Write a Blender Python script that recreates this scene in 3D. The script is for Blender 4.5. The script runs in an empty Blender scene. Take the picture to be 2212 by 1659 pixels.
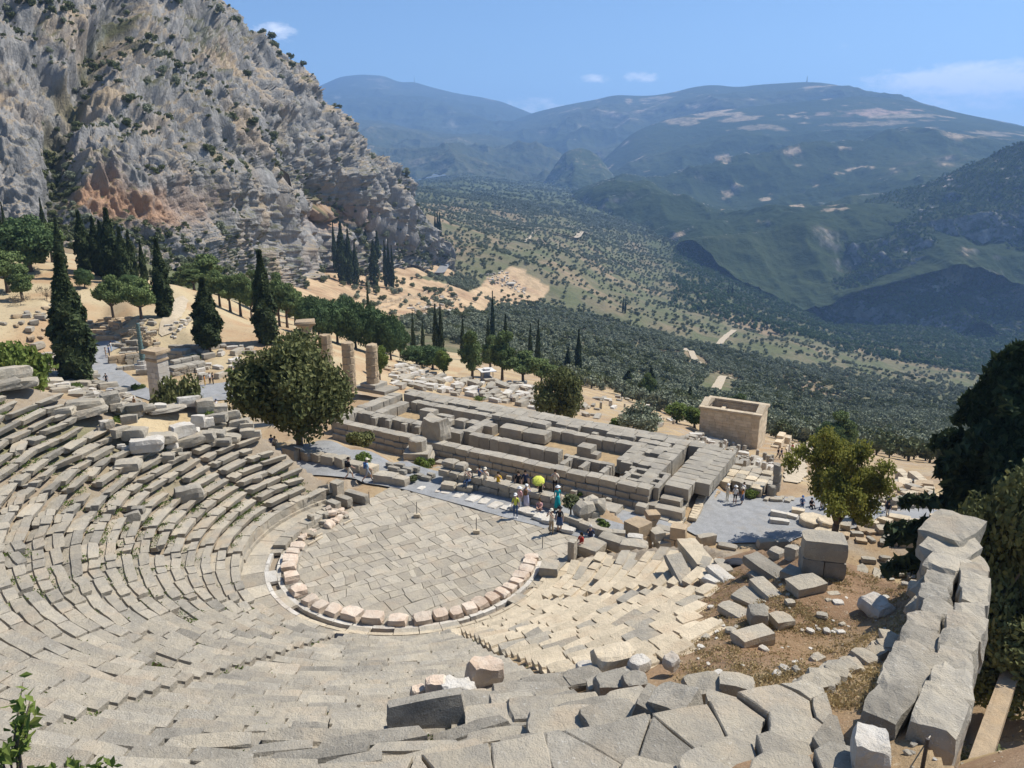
import bpy, math, random
import numpy as np
from mathutils import Vector, Matrix, Euler
from mathutils.geometry import delaunay_2d_cdt
# ---------------------------------------------------------------- camera, sky, sun, exposure
SC = bpy.context.scene
COL = SC.collection
R = math.radians
H = 22.0                       # eye height above the orchestra floor (z = 0), camera over (0, 0)
FOC = 1628.0                   # focal length in units of a picture 2212 wide
PITCH = R(16.0)
cam_d = bpy.data.cameras.new('camera')
cam = bpy.data.objects.new('camera', cam_d)
COL.objects.link(cam)
cam.location = (0, 0, H)
cam.rotation_euler = (math.pi/2 - PITCH, 0, 0)
cam_d.sensor_width = 36.0
cam_d.lens = 36.0*FOC/2212.0
cam_d.clip_start = 0.2
cam_d.clip_end = 60000
SC.camera = cam
SUN_EL, SUN_AZ = R(54), R(66)    # azimuth clockwise from +Y
world = bpy.data.worlds.new('World')
SC.world = world
world.use_nodes = True
SKY_STRENGTH = 0.085
SUN_STRENGTH = 5.0
sun_d = bpy.data.lights.new('sun', 'SUN')
sun_d.energy = SUN_STRENGTH
sun_d.angle = R(0.53)
sun_d.color = (1.0, 0.955, 0.88)
sun = bpy.data.objects.new('sun', sun_d)
COL.objects.link(sun)
sdir = Vector((math.cos(SUN_EL)*math.sin(SUN_AZ), math.cos(SUN_EL)*math.cos(SUN_AZ), math.sin(SUN_EL)))
sun.rotation_euler = sdir.to_track_quat('Z', 'Y').to_euler()
SC.view_settings.view_transform = 'Standard'
SC.view_settings.look = 'None'
SC.view_settings.gamma = 1.0
SC.view_settings.use_curve_mapping = False
SC.view_settings.exposure = 0.45
SC.cycles.max_bounces = 6
SC.cycles.diffuse_bounces = 3
SC.cycles.volume_bounces = 1
SC.cycles.transparent_max_bounces = 8
SC.cycles.use_denoising = True
SC.cycles.sample_clamp_indirect = 6.0
def build_world():
    nt = world.node_tree
    nt.nodes.clear()
    N = nt.nodes.new
    L = nt.links.new
    out = N('ShaderNodeOutputWorld')
    bg = N('ShaderNodeBackground')
    bg.inputs['Strength'].default_value = SKY_STRENGTH
    sky = N('ShaderNodeTexSky')
    sky.sky_type = 'NISHITA'
    sky.sun_disc = False
    sky.sun_elevation = SUN_EL
    sky.sun_rotation = SUN_AZ
    sky.altitude = 550
    sky.air_density = 1.0
    sky.dust_density = 0.6
    sky.ozone_density = 2.0
    tc = N('ShaderNodeTexCoord')
    sep = N('ShaderNodeSeparateXYZ')
    L(tc.outputs['Generated'], sep.inputs[0])
    def m(op, a, b=None, clamp=False):
        n = N('ShaderNodeMath'); n.operation = op; n.use_clamp = clamp
        for i, s in enumerate((a, b)):
            if s is None: continue
            if isinstance(s, (int, float)): n.inputs[i].default_value = s
            else: L(s, n.inputs[i])
        return n.outputs[0]
    az = m('ARCTAN2', sep.outputs[0], sep.outputs[1])
    el = m('ARCSINE', sep.outputs[2])
    mp = N('ShaderNodeMapping'); mp.inputs['Scale'].default_value = (1, 1, 2.2)
    L(tc.outputs['Generated'], mp.inputs[0])
    nz = N('ShaderNodeTexNoise'); nz.inputs['Scale'].default_value = 34; nz.inputs['Detail'].default_value = 7
    nz.inputs['Roughness'].default_value = 0.62
    L(mp.outputs[0], nz.inputs['Vector'])
    tot = None
    def azel(u, v):
        d = Vector(((u-1106)/FOC, math.cos(PITCH)-(v-829.5)/FOC*math.sin(PITCH), -math.sin(PITCH)-(v-829.5)/FOC*math.cos(PITCH))).normalized()
        return math.atan2(d.x, d.y), math.asin(d.z)
    for (u, v, ru, rv, k) in ((590, 70, 44, 17, 1.0), (2110, 172, 165, 26, 1.5), (2110, 215, 120, 19, .9), (1385, 163, 30, 12, 1.0), (1290, 170, 34, 9, .8),
                              (1270, 184, 18, 6, .55), (1365, 188, 22, 6, .4), (1150, 228, 80, 15, .9), (1812, 107, 26, 10, .6), (1105, 156, 18, 5, .32), (2165, 140, 18, 7, .4)):
        a0, e0 = azel(u, v)
        dx = m('DIVIDE', m('SUBTRACT', az, a0), ru/FOC)
        dy = m('DIVIDE', m('SUBTRACT', el, e0), rv/FOC)
        r2 = m('ADD', m('MULTIPLY', dx, dx), m('MULTIPLY', dy, dy))
        g = m('MULTIPLY', m('SUBTRACT', 1.0, m('MULTIPLY', r2, 0.42), True), k)
        tot = g if tot is None else m('MAXIMUM', tot, g)
    dens = m('MULTIPLY', m('SUBTRACT', m('ADD', tot, m('MULTIPLY', m('SUBTRACT', nz.outputs['Fac'], 0.5), 2.6)), 0.55), 1.25, True)
    dens = m('MULTIPLY', dens, m('MULTIPLY', tot, 1.8, True), True)
    mix = N('ShaderNodeMix'); mix.data_type = 'RGBA'
    L(dens, mix.inputs['Factor'])
    tint = N('ShaderNodeMix'); tint.data_type = 'RGBA'; tint.blend_type = 'MULTIPLY'
    tint.inputs['Factor'].default_value = 1.0
    L(sky.outputs[0], tint.inputs['A'])
    tint.inputs['B'].default_value = (0.86, 1.0, 1.12, 1)
    L(tint.outputs['Result'], mix.inputs['A'])
    mix.inputs['B'].default_value = (10.5, 10.9, 11.4, 1)
    L(mix.outputs['Result'], bg.inputs['Color'])
    L(bg.outputs[0], out.inputs['Surface'])
build_world()
# ---------------------------------------------------------------- geometry helpers
cp_, sp_ = math.cos(PITCH), math.sin(PITCH)
OX, OY = -5.9, 40.1             # centre of the orchestra
rng = np.random.default_rng(7)
random.seed(7)
def Z(x0, y0, x, y, k=.633):     # a point read off an enlarged crop -> picture units
    return ((x0+x*k)*.5486, (y0+y*k)*.5486)
def ray(u, v):
    y = -(v-829.5)/FOC
    return np.array([(u-1106)/FOC, cp_+y*sp_, -sp_+y*cp_])
def P(u, v, z=0.0):              # where the sight line meets the level z
    d = ray(u, v); t = (z-H)/d[2]
    return np.array([d[0]*t, d[1]*t, z])
def Pd(u, v, dist):              # the point at a horizontal distance
    d = ray(u, v); t = dist/math.hypot(d[0], d[1])
    return np.array([d[0]*t, d[1]*t, H+d[2]*t])
def _hash(ix, iy, iz, seed):
    h = (ix*374761393 + iy*668265263 + iz*2147483647 + seed*144665) & 0xffffffff
    h = ((h ^ (h >> 13)) * 1274126177) & 0xffffffff
    h = ((h ^ (h >> 16)) * 2246822519) & 0xffffffff
    return ((h ^ (h >> 15)) & 0xffff) / 65535.0
def vnoise(p, seed=0):
    p = np.asarray(p, float)
    f = np.floor(p); i = f.astype(np.int64); t = p-f
    t = t*t*t*(t*(t*6-15)+10)
    x, y, z = i[:, 0], i[:, 1], i[:, 2]
    r = 0
    for a in (0, 1):
        wa = t[:, 0] if a else 1-t[:, 0]
        for b in (0, 1):
            wb = t[:, 1] if b else 1-t[:, 1]
            for c in (0, 1):
                wc = t[:, 2] if c else 1-t[:, 2]
                r = r + wa*wb*wc*_hash(x+a, y+b, z+c, seed)
    return r*2-1
def fbm(p, sc, octv=4, seed=0, gain=.5, ridged=False):
    p = np.asarray(p, float)*sc
    a, s, tot = 1.0, 0, 0
    for o in range(octv):
        n = vnoise(p, seed+o*17)
        if ridged: n = 1-2*np.abs(n)
        s = s+a*n; tot += a
        a *= gain; p = p*2.03+11.7
    return s/tot
def mesh_np(name, V, faces, mats=(), mi=None, smooth=False, attrs=None):
    """faces: list of index arrays, or an (n,k) array"""
    me = bpy.data.meshes.new(name)
    V = np.asarray(V, np.float32)
    if isinstance(faces, np.ndarray):
        n, k = faces.shape
        loops = faces.astype(np.int32).ravel(); starts = np.arange(n, dtype=np.int32)*k
    else:
        sz = np.fromiter((len(f) for f in faces), np.int32, len(faces)); n = len(faces)
        loops = np.fromiter((i for f in faces for i in f), np.int32, int(sz.sum()))
        starts = np.concatenate(([0], np.cumsum(sz)[:-1])).astype(np.int32)
    me.vertices.add(len(V)); me.vertices.foreach_set('co', V.ravel())
    me.loops.add(len(loops)); me.loops.foreach_set('vertex_index', loops)
    me.polygons.add(n); me.polygons.foreach_set('loop_start', starts)
    for m in mats: me.materials.append(m)
    if mi is not None: me.polygons.foreach_set('material_index', np.asarray(mi, np.int32))
    me.polygons.foreach_set('use_smooth', np.full(n, bool(smooth)))
    for k, (dom, arr) in (attrs or {}).items():
        arr = np.asarray(arr, np.float32)
        if arr.ndim == 2:
            if arr.shape[1] == 3: arr = np.c_[arr, np.ones(len(arr), np.float32)]
            at = me.attributes.new(k, 'FLOAT_COLOR', dom); at.data.foreach_set('color', arr.ravel())
        else:
            at = me.attributes.new(k, 'FLOAT', dom); at.data.foreach_set('value', arr)
    me.update(calc_edges=True)
    me.validate()
    return me
def link(name, data, parent=None, loc=None, rot=None, **props):
    o = bpy.data.objects.new(name, data)
    COL.objects.link(o)
    if parent is not None: o.parent = parent
    if loc is not None: o.location = loc
    if rot is not None: o.rotation_euler = rot
    for k, v in props.items(): o[k] = v
    return o
def thing(name, label, cat, loc=(0, 0, 0), rz=0.0, group=None):
    o = bpy.data.objects.new(name, None); COL.objects.link(o)
    o.empty_display_size = .3
    o.location = loc; o.rotation_euler = (0, 0, rz)
    o['label'] = label; o['category'] = cat
    if group: o['group'] = group
    return o
def tag(o, label, cat, group=None):
    o['label'] = label; o['category'] = cat
    if group: o['group'] = group
    return o
def copy_tree(o, parent=None):
    c = o.copy(); COL.objects.link(c)
    if parent is not None: c.parent = parent
    for ch in list(o.children): copy_tree(ch, c)
    return c
class MB:
    """collects shapes into one mesh"""
    def __init__(s): s.V = []; s.F = []; s.M = []; s.T = []; s.n = 0
    def add(s, V, F, mi=0, tint=.5):
        V = np.asarray(V, float)
        for f in F: s.F.append([i+s.n for i in f])
        s.V.append(V); s.n += len(V); s.M += [mi]*len(F); s.T += [tint]*len(F)
    def mesh(s, name, mats, smooth=False):
        return mesh_np(name, np.concatenate(s.V), s.F, mats, s.M, smooth, {'tint': ('FACE', s.T)})
    def build(s, name, mats, parent=None, smooth=False, **kw):
        return link(name, s.mesh(name, mats, smooth), parent, **kw)
def lattice(nx, ny, nz):
    """surface points of a lattice in [-1,1]^3 and its quads"""
    idx = {}; V = []; F = []
    def g(i, j, k):
        if (i, j, k) not in idx:
            idx[(i, j, k)] = len(V); V.append((2*i/nx-1, 2*j/ny-1, 2*k/nz-1))
        return idx[(i, j, k)]
    for i in range(nx):
        for j in range(ny):
            F.append([g(i, j, nz), g(i+1, j, nz), g(i+1, j+1, nz), g(i, j+1, nz)])
            F.append([g(i, j, 0), g(i, j+1, 0), g(i+1, j+1, 0), g(i+1, j, 0)])
    for i in range(nx):
        for k in range(nz):
            F.append([g(i, 0, k), g(i+1, 0, k), g(i+1, 0, k+1), g(i, 0, k+1)])
            F.append([g(i, ny, k), g(i, ny, k+1), g(i+1, ny, k+1), g(i+1, ny, k)])
    for j in range(ny):
        for k in range(nz):
            F.append([g(0, j, k), g(0, j, k+1), g(0, j+1, k+1), g(0, j+1, k)])
            F.append([g(nx, j, k), g(nx, j+1, k), g(nx, j+1, k+1), g(nx, j, k+1)])
    return np.array(V, float), F
LAT333 = lattice(2, 2, 2)
LAT_SEAT = lattice(3, 2, 1)
LAT_BIG = lattice(5, 4, 3)
LAT_SEAT = lattice(3, 3, 1)
def rockshape(dims, rnd=.15, jit=.05, seed=None, lat=LAT333):
    """a worn block: box lattice rounded towards an ellipsoid and knocked about"""
    g = np.random.default_rng(seed) if seed is not None else rng
    V, F = lat
    V = V.copy()
    n = np.linalg.norm(V, axis=1, keepdims=True)
    V = np.clip(V*(1-rnd) + rnd*V/np.maximum(n, .5)*1.25, -1, 1)
    edge = (np.abs(lat[0]) > .99).sum(1)
    V *= (1 - np.where(edge >= 3, g.random(len(V))*jit*2.2, np.where(edge == 2, g.random(len(V))*jit*.8, 0)))[:, None]
    V += (g.random(V.shape)-.5)*(2*jit if len(V) < 40 else .9*jit)
    if len(V) > 40: o = g.random(3)*50; V += np.stack([fbm(lat[0]+o+7*k, .8, 2, k) for k in range(3)], 1)*jit*2.4
    V = V*np.asarray(dims)/2
    V[:, 2] += dims[2]/2
    return V, F
def xform(V, loc=(0, 0, 0), rz=0.0, tilt=(0, 0)):
    M = Matrix.Translation(loc) @ Euler((tilt[0], tilt[1], rz)).to_matrix().to_4x4()
    M = np.array(M)
    return V @ M[:3, :3].T + M[:3, 3]
def tube(pts, rad, n=7, cap=True):
    pts = [Vector(p) for p in pts]
    V = []; F = []
    for i, p in enumerate(pts):
        d = (pts[min(i+1, len(pts)-1)]-pts[max(i-1, 0)]).normalized()
        a = d.orthogonal().normalized() if abs(d.z) < .95 else (Vector((1, 0, 0))-d*d.x).normalized()
        b = d.cross(a)
        for k in range(n):
            t = 2*math.pi*k/n
            V.append(p+(a*math.cos(t)+b*math.sin(t))*rad[i])
    for i in range(len(pts)-1):
        for k in range(n):
            k2 = (k+1) % n
            F.append([i*n+k, i*n+k2, (i+1)*n+k2, (i+1)*n+k])
    if cap:
        F.append(list(range(n))[::-1]); F.append([(len(pts)-1)*n+k for k in range(n)])
    return np.array([tuple(v) for v in V]), F
def boxs(x0, x1, y0, y1, z0, z1):
    V = np.array([(x, y, z) for z in (z0, z1) for y in (y0, y1) for x in (x0, x1)], float)
    return V, [[0, 2, 3, 1], [4, 5, 7, 6], [0, 1, 5, 4], [2, 6, 7, 3], [0, 4, 6, 2], [1, 3, 7, 5]]
def inside(px, py, poly):
    px = np.asarray(px); py = np.asarray(py)
    r = np.zeros(px.shape, bool)
    n = len(poly)
    for i in range(n):
        x1, y1 = poly[i][:2]; x2, y2 = poly[(i+1) % n][:2]
        if y1 == y2: continue
        c = ((y1 > py) != (y2 > py)) & (px < (x2-x1)*(py-y1)/(y2-y1)+x1)
        r ^= c
    return r
ORD = ('first second third fourth fifth sixth seventh eighth ninth tenth eleventh twelfth thirteenth fourteenth fifteenth sixteenth seventeenth eighteenth nineteenth twentieth '
       'twenty-first twenty-second twenty-third twenty-fourth twenty-fifth twenty-sixth twenty-seventh twenty-eighth twenty-ninth thirtieth').split()
# ---------------------------------------------------------------- materials
class NT:
    def __init__(s, name):
        s.m = bpy.data.materials.new(name); s.m.use_nodes = True
        s.t = s.m.node_tree; s.t.nodes.clear()
        s.out = s.n('ShaderNodeOutputMaterial')
        s._pos = None
    def n(s, t): return s.t.nodes.new(t)
    def l(s, a, b): s.t.links.new(a, b)
    def put(s, sock, v):
        if v is None: return
        if hasattr(v, 'is_linked'): s.l(v, sock)
        elif isinstance(v, (tuple, list)) and len(v) == 3 and sock.type == 'RGBA': sock.default_value = (*v, 1)
        else: sock.default_value = v
    def pos(s):
        if s._pos is None: s._pos = s.n('ShaderNodeNewGeometry').outputs['Position']
        return s._pos
    def noise(s, sc, det=4, rough=.55, vec=None, stretch=None, col=False):
        n = s.n('ShaderNodeTexNoise')
        v = vec or s.pos()
        if stretch:
            mp = s.n('ShaderNodeMapping'); mp.inputs['Scale'].default_value = stretch
            s.l(v, mp.inputs[0]); v = mp.outputs[0]
        s.l(v, n.inputs['Vector'])
        n.inputs['Scale'].default_value = sc; n.inputs['Detail'].default_value = det; n.inputs['Roughness'].default_value = rough
        return n.outputs['Color' if col else 'Fac']
    def vor(s, sc, feat='F1', out='Distance', vec=None):
        n = s.n('ShaderNodeTexVoronoi'); n.feature = feat
        s.l(vec or s.pos(), n.inputs['Vector']); n.inputs['Scale'].default_value = sc
        return n.outputs[out]
    def ramp(s, f, lo, hi, smooth=True):
        n = s.n('ShaderNodeMapRange'); n.interpolation_type = 'SMOOTHSTEP' if smooth else 'LINEAR'
        s.put(n.inputs[0], f); n.inputs[1].default_value = lo; n.inputs[2].default_value = hi
        return n.outputs[0]
    def math(s, op, a, b=0.0, c=None, clamp=False):
        n = s.n('ShaderNodeMath'); n.operation = op; n.use_clamp = clamp
        s.put(n.inputs[0], a); s.put(n.inputs[1], b)
        if c is not None: s.put(n.inputs[2], c)
        return n.outputs[0]
    def mix(s, f, a, b, mode='MIX'):
        n = s.n('ShaderNodeMix'); n.data_type = 'RGBA'; n.blend_type = mode
        s.put(n.inputs['Factor'], f); s.put(n.inputs['A'], a); s.put(n.inputs['B'], b)
        return n.outputs['Result']
    def scale(s, c, f):
        n = s.n('ShaderNodeVectorMath'); n.operation = 'SCALE'
        s.put(n.inputs[0], c); s.put(n.inputs['Scale'], f)
        return n.outputs[0]
    def attr(s, name, o='Fac'):
        n = s.n('ShaderNodeAttribute'); n.attribute_name = name
        return n.outputs[o]
    def objrand(s): return s.n('ShaderNodeObjectInfo').outputs['Random']
    def bump(s, h, st=.4, dist=.03, nrm=None):
        n = s.n('ShaderNodeBump'); n.inputs['Strength'].default_value = st; n.inputs['Distance'].default_value = dist
        s.l(h, n.inputs['Height'])
        if nrm: s.l(nrm, n.inputs['Normal'])
        return n.outputs[0]
    def done(s, col, rough=.9, nrm=None, spec=.25, metal=0, trans=None):
        b = s.n('ShaderNodeBsdfPrincipled')
        s.put(b.inputs['Base Color'], col); s.put(b.inputs['Roughness'], rough)
        b.inputs['Specular IOR Level'].default_value = spec; b.inputs['Metallic'].default_value = metal
        if nrm: s.l(nrm, b.inputs['Normal'])
        sh = b.outputs[0]
        if trans:
            t = s.n('ShaderNodeBsdfTranslucent'); s.put(t.inputs['Color'], col)
            mx = s.n('ShaderNodeMixShader'); mx.inputs[0].default_value = trans
            s.l(sh, mx.inputs[1]); s.l(t.outputs[0], mx.inputs[2]); sh = mx.outputs[0]
        s.l(sh, s.out.inputs['Surface'])
        return s.m
def stone_mat(name, ca, cb, lichen=(.52, .50, .44), warm=(.40, .29, .19), lic=.6, fine=9.0, var=.24, wet=.4):
    t = NT(name)
    base = t.mix(t.ramp(t.noise(1.3, 5, .6), .35, .65), ca, cb)
    base = t.mix(t.math('MULTIPLY', t.ramp(t.noise(.7, 3, .5), .52, .72), .5), base, warm)
    base = t.mix(t.math('MULTIPLY', t.ramp(t.noise(3.1, 6, .7), .55, .75), wet), base, tuple(x*.45 for x in ca))
    base = t.mix(t.math('MULTIPLY', t.ramp(t.noise(fine, 5, .75), lic, lic+.08), .75), base, lichen)
    k = t.math('ADD', t.math('MULTIPLY', t.objrand(), var*.6), t.math('MULTIPLY', t.attr('tint'), var*.9))
    k = t.math('ADD', k, 1-var*.75)
    base = t.scale(base, k)
    h = t.math('ADD', t.noise(4.5, 8, .68), t.math('MULTIPLY', t.noise(22, 4, .6), .4))
    return t.done(base, .93, t.bump(h, .85, .11), .15)
M = {}
M['stone'] = stone_mat('grey_limestone', (.43, .375, .285), (.345, .31, .25), lichen=(.58, .54, .45), warm=(.46, .36, .25))
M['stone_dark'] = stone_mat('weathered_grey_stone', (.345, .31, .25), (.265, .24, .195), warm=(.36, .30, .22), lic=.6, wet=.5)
M['stone_cream'] = stone_mat('pale_restored_stone', (.60, .50, .355), (.50, .42, .30), lichen=(.60, .55, .46), warm=(.49, .37, .245), lic=.64, wet=.18)
M['stone_pink'] = stone_mat('pink_breccia_stone', (.62, .52, .41), (.56, .43, .32), lichen=(.66, .60, .50), warm=(.54, .38, .26), wet=.3)
M['stone_white'] = stone_mat('pale_marble', (.60, .56, .49), (.52, .47, .39), lichen=(.66, .63, .57), warm=(.52, .42, .32), wet=.2)
M['temple'] = stone_mat('temple_limestone', (.375, .335, .265), (.31, .28, .23), lichen=(.46, .42, .35), warm=(.37, .30, .21), lic=.66, wet=.35)
M['orch'] = stone_mat('orchestra_paving_stone', (.43, .375, .285), (.36, .32, .255), lichen=(.52, .47, .38), warm=(.45, .355, .25), lic=.66, var=.36, wet=.28)
M['column'] = stone_mat('brown_poros_stone', (.46, .35, .225), (.37, .285, .19), lichen=(.50, .42, .30), warm=(.50, .35, .20), wet=.45)
M['treasury'] = stone_mat('honey_marble', (.60, .50, .36), (.54, .43, .29), lichen=(.64, .57, .45), warm=(.58, .43, .27), var=.3, wet=.2)
def plain(name, c, rough=.8, spec=.3, metal=0, nz=.12):
    t = NT(name)
    f = t.noise(30, 3)
    col = t.mix(f, tuple(x*(1-nz) for x in c), tuple(min(1, x*(1+nz)) for x in c))
    return t.done(col, rough, None, spec, metal)
def ground_mat():
    """soil: the base colour comes from the mesh (what the ground is made of), grain from noise"""
    t = NT('dry_ground')
    c = t.attr('albedo', 'Color')
    c = t.mix(t.math('MULTIPLY', t.ramp(t.noise(.9, 6, .65), .45, .7), .45), c, t.mix(.5, c, (.42, .33, .2)))
    c = t.mix(t.math('MULTIPLY', t.ramp(t.noise(2.3, 6, .7), .52, .68), .5), c, (.17, .115, .07))
    c = t.mix(t.math('MULTIPLY', t.ramp(t.noise(7, 5, .8), .58, .66), .6), c, (.50, .42, .30))
    c = t.scale(c, t.math('ADD', .72, t.math('MULTIPLY', t.noise(16, 5, .75), .56)))
    h = t.math('ADD', t.noise(3, 8, .7), t.math('MULTIPLY', t.noise(14, 5, .7), .5))
    return t.done(c, .96, t.bump(h, .8, .12), .1)
M['ground'] = ground_mat()
def far_ground_mat(name, amp=1.0, b1=.02, b2=.004, bd=6.0):
    t = NT(name)
    c = t.attr('albedo', 'Color')
    c = t.scale(c, t.math('ADD', .62, t.math('MULTIPLY', t.noise(b1*4, 8, .72), .76)))
    c = t.mix(t.math('MULTIPLY', t.ramp(t.noise(b1*1.3, 6, .68), .45, .6), .6*amp), c, (.040, .056, .030))
    h = t.math('ADD', t.noise(b1, 9, .66), t.math('MULTIPLY', t.noise(b2, 4, .5), 1.5))
    return t.done(c, 1.0, t.bump(h, 1.0, bd), .0)
M['valley'] = far_ground_mat('valley_soil', .35, .06, .015, 2.0)
M['hill'] = far_ground_mat('scrub_hillside', 1.0, .02, .005, 12)
def cliff_mat():
    t = NT('limestone_cliff')
    c = t.attr('albedo', 'Color')
    st = (1, 1, .35)
    c = t.scale(c, t.math('ADD', .55, t.math('MULTIPLY', t.noise(.35, 9, .72, stretch=st), .9)))
    c = t.mix(t.math('MULTIPLY', t.ramp(t.noise(.12, 7, .7, stretch=st), .55, .68), .5), c, (.46, .44, .41))
    c = t.mix(t.math('MULTIPLY', t.ramp(t.noise(.5, 6, .7, stretch=st), .6, .72), .55), c, (.12, .115, .105))
    h = t.math('ADD', t.noise(.22, 10, .7, stretch=st), t.math('MULTIPLY', t.noise(1.3, 4, .6), .25))
    return t.done(c, 1.0, t.bump(h, 1.0, 2.6), .0)
M['cliff'] = cliff_mat()
def gravel_mat(name, c):
    t = NT(name)
    k = t.mix(t.ramp(t.noise(1.1, 5, .6), .3, .7), tuple(x*.86 for x in c), tuple(x*1.1 for x in c))
    k = t.scale(k, t.math('ADD', .75, t.math('MULTIPLY', t.vor(26, out='Color'), .45)))
    k = t.mix(t.math('MULTIPLY', t.ramp(t.noise(.45, 4, .6), .55, .75), .35), k, (.34, .28, .2))
    return t.done(k, .95, t.bump(t.noise(40, 4, .7), .5, .02), .1)
M['gravel'] = gravel_mat('grey_gravel', (.285, .285, .28))
M['road'] = gravel_mat('asphalt', (.25, .25, .25))
M['track'] = gravel_mat('dirt_track', (.46, .38, .27))
def leaf_mat(name, c1, c2, c3=None, trans=.18):
    t = NT(name)
    r = t.attr('tint')
    c = t.mix(r, c1, c2)
    if c3: c = t.mix(t.ramp(r, .86, 1.0), c, c3)
    c = t.mix(t.math('MULTIPLY', t.objrand(), .35), c, tuple(x*.6 for x in c1))
    return t.done(c, .75, None, .12, trans=trans)
M['juniper'] = leaf_mat('juniper_foliage', (.105, .12, .044), (.20, .205, .08), (.26, .245, .10))
M['cypress'] = leaf_mat('cypress_foliage', (.040, .058, .024), (.085, .108, .042), (.115, .13, .05))
M['pine'] = leaf_mat('pine_foliage', (.115, .155, .055), (.21, .265, .095), (.25, .30, .11))
M['pine_dark'] = leaf_mat('dark_pine_foliage', (.075, .118, .048), (.14, .20, .075))
M['broad'] = leaf_mat('bright_broadleaf_foliage', (.12, .17, .038), (.22, .27, .065), (.28, .30, .08), .3)
M['almond'] = leaf_mat('yellow_green_foliage', (.20, .215, .045), (.33, .315, .075), (.40, .34, .08), .35)
M['fir'] = leaf_mat('dark_conifer_foliage', (.032, .050, .024), (.065, .092, .04), (.10, .122, .048), .12)
M['olive'] = leaf_mat('olive_foliage', (.18, .20, .125), (.31, .33, .225), (.36, .37, .26), .12)
M['scrub'] = leaf_mat('scrub_foliage', (.105, .122, .055), (.18, .195, .088), (.22, .21, .10), .1)
M['dry'] = leaf_mat('dry_twigs', (.20, .16, .11), (.27, .22, .15), None, .1)
M['grass'] = leaf_mat('green_weeds', (.10, .15, .035), (.18, .23, .06), None, .25)
M['straw'] = leaf_mat('dry_straw', (.42, .32, .16), (.52, .41, .22), None, .2)
def bark_mat():
    t = NT('bark')
    c = t.mix(t.noise(6, 5, .7, stretch=(1, 1, .3)), (.10, .075, .055), (.19, .15, .115))
    return t.done(c, .95, t.bump(t.noise(9, 5, .7, stretch=(1, 1, .25)), .7, .05), .1)
M['bark'] = bark_mat()
M['metal_dark'] = plain('dark_iron', (.06, .05, .045), .6, .4, .3)
M['bronze'] = plain('green_bronze', (.10, .155, .145), .55, .4, .3, .3)
M['wood'] = plain('grey_wood', (.30, .25, .19))
M['tile'] = plain('roof_panel', (.45, .47, .50), .5)
M['glass'] = plain('dark_glass', (.03, .04, .05), .15, .6)
M['rope'] = plain('rope', (.45, .40, .32))
M['black'] = plain('black_fabric', (.022, .024, .03), .85)
M['white_marble_new'] = plain('new_white_marble', (.62, .60, .56), .7)
# ---------------------------------------------------------------- the ground
R0, ROW, RISE, Z0 = 9.65, 0.70, 0.35, 1.05        # seating: first row, tread, rise, height of the first row
def polar(r, deg): return (OX+r*math.cos(R(deg)), OY+r*math.sin(R(deg)))
def cone_z(r): return Z0+(r-R0)*RISE/ROW
PATH_B = np.array([2.7, 42.9]); PATH_D = np.array([-.857, .515]); PATH_N = np.array([.515, .857])
def pp(t, o): return tuple(PATH_B+PATH_D*t+PATH_N*o)
TE_O = np.array([8.8, 65.2]); TE_E = np.array([-.866, .5]); TE_N = np.array([.5, .866])   # temple frame
def tw(a, b): return tuple(TE_O+TE_E*a+TE_N*b)
ZT = -5.7                                           # top of the temple foundations
CAVEA = [polar(9.6, 127), polar(13, 134), polar(16, 138), polar(18.6, 141), polar(20.5, 147), polar(21.5, 155), polar(24, 163), polar(28, 168), polar(33, 171), polar(38, 176), polar(38, -150),
         polar(37, -120), polar(36.5, -90), polar(36, -70), polar(33, -66), polar(31.2, -64), polar(29.6, -57), polar(28.6, -51), polar(27.6, -44), polar(27, -39.5),
         polar(24.6, -36), polar(21, -32.5), polar(18.5, -28), polar(16.5, -20), polar(13, -13), polar(9.6, -5)]
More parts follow.
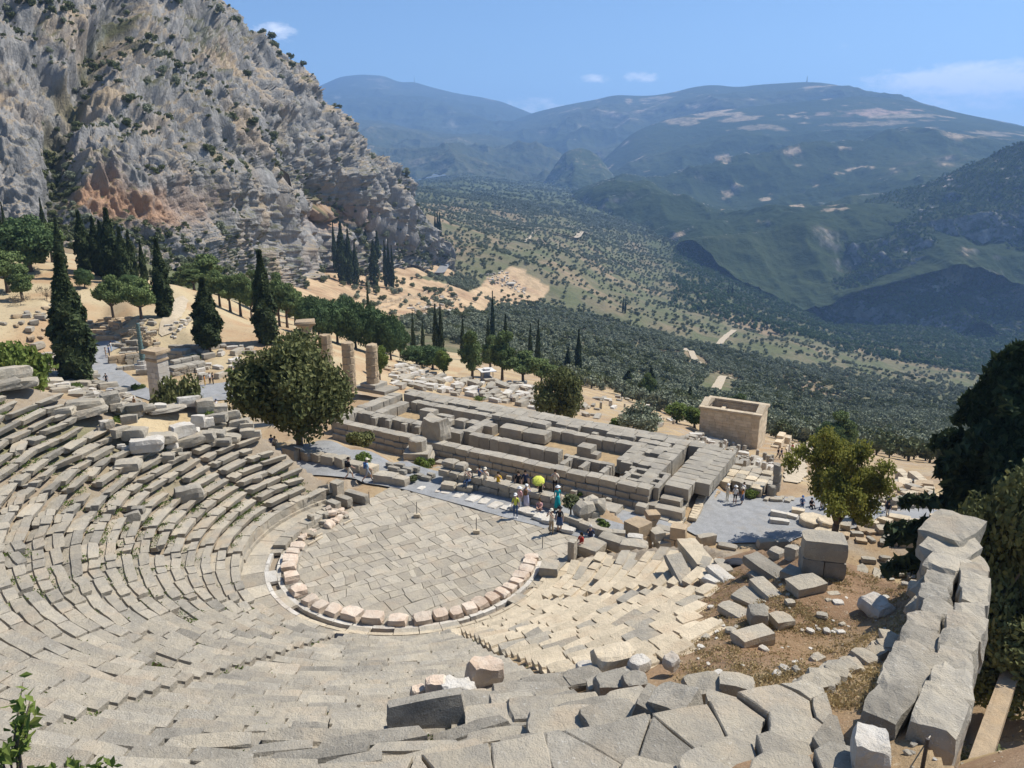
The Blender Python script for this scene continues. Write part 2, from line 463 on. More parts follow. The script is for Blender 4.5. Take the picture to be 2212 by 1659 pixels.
def tin_points():
    pts = []                                        # (x, y, z)
    def z(*a):
        for (u, v, zz) in a: pts.append(tuple(P(u, v, zz)))
    def d(*a):
        for (u, v, dd) in a: pts.append(tuple(Pd(u, v, dd)))
    def w(*a): pts.extend(a)
    for t in (-3, 0, 4, 8, 12, 16, 20, 24):
        for o in (0, 3.4): w((*pp(t, o), 0.0))
        w((*pp(t, 5.2), .1))
    w((*pp(28, 0), -.4), (*pp(28, 4), -.5), (*pp(33, 2), -1.5), (*pp(28, 7), -1.2), (*pp(24, 7), -1.0))
    for t in (-2, 2, 6, 10): w((*pp(t, 7.2), -7.0), (*pp(t, 9), -7.5))
    w((*pp(14, 7.4), -5), (*pp(14, 10), -7.2), (*pp(18, 7.6), -2.2), (*pp(18, 12), -6), (*pp(22, 11), -3.5), (*pp(24, 14), -6))
    w((*pp(-5, 1), -.2), (*pp(-5, 4), -4), (*pp(-7, 0), -2), (*pp(-8, 4), -7.4), (*pp(-7, 8), -7.6))
    for r, a, zz in ((19.5, 133, -1.2), (15.5, 126, -.3), (23.2, 142, -3.0), (25, 151, -4.0), (28, 160, -4.4), (33, 164, -4.5), (39, 168, -1), (46, 168, 3),
                     (27, 135, -4.5), (30, 147, -6.2), (35, 157, -6.6), (42, 162, -4.5)): w((*polar(r, a), zz))
    for r, a, zz in ((20.5, -20, -7.0), (24, -27, -7.2), (28, -31, -6.5), (31, -35, -4.5), (30.2, -41.5, 4.2), (30.3, -46, 5.8), (31.2, -51, 7.9), (32.0, -56, 9.9), (33.0, -61, 11.2), (34.6, -63.5, 11.9), (36, -65, 12.3), (16, -8, -6), (36, -41, 3.0), (36, -48, 4.8), (37, -54, 8.2), (38, -59, 10.6), (38, -63, 11.8), (42, -50, 6.5), (44, -60, 11.5)): w((*polar(r, a), zz))
    for a in (-7, 0, 10, 20, 30, 38, 44):
        w((*tw(a, -4), -7.6), (*tw(a, -9 if a < 14 else -6), -7.6))
        w((*tw(a, 5), -7.5), (*tw(a, 14), -7.5), (*tw(a, 17), -9.5), (*tw(a, 24), -11.5))
    w((*tw(-9, 5), -7.8), (*tw(-9, 14), -9))
    z((1500, 1150, -8.2), (1650, 1160, -8.2), (1650, 1090, -8.2), (1560, 1090, -8.2), (1800, 1100, -8.2), (1800, 1070, -8.3), (1950, 1110, -8.2), (2010, 1120, -8.2), (1700, 1040, -9),
      (1900, 1150, -8.0), (2000, 1160, -7.8), (1830, 1170, -8.1), (2080, 1140, -8.2), (2200, 1140, -8.2), (1950, 1060, -9.2), (2050, 1060, -9.5), (2212, 1060, -9.5), (2320, 1100, -8.5), (2320, 1060, -9.5))
    z((1560, 1000, -14.2), (1640, 1010, -13.5), (1500, 960, -15), (1450, 930, -13.5), (1700, 1000, -17), (1620, 990, -18), (1640, 960, -21.3), (1550, 950, -21), (1500, 920, -21), (1700, 965, -21.5), (1740, 980, -20.5),
      (1800, 1000, -20), (1950, 1010, -19), (2100, 1030, -15), (2212, 1030, -15), (2320, 1030, -15))
    z((345, 860, -7), (430, 850, -7), (500, 850, -7), (470, 800, -7), (300, 820, -7), (230, 800, -6.8), (160, 760, -6.4), (200, 740, -6.2), (260, 745, -6.4), (150, 735, -6), (330, 790, -7.6), (380, 770, -7.2), (460, 765, -6.6),
      (540, 780, -7.2), (580, 750, -7.2), (640, 800, -7.3), (700, 830, -7.3), (760, 800, -8.5), (290, 892, -7), (60, 790, -5.6), (0, 770, -5), (-120, 770, -4), (-300, 800, 0), (-500, 800, 3), (120, 800, -6.4), (60, 760, -5.2))
    d((0, 700, 140), (-200, 700, 140), (100, 690, 142), (0, 640, 165), (100, 640, 163), (-300, 620, 165), (60, 565, 195), (-60, 560, 195), (-300, 540, 200), (140, 580, 188), (200, 590, 185), (250, 620, 172), (300, 620, 175), (365, 612, 175), (395, 640, 165), (300, 690, 142), (380, 690, 141),
      (440, 690, 150), (520, 705, 146), (580, 722, 140), (640, 742, 137), (700, 762, 134), (760, 782, 131), (820, 800, 132), (900, 815, 136), (980, 822, 142), (1060, 824, 150),
      (420, 640, 235), (500, 650, 230), (600, 680, 220), (700, 710, 205), (800, 745, 195), (900, 775, 190), (1000, 790, 190),
      (0, 520, 255), (-300, 480, 260), (150, 535, 265), (300, 560, 272), (420, 590, 290), (520, 600, 330))
    for u, kn in ((600, ((650, 300), (612, 420), (592, 480))), (700, ((680, 310), (650, 400), (620, 480), (600, 560), (585, 620))),
                  (850, ((735, 300), (690, 420), (645, 520), (600, 640), (570, 720), (540, 830))),
                  (1000, ((745, 300), (695, 450), (660, 570), (625, 680), (580, 790), (540, 900), (500, 1100), (470, 1500), (440, 1900), (412, 2500), (392, 3200), (375, 4300))),
                  (1200, ((785, 300), (720, 560), (650, 780), (600, 900), (550, 1100), (500, 1500), (470, 1900), (440, 2400), (418, 3100), (400, 4300))),
                  (1400, ((900, 135), (848, 290), (780, 480), (700, 800), (640, 1100), (590, 1400), (540, 1700), (500, 2100), (470, 2600), (440, 3300), (420, 4300))),
                  (1600, ((905, 275), (850, 420), (780, 680), (720, 950), (680, 1200), (645, 1450), (615, 1700), (590, 2200), (560, 3000))),
                  (1800, ((940, 285), (882, 470), (822, 700), (772, 950), (737, 1250), (712, 1550), (695, 1750), (670, 2200), (640, 3000))),
                  (2000, ((965, 280), (903, 470), (862, 700), (818, 950), (780, 1200), (745, 1420), (715, 1620), (692, 1820), (670, 2200), (640, 3000))),
                  (2212, ((990, 270), (932, 450), (890, 700), (850, 1000), (805, 1350), (762, 1600), (715, 1850), (690, 2200), (650, 3000))),
                  (2500, ((1010, 270), (950, 450), (900, 700), (850, 1000), (805, 1350), (762, 1600), (715, 1850), (690, 2200), (650, 3000)))):
        for v, dd in kn: d((u, v, dd))
    for u in (-500, -100, 300, 600, 850): d((u, 470 if u < 600 else 430, 1200), (u, 400, 4300))
    w((-14, 3, 15), (0, 6, 14.8), (6, 8, 13.4), (10, 6, 14.2), (18, 4, 14), (25, 12, 9), (-30, 8, 15), (-40, 30, 12), (40, 20, 4), (40, 40, -3), (60, 50, -8), (-45, 50, 9), (-60, 60, 6))
    return pts
AZ0, AZ1, NAZ = R(-64), R(64), 860
LD0, LD1, NLD = math.log(6.0), math.log(4400.0), 820
def build_tin():
    pts = tin_points()
    ok = []
    W = []
    for x, y, z in pts:
        dd = math.hypot(x, y)
        W.append((math.atan2(x, y)*2.2, math.log(max(dd, 5.5)), (z-H)/dd))
    def near(a, l):
        return min(W, key=lambda q: (q[0]-a)**2+(q[1]-l)**2)[2]
    for a in (AZ0*2.2-.02, AZ1*2.2+.02):
        for l in np.linspace(LD0-.05, LD1+.05, 14): W.append((a, l, near(a, l)))
    for a in np.linspace(AZ0*2.2, AZ1*2.2, 12):
        W.append((a, LD0-.05, near(a, LD0))); W.append((a, LD1+.05, near(a, LD1)))
    vs, es, fs, ov, oe, of = delaunay_2d_cdt([Vector((a, l)) for a, l, q in W], [], [], 0, 1e-4)
    q = np.array([W[o[0]][2] if o else 0 for o in ov])
    V = np.array([(v.x, v.y) for v in vs])
    A = np.linspace(AZ0, AZ1, NAZ)*2.2; Lg = np.linspace(LD0, LD1, NLD)
    G = np.full((NLD, NAZ), np.nan)
    for f in fs:
        p = V[list(f)]; qq = q[list(f)]
        i0 = np.searchsorted(A, p[:, 0].min()); i1 = np.searchsorted(A, p[:, 0].max(), 'right')
        j0 = np.searchsorted(Lg, p[:, 1].min()); j1 = np.searchsorted(Lg, p[:, 1].max(), 'right')
        if i1 <= i0 or j1 <= j0: continue
        X, Y = np.meshgrid(A[i0:i1], Lg[j0:j1])
        (x0, y0), (x1, y1), (x2, y2) = p
        den = (y1-y2)*(x0-x2)+(x2-x1)*(y0-y2)
        if abs(den) < 1e-12: continue
        a = ((y1-y2)*(X-x2)+(x2-x1)*(Y-y2))/den
        b = ((y2-y0)*(X-x2)+(x0-x2)*(Y-y2))/den
        c = 1-a-b
        m = (a > -1e-6) & (b > -1e-6) & (c > -1e-6)
        blk = G[j0:j1, i0:i1]
        blk[m] = (a*qq[0]+b*qq[1]+c*qq[2])[m]
    bad = np.isnan(G)
    if bad.any():
        for j in range(NLD):
            r = G[j]; b = np.isnan(r)
            if b.all(): G[j] = G[j-1]
            elif b.any(): r[b] = np.interp(np.flatnonzero(b), np.flatnonzero(~b), r[~b])
    for _ in range(3):                                   # soften the facets
        Gp = np.pad(G, 1, mode='edge')
        G = (Gp[1:-1, 1:-1]*2+Gp[:-2, 1:-1]+Gp[2:, 1:-1]+Gp[1:-1, :-2]+Gp[1:-1, 2:])/6
    return G
TIN = build_tin()
def ter_raw(x, y):
    x = np.atleast_1d(np.asarray(x, float)); y = np.atleast_1d(np.asarray(y, float))
    d = np.maximum(np.hypot(x, y), 6.01)
    fa = np.clip((np.arctan2(x, y)-AZ0)/(AZ1-AZ0)*(NAZ-1), 0, NAZ-1.001)
    fl = np.clip((np.log(d)-LD0)/(LD1-LD0)*(NLD-1), 0, NLD-1.001)
    i = fa.astype(int); j = fl.astype(int); a = fa-i; l = fl-j
    q = (TIN[j, i]*(1-a)+TIN[j, i+1]*a)*(1-l)+(TIN[j+1, i]*(1-a)+TIN[j+1, i+1]*a)*l
    return H+q*d
def terrain(x, y, detail=True):
    x = np.atleast_1d(np.asarray(x, float)); y = np.atleast_1d(np.asarray(y, float))
    z = ter_raw(x, y)
    d = np.hypot(x, y)
    r = np.hypot(x-OX, y-OY); ang = np.degrees(np.arctan2(y-OY, x-OX))
    if detail:
        p = np.c_[x, y, x*0]
        far = np.clip((d-170)/250, 0, 1)
        z = z+far*(fbm(p, 1/110., 4, 5)*np.clip(d*.02, 3, 14))
    cav = inside(x, y, CAVEA) & (r > 9.5)
    sm_ = lambda q: np.clip(q, 0, 1)**2*(3-2*np.clip(q, 0, 1))
    bed = np.where(((r > 16.5) & (ang > -76) & (ang < -30)) | ((r > 17.4) & (r < 20.6) & (ang > 146) & (ang < 167)) | (r > 28.2), .32, .72)
    z = np.where(cav, cone_z(r)-bed-1.3*sm_((r-22)/3.2)*sm_((ang+60)/9)*sm_((-30-ang)/6), z)
    flat = (r < 9.6) | (inside(x, y, [pp(-4, -12), pp(-4, 5.4), pp(16, 5.4), pp(16, -12)]) & (r < 14) & ~cav)
    z = np.where(flat, -.10, z)
    return z
def tz(x, y): return float(terrain(x, y)[0])
def hit(u, v, _=None):
    """first point of the ground on a sight line"""
    dr = ray(u, v)
    hz = math.hypot(dr[0], dr[1])
    if _ is None:
        a = hit(u, v, (7, 4300, 420)); q = math.hypot(a[0], a[1]); return hit(u, v, (q*.985, q*1.005, 30))
    dd = np.exp(np.linspace(math.log(_[0]), math.log(_[1]), _[2]))
    t = dd/hz
    x, y, z = dr[0]*t, dr[1]*t, H+dr[2]*t
    g = terrain(x, y)
    k = np.flatnonzero(z <= g)
    if len(k) == 0: k = [len(dd)-1]
    k = k[0]
    if k > 0:
        a, b = z[k-1]-g[k-1], z[k]-g[k]
        f = a/(a-b) if a != b else 0
        tt = t[k-1]+(t[k]-t[k-1])*f
    else: tt = t[k]
    return np.array([dr[0]*tt, dr[1]*tt, H+dr[2]*tt])
def scr(p):
    f = p[1]*cp_-(p[2]-H)*sp_
    return (1106+FOC*p[0]/f, 829.5-FOC*(p[1]*sp_+(p[2]-H)*cp_)/f, f)
def base_at(u, v, d=None):
    p = hit(u, v) if d is None else Pd(u, v, d)
    return (p[0], p[1], tz(p[0], p[1])-.1)
def hpx(vtop, p, u=None):
    """height of something that stands at p and whose top shows at picture height vtop"""
    f = p[1]*cp_-(p[2]-H)*sp_
    y = -(vtop-829.5)/FOC
    dd = math.hypot(p[0], p[1])
    r = ray(scr(p)[0], vtop)
    t = dd/math.hypot(r[0], r[1])
    return H+r[2]*t-p[2]
# ---- what the ground is made of, as polygons read off the photograph and laid on the ground
def gpoly(pts, z=None): return [tuple((hit(*p) if z is None else P(*p, z))[:2]) for p in pts]
GRASS_P = [gpoly([(230, 905), (430, 895), (448, 915), (395, 950), (345, 968), (262, 945)])]
ALB = dict(soil=(.335, .235, .14), brown=(.245, .155, .09), straw=(.44, .33, .185), grey=(.33, .29, .235), pale=(.50, .42, .32), red=(.33, .20, .12), green=(.11, .14, .05))
def mixc(a, b, t): return a*(1-t[:, None])+np.asarray(b)[None]*t[:, None]
def albedo(x, y, z):
    n = len(x)
    p = np.c_[x, y, z*0]
    d = np.hypot(x, y)
    n1 = fbm(p, .16, 4, 3); n2 = fbm(p, .5, 4, 9)
    c = np.tile(np.array(ALB['soil']), (n, 1))
    c = mixc(c, ALB['straw'], np.clip(.45+n1*1.5, 0, 1))
    c = mixc(c, ALB['grey'], np.clip(n2*1.6-.1, 0, .7))
    r = np.hypot(x-OX, y-OY)
    cav = inside(x, y, CAVEA)
    c = np.where(cav[:, None], mixc(np.tile(np.array((.30, .245, .18)), (n, 1)), ALB['green'], np.clip(n1*2.2-.35, 0, .75)), c)
    ang = np.degrees(np.arctan2(y-OY, x-OX))
    fill = cav & (ang > -74) & (ang < -30) & (r > 16)
    cf = mixc(mixc(np.tile(np.array(ALB['brown']), (n, 1)), ALB['straw'], np.clip(.25+n1*1.6, 0, 1)*.8), (.30, .19, .115), np.clip(n2*1.5, 0, .6))
    c = np.where(fill[:, None], cf, c)
    for g in GRASS_P:
        m = inside(x, y, g)
        c = np.where(m[:, None], mixc(np.tile(np.array(ALB['straw']), (n, 1)), (.52, .41, .25), np.clip(.5+n2*2, 0, 1)), c)
    left = (x < -12) & (y > 108) & (d < 260)
    c = np.where(left[:, None], mixc(np.tile(np.array((.45, .36, .22)), (n, 1)), (.40, .27, .155), np.clip(.35+n1*1.8, 0, 1)), c)
    near = (d < 24) & ~cav & (x > 0)
    c = np.where(near[:, None], mixc(np.tile(np.array((.39, .275, .19)), (n, 1)), (.30, .205, .13), np.clip(n1*1.6, 0, 1)), c)
    mid = d > 235
    v1 = fbm(p, 1/70., 4, 31); v2 = fbm(p, 1/22., 3, 37)
    cm = mixc(mixc(np.tile(np.array((.17, .15, .095)), (n, 1)), (.26, .195, .125), np.clip(v1*2, 0, 1)), (.12, .13, .07), np.clip(.35+v2*1.3-v1*.6, 0, .9))
    cm = mixc(cm, (.085, .10, .055), np.clip((d-1500)/900, 0, .93)*(1-.5*np.clip(v2*2.5-.5, 0, 1)))
    c = np.where(mid[:, None], cm, c)
    gym = inside(x, y, GYM) & (d > 300)
    c = np.where(gym[:, None], mixc(np.tile(np.array((.47, .34, .21)), (n, 1)), (.36, .24, .15), np.clip(v2*2, 0, 1)), c)
    fr = np.clip((d-1150)/500, 0, 1)*np.clip((x-y*.16)/160, 0, 1)
    c = mixc(c, (.045, .065, .028), fr)
    return c
GYM = [tuple(Pd(u, v, dd)[:2]) for u, v, dd in ((620, 690, 300), (610, 620, 430), (660, 590, 560), (850, 575, 700), (960, 548, 800), (985, 575, 760), (900, 610, 640), (1010, 620, 680), (1050, 600, 800), (1110, 585, 860), (1190, 600, 840), (1150, 630, 760), (1060, 650, 640), (1035, 700, 500), (880, 715, 400), (820, 740, 300))]
def grid_ground(name, az0, az1, na, ds, mat, detail=0.0):
    az = np.linspace(az0, az1, na)
    D, A = np.meshgrid(ds, az, indexing='ij')
    x = (D*np.sin(A)).ravel(); y = (D*np.cos(A)).ravel()
    z = terrain(x, y)
    if detail:
        p = np.c_[x, y, x*0]
        r = np.hypot(x-OX, y-OY)
        k = np.where((r < 9.6), .1, 1.0)
        z = z+k*(fbm(p, .8, 3, 61)*.09+fbm(p, .13, 3, 67)*.14*np.where(inside(x, y, CAVEA), .5, 1))*detail
    nd = len(ds)
    i = np.arange(nd*na).reshape(nd, na)
    F = np.stack([i[:-1, :-1], i[:-1, 1:], i[1:, 1:], i[1:, :-1]], -1).reshape(-1, 4)
    me = mesh_np(name, np.c_[x, y, z], F, [mat], None, True, {'albedo': ('POINT', albedo(x, y, z))})
    return link(name, me, kind='structure')
ds_near = np.concatenate([np.arange(6.2, 90, .3), np.arange(90, 150, .45), np.geomspace(150, 236, 90)])
ground = grid_ground('ground', R(-46), R(46), 430, ds_near, M['ground'], 1.0)
ds_mid = np.concatenate([np.array([235.5]), np.geomspace(240, 4350, 330)])
valley = grid_ground('valley_slope', R(-46), R(46), 520, ds_mid, M['valley'])
def drape(name, poly, mat, lift=.05, step=.8, label=None):
    P2 = np.array(poly)
    edge = []
    for i in range(len(P2)):
        a, b = P2[i], P2[(i+1) % len(P2)]
        k = max(1, int(np.hypot(*(b-a))/step))
        for j in range(k):
            q = a+(b-a)*j/k
            w = fbm([[q[0], q[1], 0]], .5, 3, 4)[0]*step*.3
            edge.append((q[0]+w, q[1]-w))
    E = np.array(edge)
    xs = np.arange(E[:, 0].min(), E[:, 0].max(), step); ys = np.arange(E[:, 1].min(), E[:, 1].max(), step)
    X, Y = np.meshgrid(xs, ys); X = X.ravel()+(rng.random(X.size)-.5)*.2*step; Y = Y.ravel()+(rng.random(Y.size)-.5)*.2*step
    m = inside(X, Y, edge)
    pts = [Vector(e) for e in edge]+[Vector((a, b)) for a, b in zip(X[m], Y[m])]
    n = len(edge)
    vs, es, fs, *_ = delaunay_2d_cdt(pts, [(i, (i+1) % n) for i in range(n)], [list(range(n))], 1, 1e-4)
    V = np.array([(v.x, v.y) for v in vs])
    z = terrain(V[:, 0], V[:, 1])
    p = np.c_[V, V[:, 0]*0]
    dz = (fbm(p, .8, 3, 61)*.09+fbm(p, .13, 3, 67)*.14)*np.where(np.hypot(V[:, 0], V[:, 1]) < 236, 1, 0)
    z = z+dz+lift
    fs = [f if ((V[f[1]]-V[f[0]])[0]*(V[f[2]]-V[f[0]])[1]-(V[f[1]]-V[f[0]])[1]*(V[f[2]]-V[f[0]])[0]) > 0 else f[::-1] for f in fs]
    return link(name, mesh_np(name, np.c_[V, z], fs, [mat], None, True), kind='structure')
def ribbon(name, line, width, mat, lift=.5, sub=6):
    L = np.array([hit(*q)[:2] if len(q) == 2 else Pd(*q)[:2] for q in line])
    t = np.linspace(0, len(L)-1, (len(L)-1)*sub+1)
    i = np.minimum(t.astype(int), len(L)-2); f = (t-i)[:, None]
    g = np.gradient(L, axis=0)
    h00 = 2*f**3-3*f**2+1; h10 = f**3-2*f**2+f; h01 = -2*f**3+3*f**2; h11 = f**3-f**2
    C = h00*L[i]+h10*g[i]+h01*L[i+1]+h11*g[i+1]
    T = np.gradient(C, axis=0); T /= np.maximum(np.linalg.norm(T, axis=1, keepdims=True), 1e-6)
    Nn = np.c_[-T[:, 1], T[:, 0]]
    cols = []
    for s in (-1, -.33, .33, 1): cols.append(C+Nn*s*width/2)
    X = np.stack(cols, 1)
    zc = terrain(X[:, :, 0].ravel(), X[:, :, 1].ravel()).reshape(X.shape[:2]).max(1)
    zz = np.repeat(zc[:, None], 4, 1)+lift
    V = np.c_[X.reshape(-1, 2), zz.ravel()]
    n = len(C); i = np.arange(n*4).reshape(n, 4)
    F = np.stack([i[:-1, :-1], i[1:, :-1], i[1:, 1:], i[:-1, 1:]], -1).reshape(-1, 4)
    return link(name, mesh_np(name, V, F, [mat], None, True), kind='structure')
drape('gravel_path', [pp(-6.2, .4), pp(-6, 3), pp(-2, 3.4), pp(3, 3.9), pp(8, 4.1), pp(13, 4.4), pp(19, 4.6), pp(25, 4.6), pp(27, 2), pp(24, -1.5), pp(17, -.5), pp(12, .3), pp(6, .2), pp(0, .2)], M['gravel'], .13, .7)
drape('gravel_plaza', [tuple(P(u, v, -8.2)[:2]) for u, v in ((1478, 1150), (1500, 1120), (1545, 1065), (1600, 1062), (1660, 1066), (1720, 1072), (1790, 1062), (1880, 1066), (1960, 1085), (2040, 1098), (2110, 1105), (2110, 1128), (2010, 1128), (1900, 1122), (1850, 1145), (1790, 1150), (1700, 1172), (1560, 1176))], M['gravel'], .12, 1.0)
drape('gravel_strip', [tuple(P(u, v, -7.6)[:2]) for u, v in ((1292, 1100), (1330, 1098), (1390, 1118), (1450, 1128), (1470, 1150), (1420, 1165), (1340, 1140), (1290, 1125))], M['gravel'], .12, .8)
drape('altar_plaza', gpoly([(142, 752), (175, 738), (250, 738), (268, 745), (230, 765), (262, 800), (310, 835), (345, 852), (330, 868), (255, 845), (200, 812), (170, 780)]), M['gravel'], .12, 1.2)
drape('sacred_way', gpoly([(425, 835), (520, 822), (545, 845), (520, 862), (455, 868), (432, 860)]), M['gravel'], .12, 1.2)
drape('sanctuary_walk', gpoly([(1700, 962), (1745, 955), (1770, 970), (1740, 1000), (1745, 1030), (1722, 1045), (1690, 1040), (1700, 1000)]), M['track'], .15, 1.2)
drape('dirt_path', gpoly([(395, 640), (408, 650), (392, 685), (375, 720), (350, 728), (342, 720), (350, 690), (372, 650)]), M['track'], .15, 1.5)
ribbon('road', [(560, 625, 400), (600, 613, 440), (660, 604, 500), (720, 600, 560), (800, 594, 620), (870, 587, 670), (915, 578, 700), (943, 562, 730), (957, 542, 760), (966, 522, 800), (968, 512, 830), (960, 505, 850)], 9.5, M['road'], .9, 8)
ribbon('road', [(1195, 508, 1420), (1220, 505, 1440), (1245, 499, 1480), (1258, 490, 1560), (1270, 484, 1650)], 12, M['track'], 1.6, 5)
ribbon('dirt_track', [(1540, 868, 335), (1546, 845, 370), (1556, 818, 430), (1563, 798, 480), (1580, 798, 490)], 5, M['track'], .6, 6)
ribbon('dirt_track', [(1478, 742, 640), (1492, 756, 590), (1500, 775, 540), (1510, 788, 510)], 4.5, M['track'], .6, 6)
ribbon('dirt_track', [(1556, 715, 820), (1575, 695, 900), (1588, 682, 960)], 7, M['track'], .7, 6)
ribbon('dirt_track', [(1485, 812, 470), (1490, 840, 400)], 5, M['track'], .6, 6)
ribbon('dirt_track', [(1165, 505, 1500), (1140, 540, 1250), (1120, 558, 1130)], 7, M['track'], .7, 6)
# ---------------------------------------------------------------- cliff and mountains
def catmull(Pts, t):
    n = len(Pts)
    i = np.clip(np.floor(t).astype(int), 0, n-2); f = (t-i)[:, None, None]
    p0 = Pts[np.maximum(i-1, 0)]; p1 = Pts[i]; p2 = Pts[i+1]; p3 = Pts[np.minimum(i+2, n-1)]
    return .5*(2*p1+(p2-p0)*f+(2*p0-5*p1+4*p2-p3)*f*f+(3*p1-p0-3*p2+p3)*f**3)
def sheet(lines, nu, nv):
    """surface through several lines of (u, v, distance); from the crest down"""
    rows = []
    for ln in lines:
        a = np.array(ln, float)
        s = np.linspace(0, 1, len(a))
        key = (a[:, 0]-a[0, 0])/(a[-1, 0]-a[0, 0])
        q = np.linspace(0, 1, nu)
        uu = np.interp(q, key, a[:, 0]); vv = np.interp(q, key, a[:, 1]); dd = np.interp(q, key, a[:, 2])
        k = max(1, nu//60); ker = np.ones(2*k+1)/(2*k+1)
        vv2 = np.convolve(np.pad(vv, k, mode='edge'), ker, 'valid'); dd2 = np.convolve(np.pad(dd, k, mode='edge'), ker, 'valid')
        rows.append([Pd(*w) for w in zip(uu, vv2, dd2)])
    A = np.array(rows)
    return catmull(A, np.linspace(0, len(lines)-1, nv))
def normals(Gd):
    du = np.gradient(Gd, axis=1); dv = np.gradient(Gd, axis=0)
    n = np.cross(du, dv); n /= np.maximum(np.linalg.norm(n, axis=2, keepdims=True), 1e-9)
    s = np.sign((n*(-Gd+np.array([0, 0, H+200]))).sum(2, keepdims=True)); s[s == 0] = 1
    return n*s
def grid_mesh(name, Gd, alb, mat, smooth=True):
    nv, nu = Gd.shape[:2]
    i = np.arange(nv*nu).reshape(nv, nu)
    F = np.stack([i[:-1, :-1], i[1:, :-1], i[1:, 1:], i[:-1, 1:]], -1).reshape(-1, 4)
    return link(name, mesh_np(name, Gd.reshape(-1, 3), F, [mat], None, smooth, {'albedo': ('POINT', alb)}), kind='structure')
def back(Gd, depth, drop, n=10):
    """the far side of a mountain behind its crest"""
    c = Gd[0]
    d = c/np.maximum(np.linalg.norm(c[:, :2], axis=1, keepdims=True), 1); d = d.copy(); d[:, 2] = 0
    rows = []
    for k in range(n, 0, -1):
        t = k/n
        q = c+d*depth*t; q[:, 2] = c[:, 2]-drop*t**1.5
        rows.append(q)
    return np.concatenate([np.array(rows), Gd], 0)
def relief(Gd, amp, sc, seed, edge=6, ridge=True, octv=6, crest=.35):
    p = Gd.reshape(-1, 3)
    n = fbm(p, sc, octv, seed, .5, ridge).reshape(Gd.shape[:2])
    w = np.ones(Gd.shape[0])
    edge = max(edge, Gd.shape[0]//3); w[:edge] = crest+(1-crest)*(np.arange(edge)/edge)**1.8
    N = normals(Gd)
    return Gd+N*(n*amp*w[:, None])[:, :, None], n
CR = [(-520, -700, 520), (-200, -560, 520), (150, -330, 535), (330, -130, 545), (405, -52, 552), (455, 0, 560), (500, 42, 570), (545, 72, 585), (572, 92, 595), (610, 132, 610), (640, 168, 625), (662, 210, 640), (692, 262, 655), (728, 302, 672),
      (768, 335, 690), (805, 362, 705), (850, 392, 725), (893, 432, 745), (925, 478, 765), (948, 515, 780), (966, 545, 795)]
def blend(a, b, t, dv=0, dd=0, fn=None):
    out = []
    for p, q in zip(a, b): out.append((p[0]*(1-t)+q[0]*t, p[1]*(1-t)+q[1]*t+dv, p[2]*(1-t)+q[2]*t+dd))
    return out
us = np.linspace(0, 1, len(CR))
BASE = [(-520, 520, 262), (-300, 520, 262), (-100, 525, 262), (60, 525, 265), (160, 530, 270), (250, 545, 276), (300, 560, 284), (350, 575, 292), (400, 590, 302), (450, 600, 322), (500, 605, 356), (550, 605, 400), (600, 604, 450), (650, 600, 505),
        (700, 594, 560), (750, 592, 610), (800, 588, 655), (850, 582, 700), (900, 575, 740), (935, 564, 770), (966, 552, 797)]
LEDGE = [(u, v, d) for u, v, d in ((-520, 330, 318), (-300, 335, 316), (-100, 340, 314), (50, 325, 322), (130, 340, 330), (200, 370, 322), (260, 378, 318), (320, 370, 325), (370, 350, 345), (420, 350, 365), (480, 375, 390), (540, 405, 420), (600, 430, 460), (650, 440, 510),
         (690, 440, 560), (740, 445, 608), (790, 465, 650), (840, 490, 695), (890, 515, 735), (930, 538, 768), (966, 549, 796))]
FOOT = [(a[0], a[1]*.35+b[1]*.65, a[2]*.14+b[2]*.86) for a, b in zip(LEDGE, BASE)]
LIP = [(a[0], a[1]+14, a[2]*.62+b[2]*.38) for a, b in zip(LEDGE, BASE)]
UNDER = [(b[0], b[1]+45, b[2]-14) for b in BASE]
MIDU = [(c[0]*.55+l[0]*.45, c[1]*.5+l[1]*.5, c[2]*.42+l[2]*.58) for c, l in zip(CR, LEDGE)]
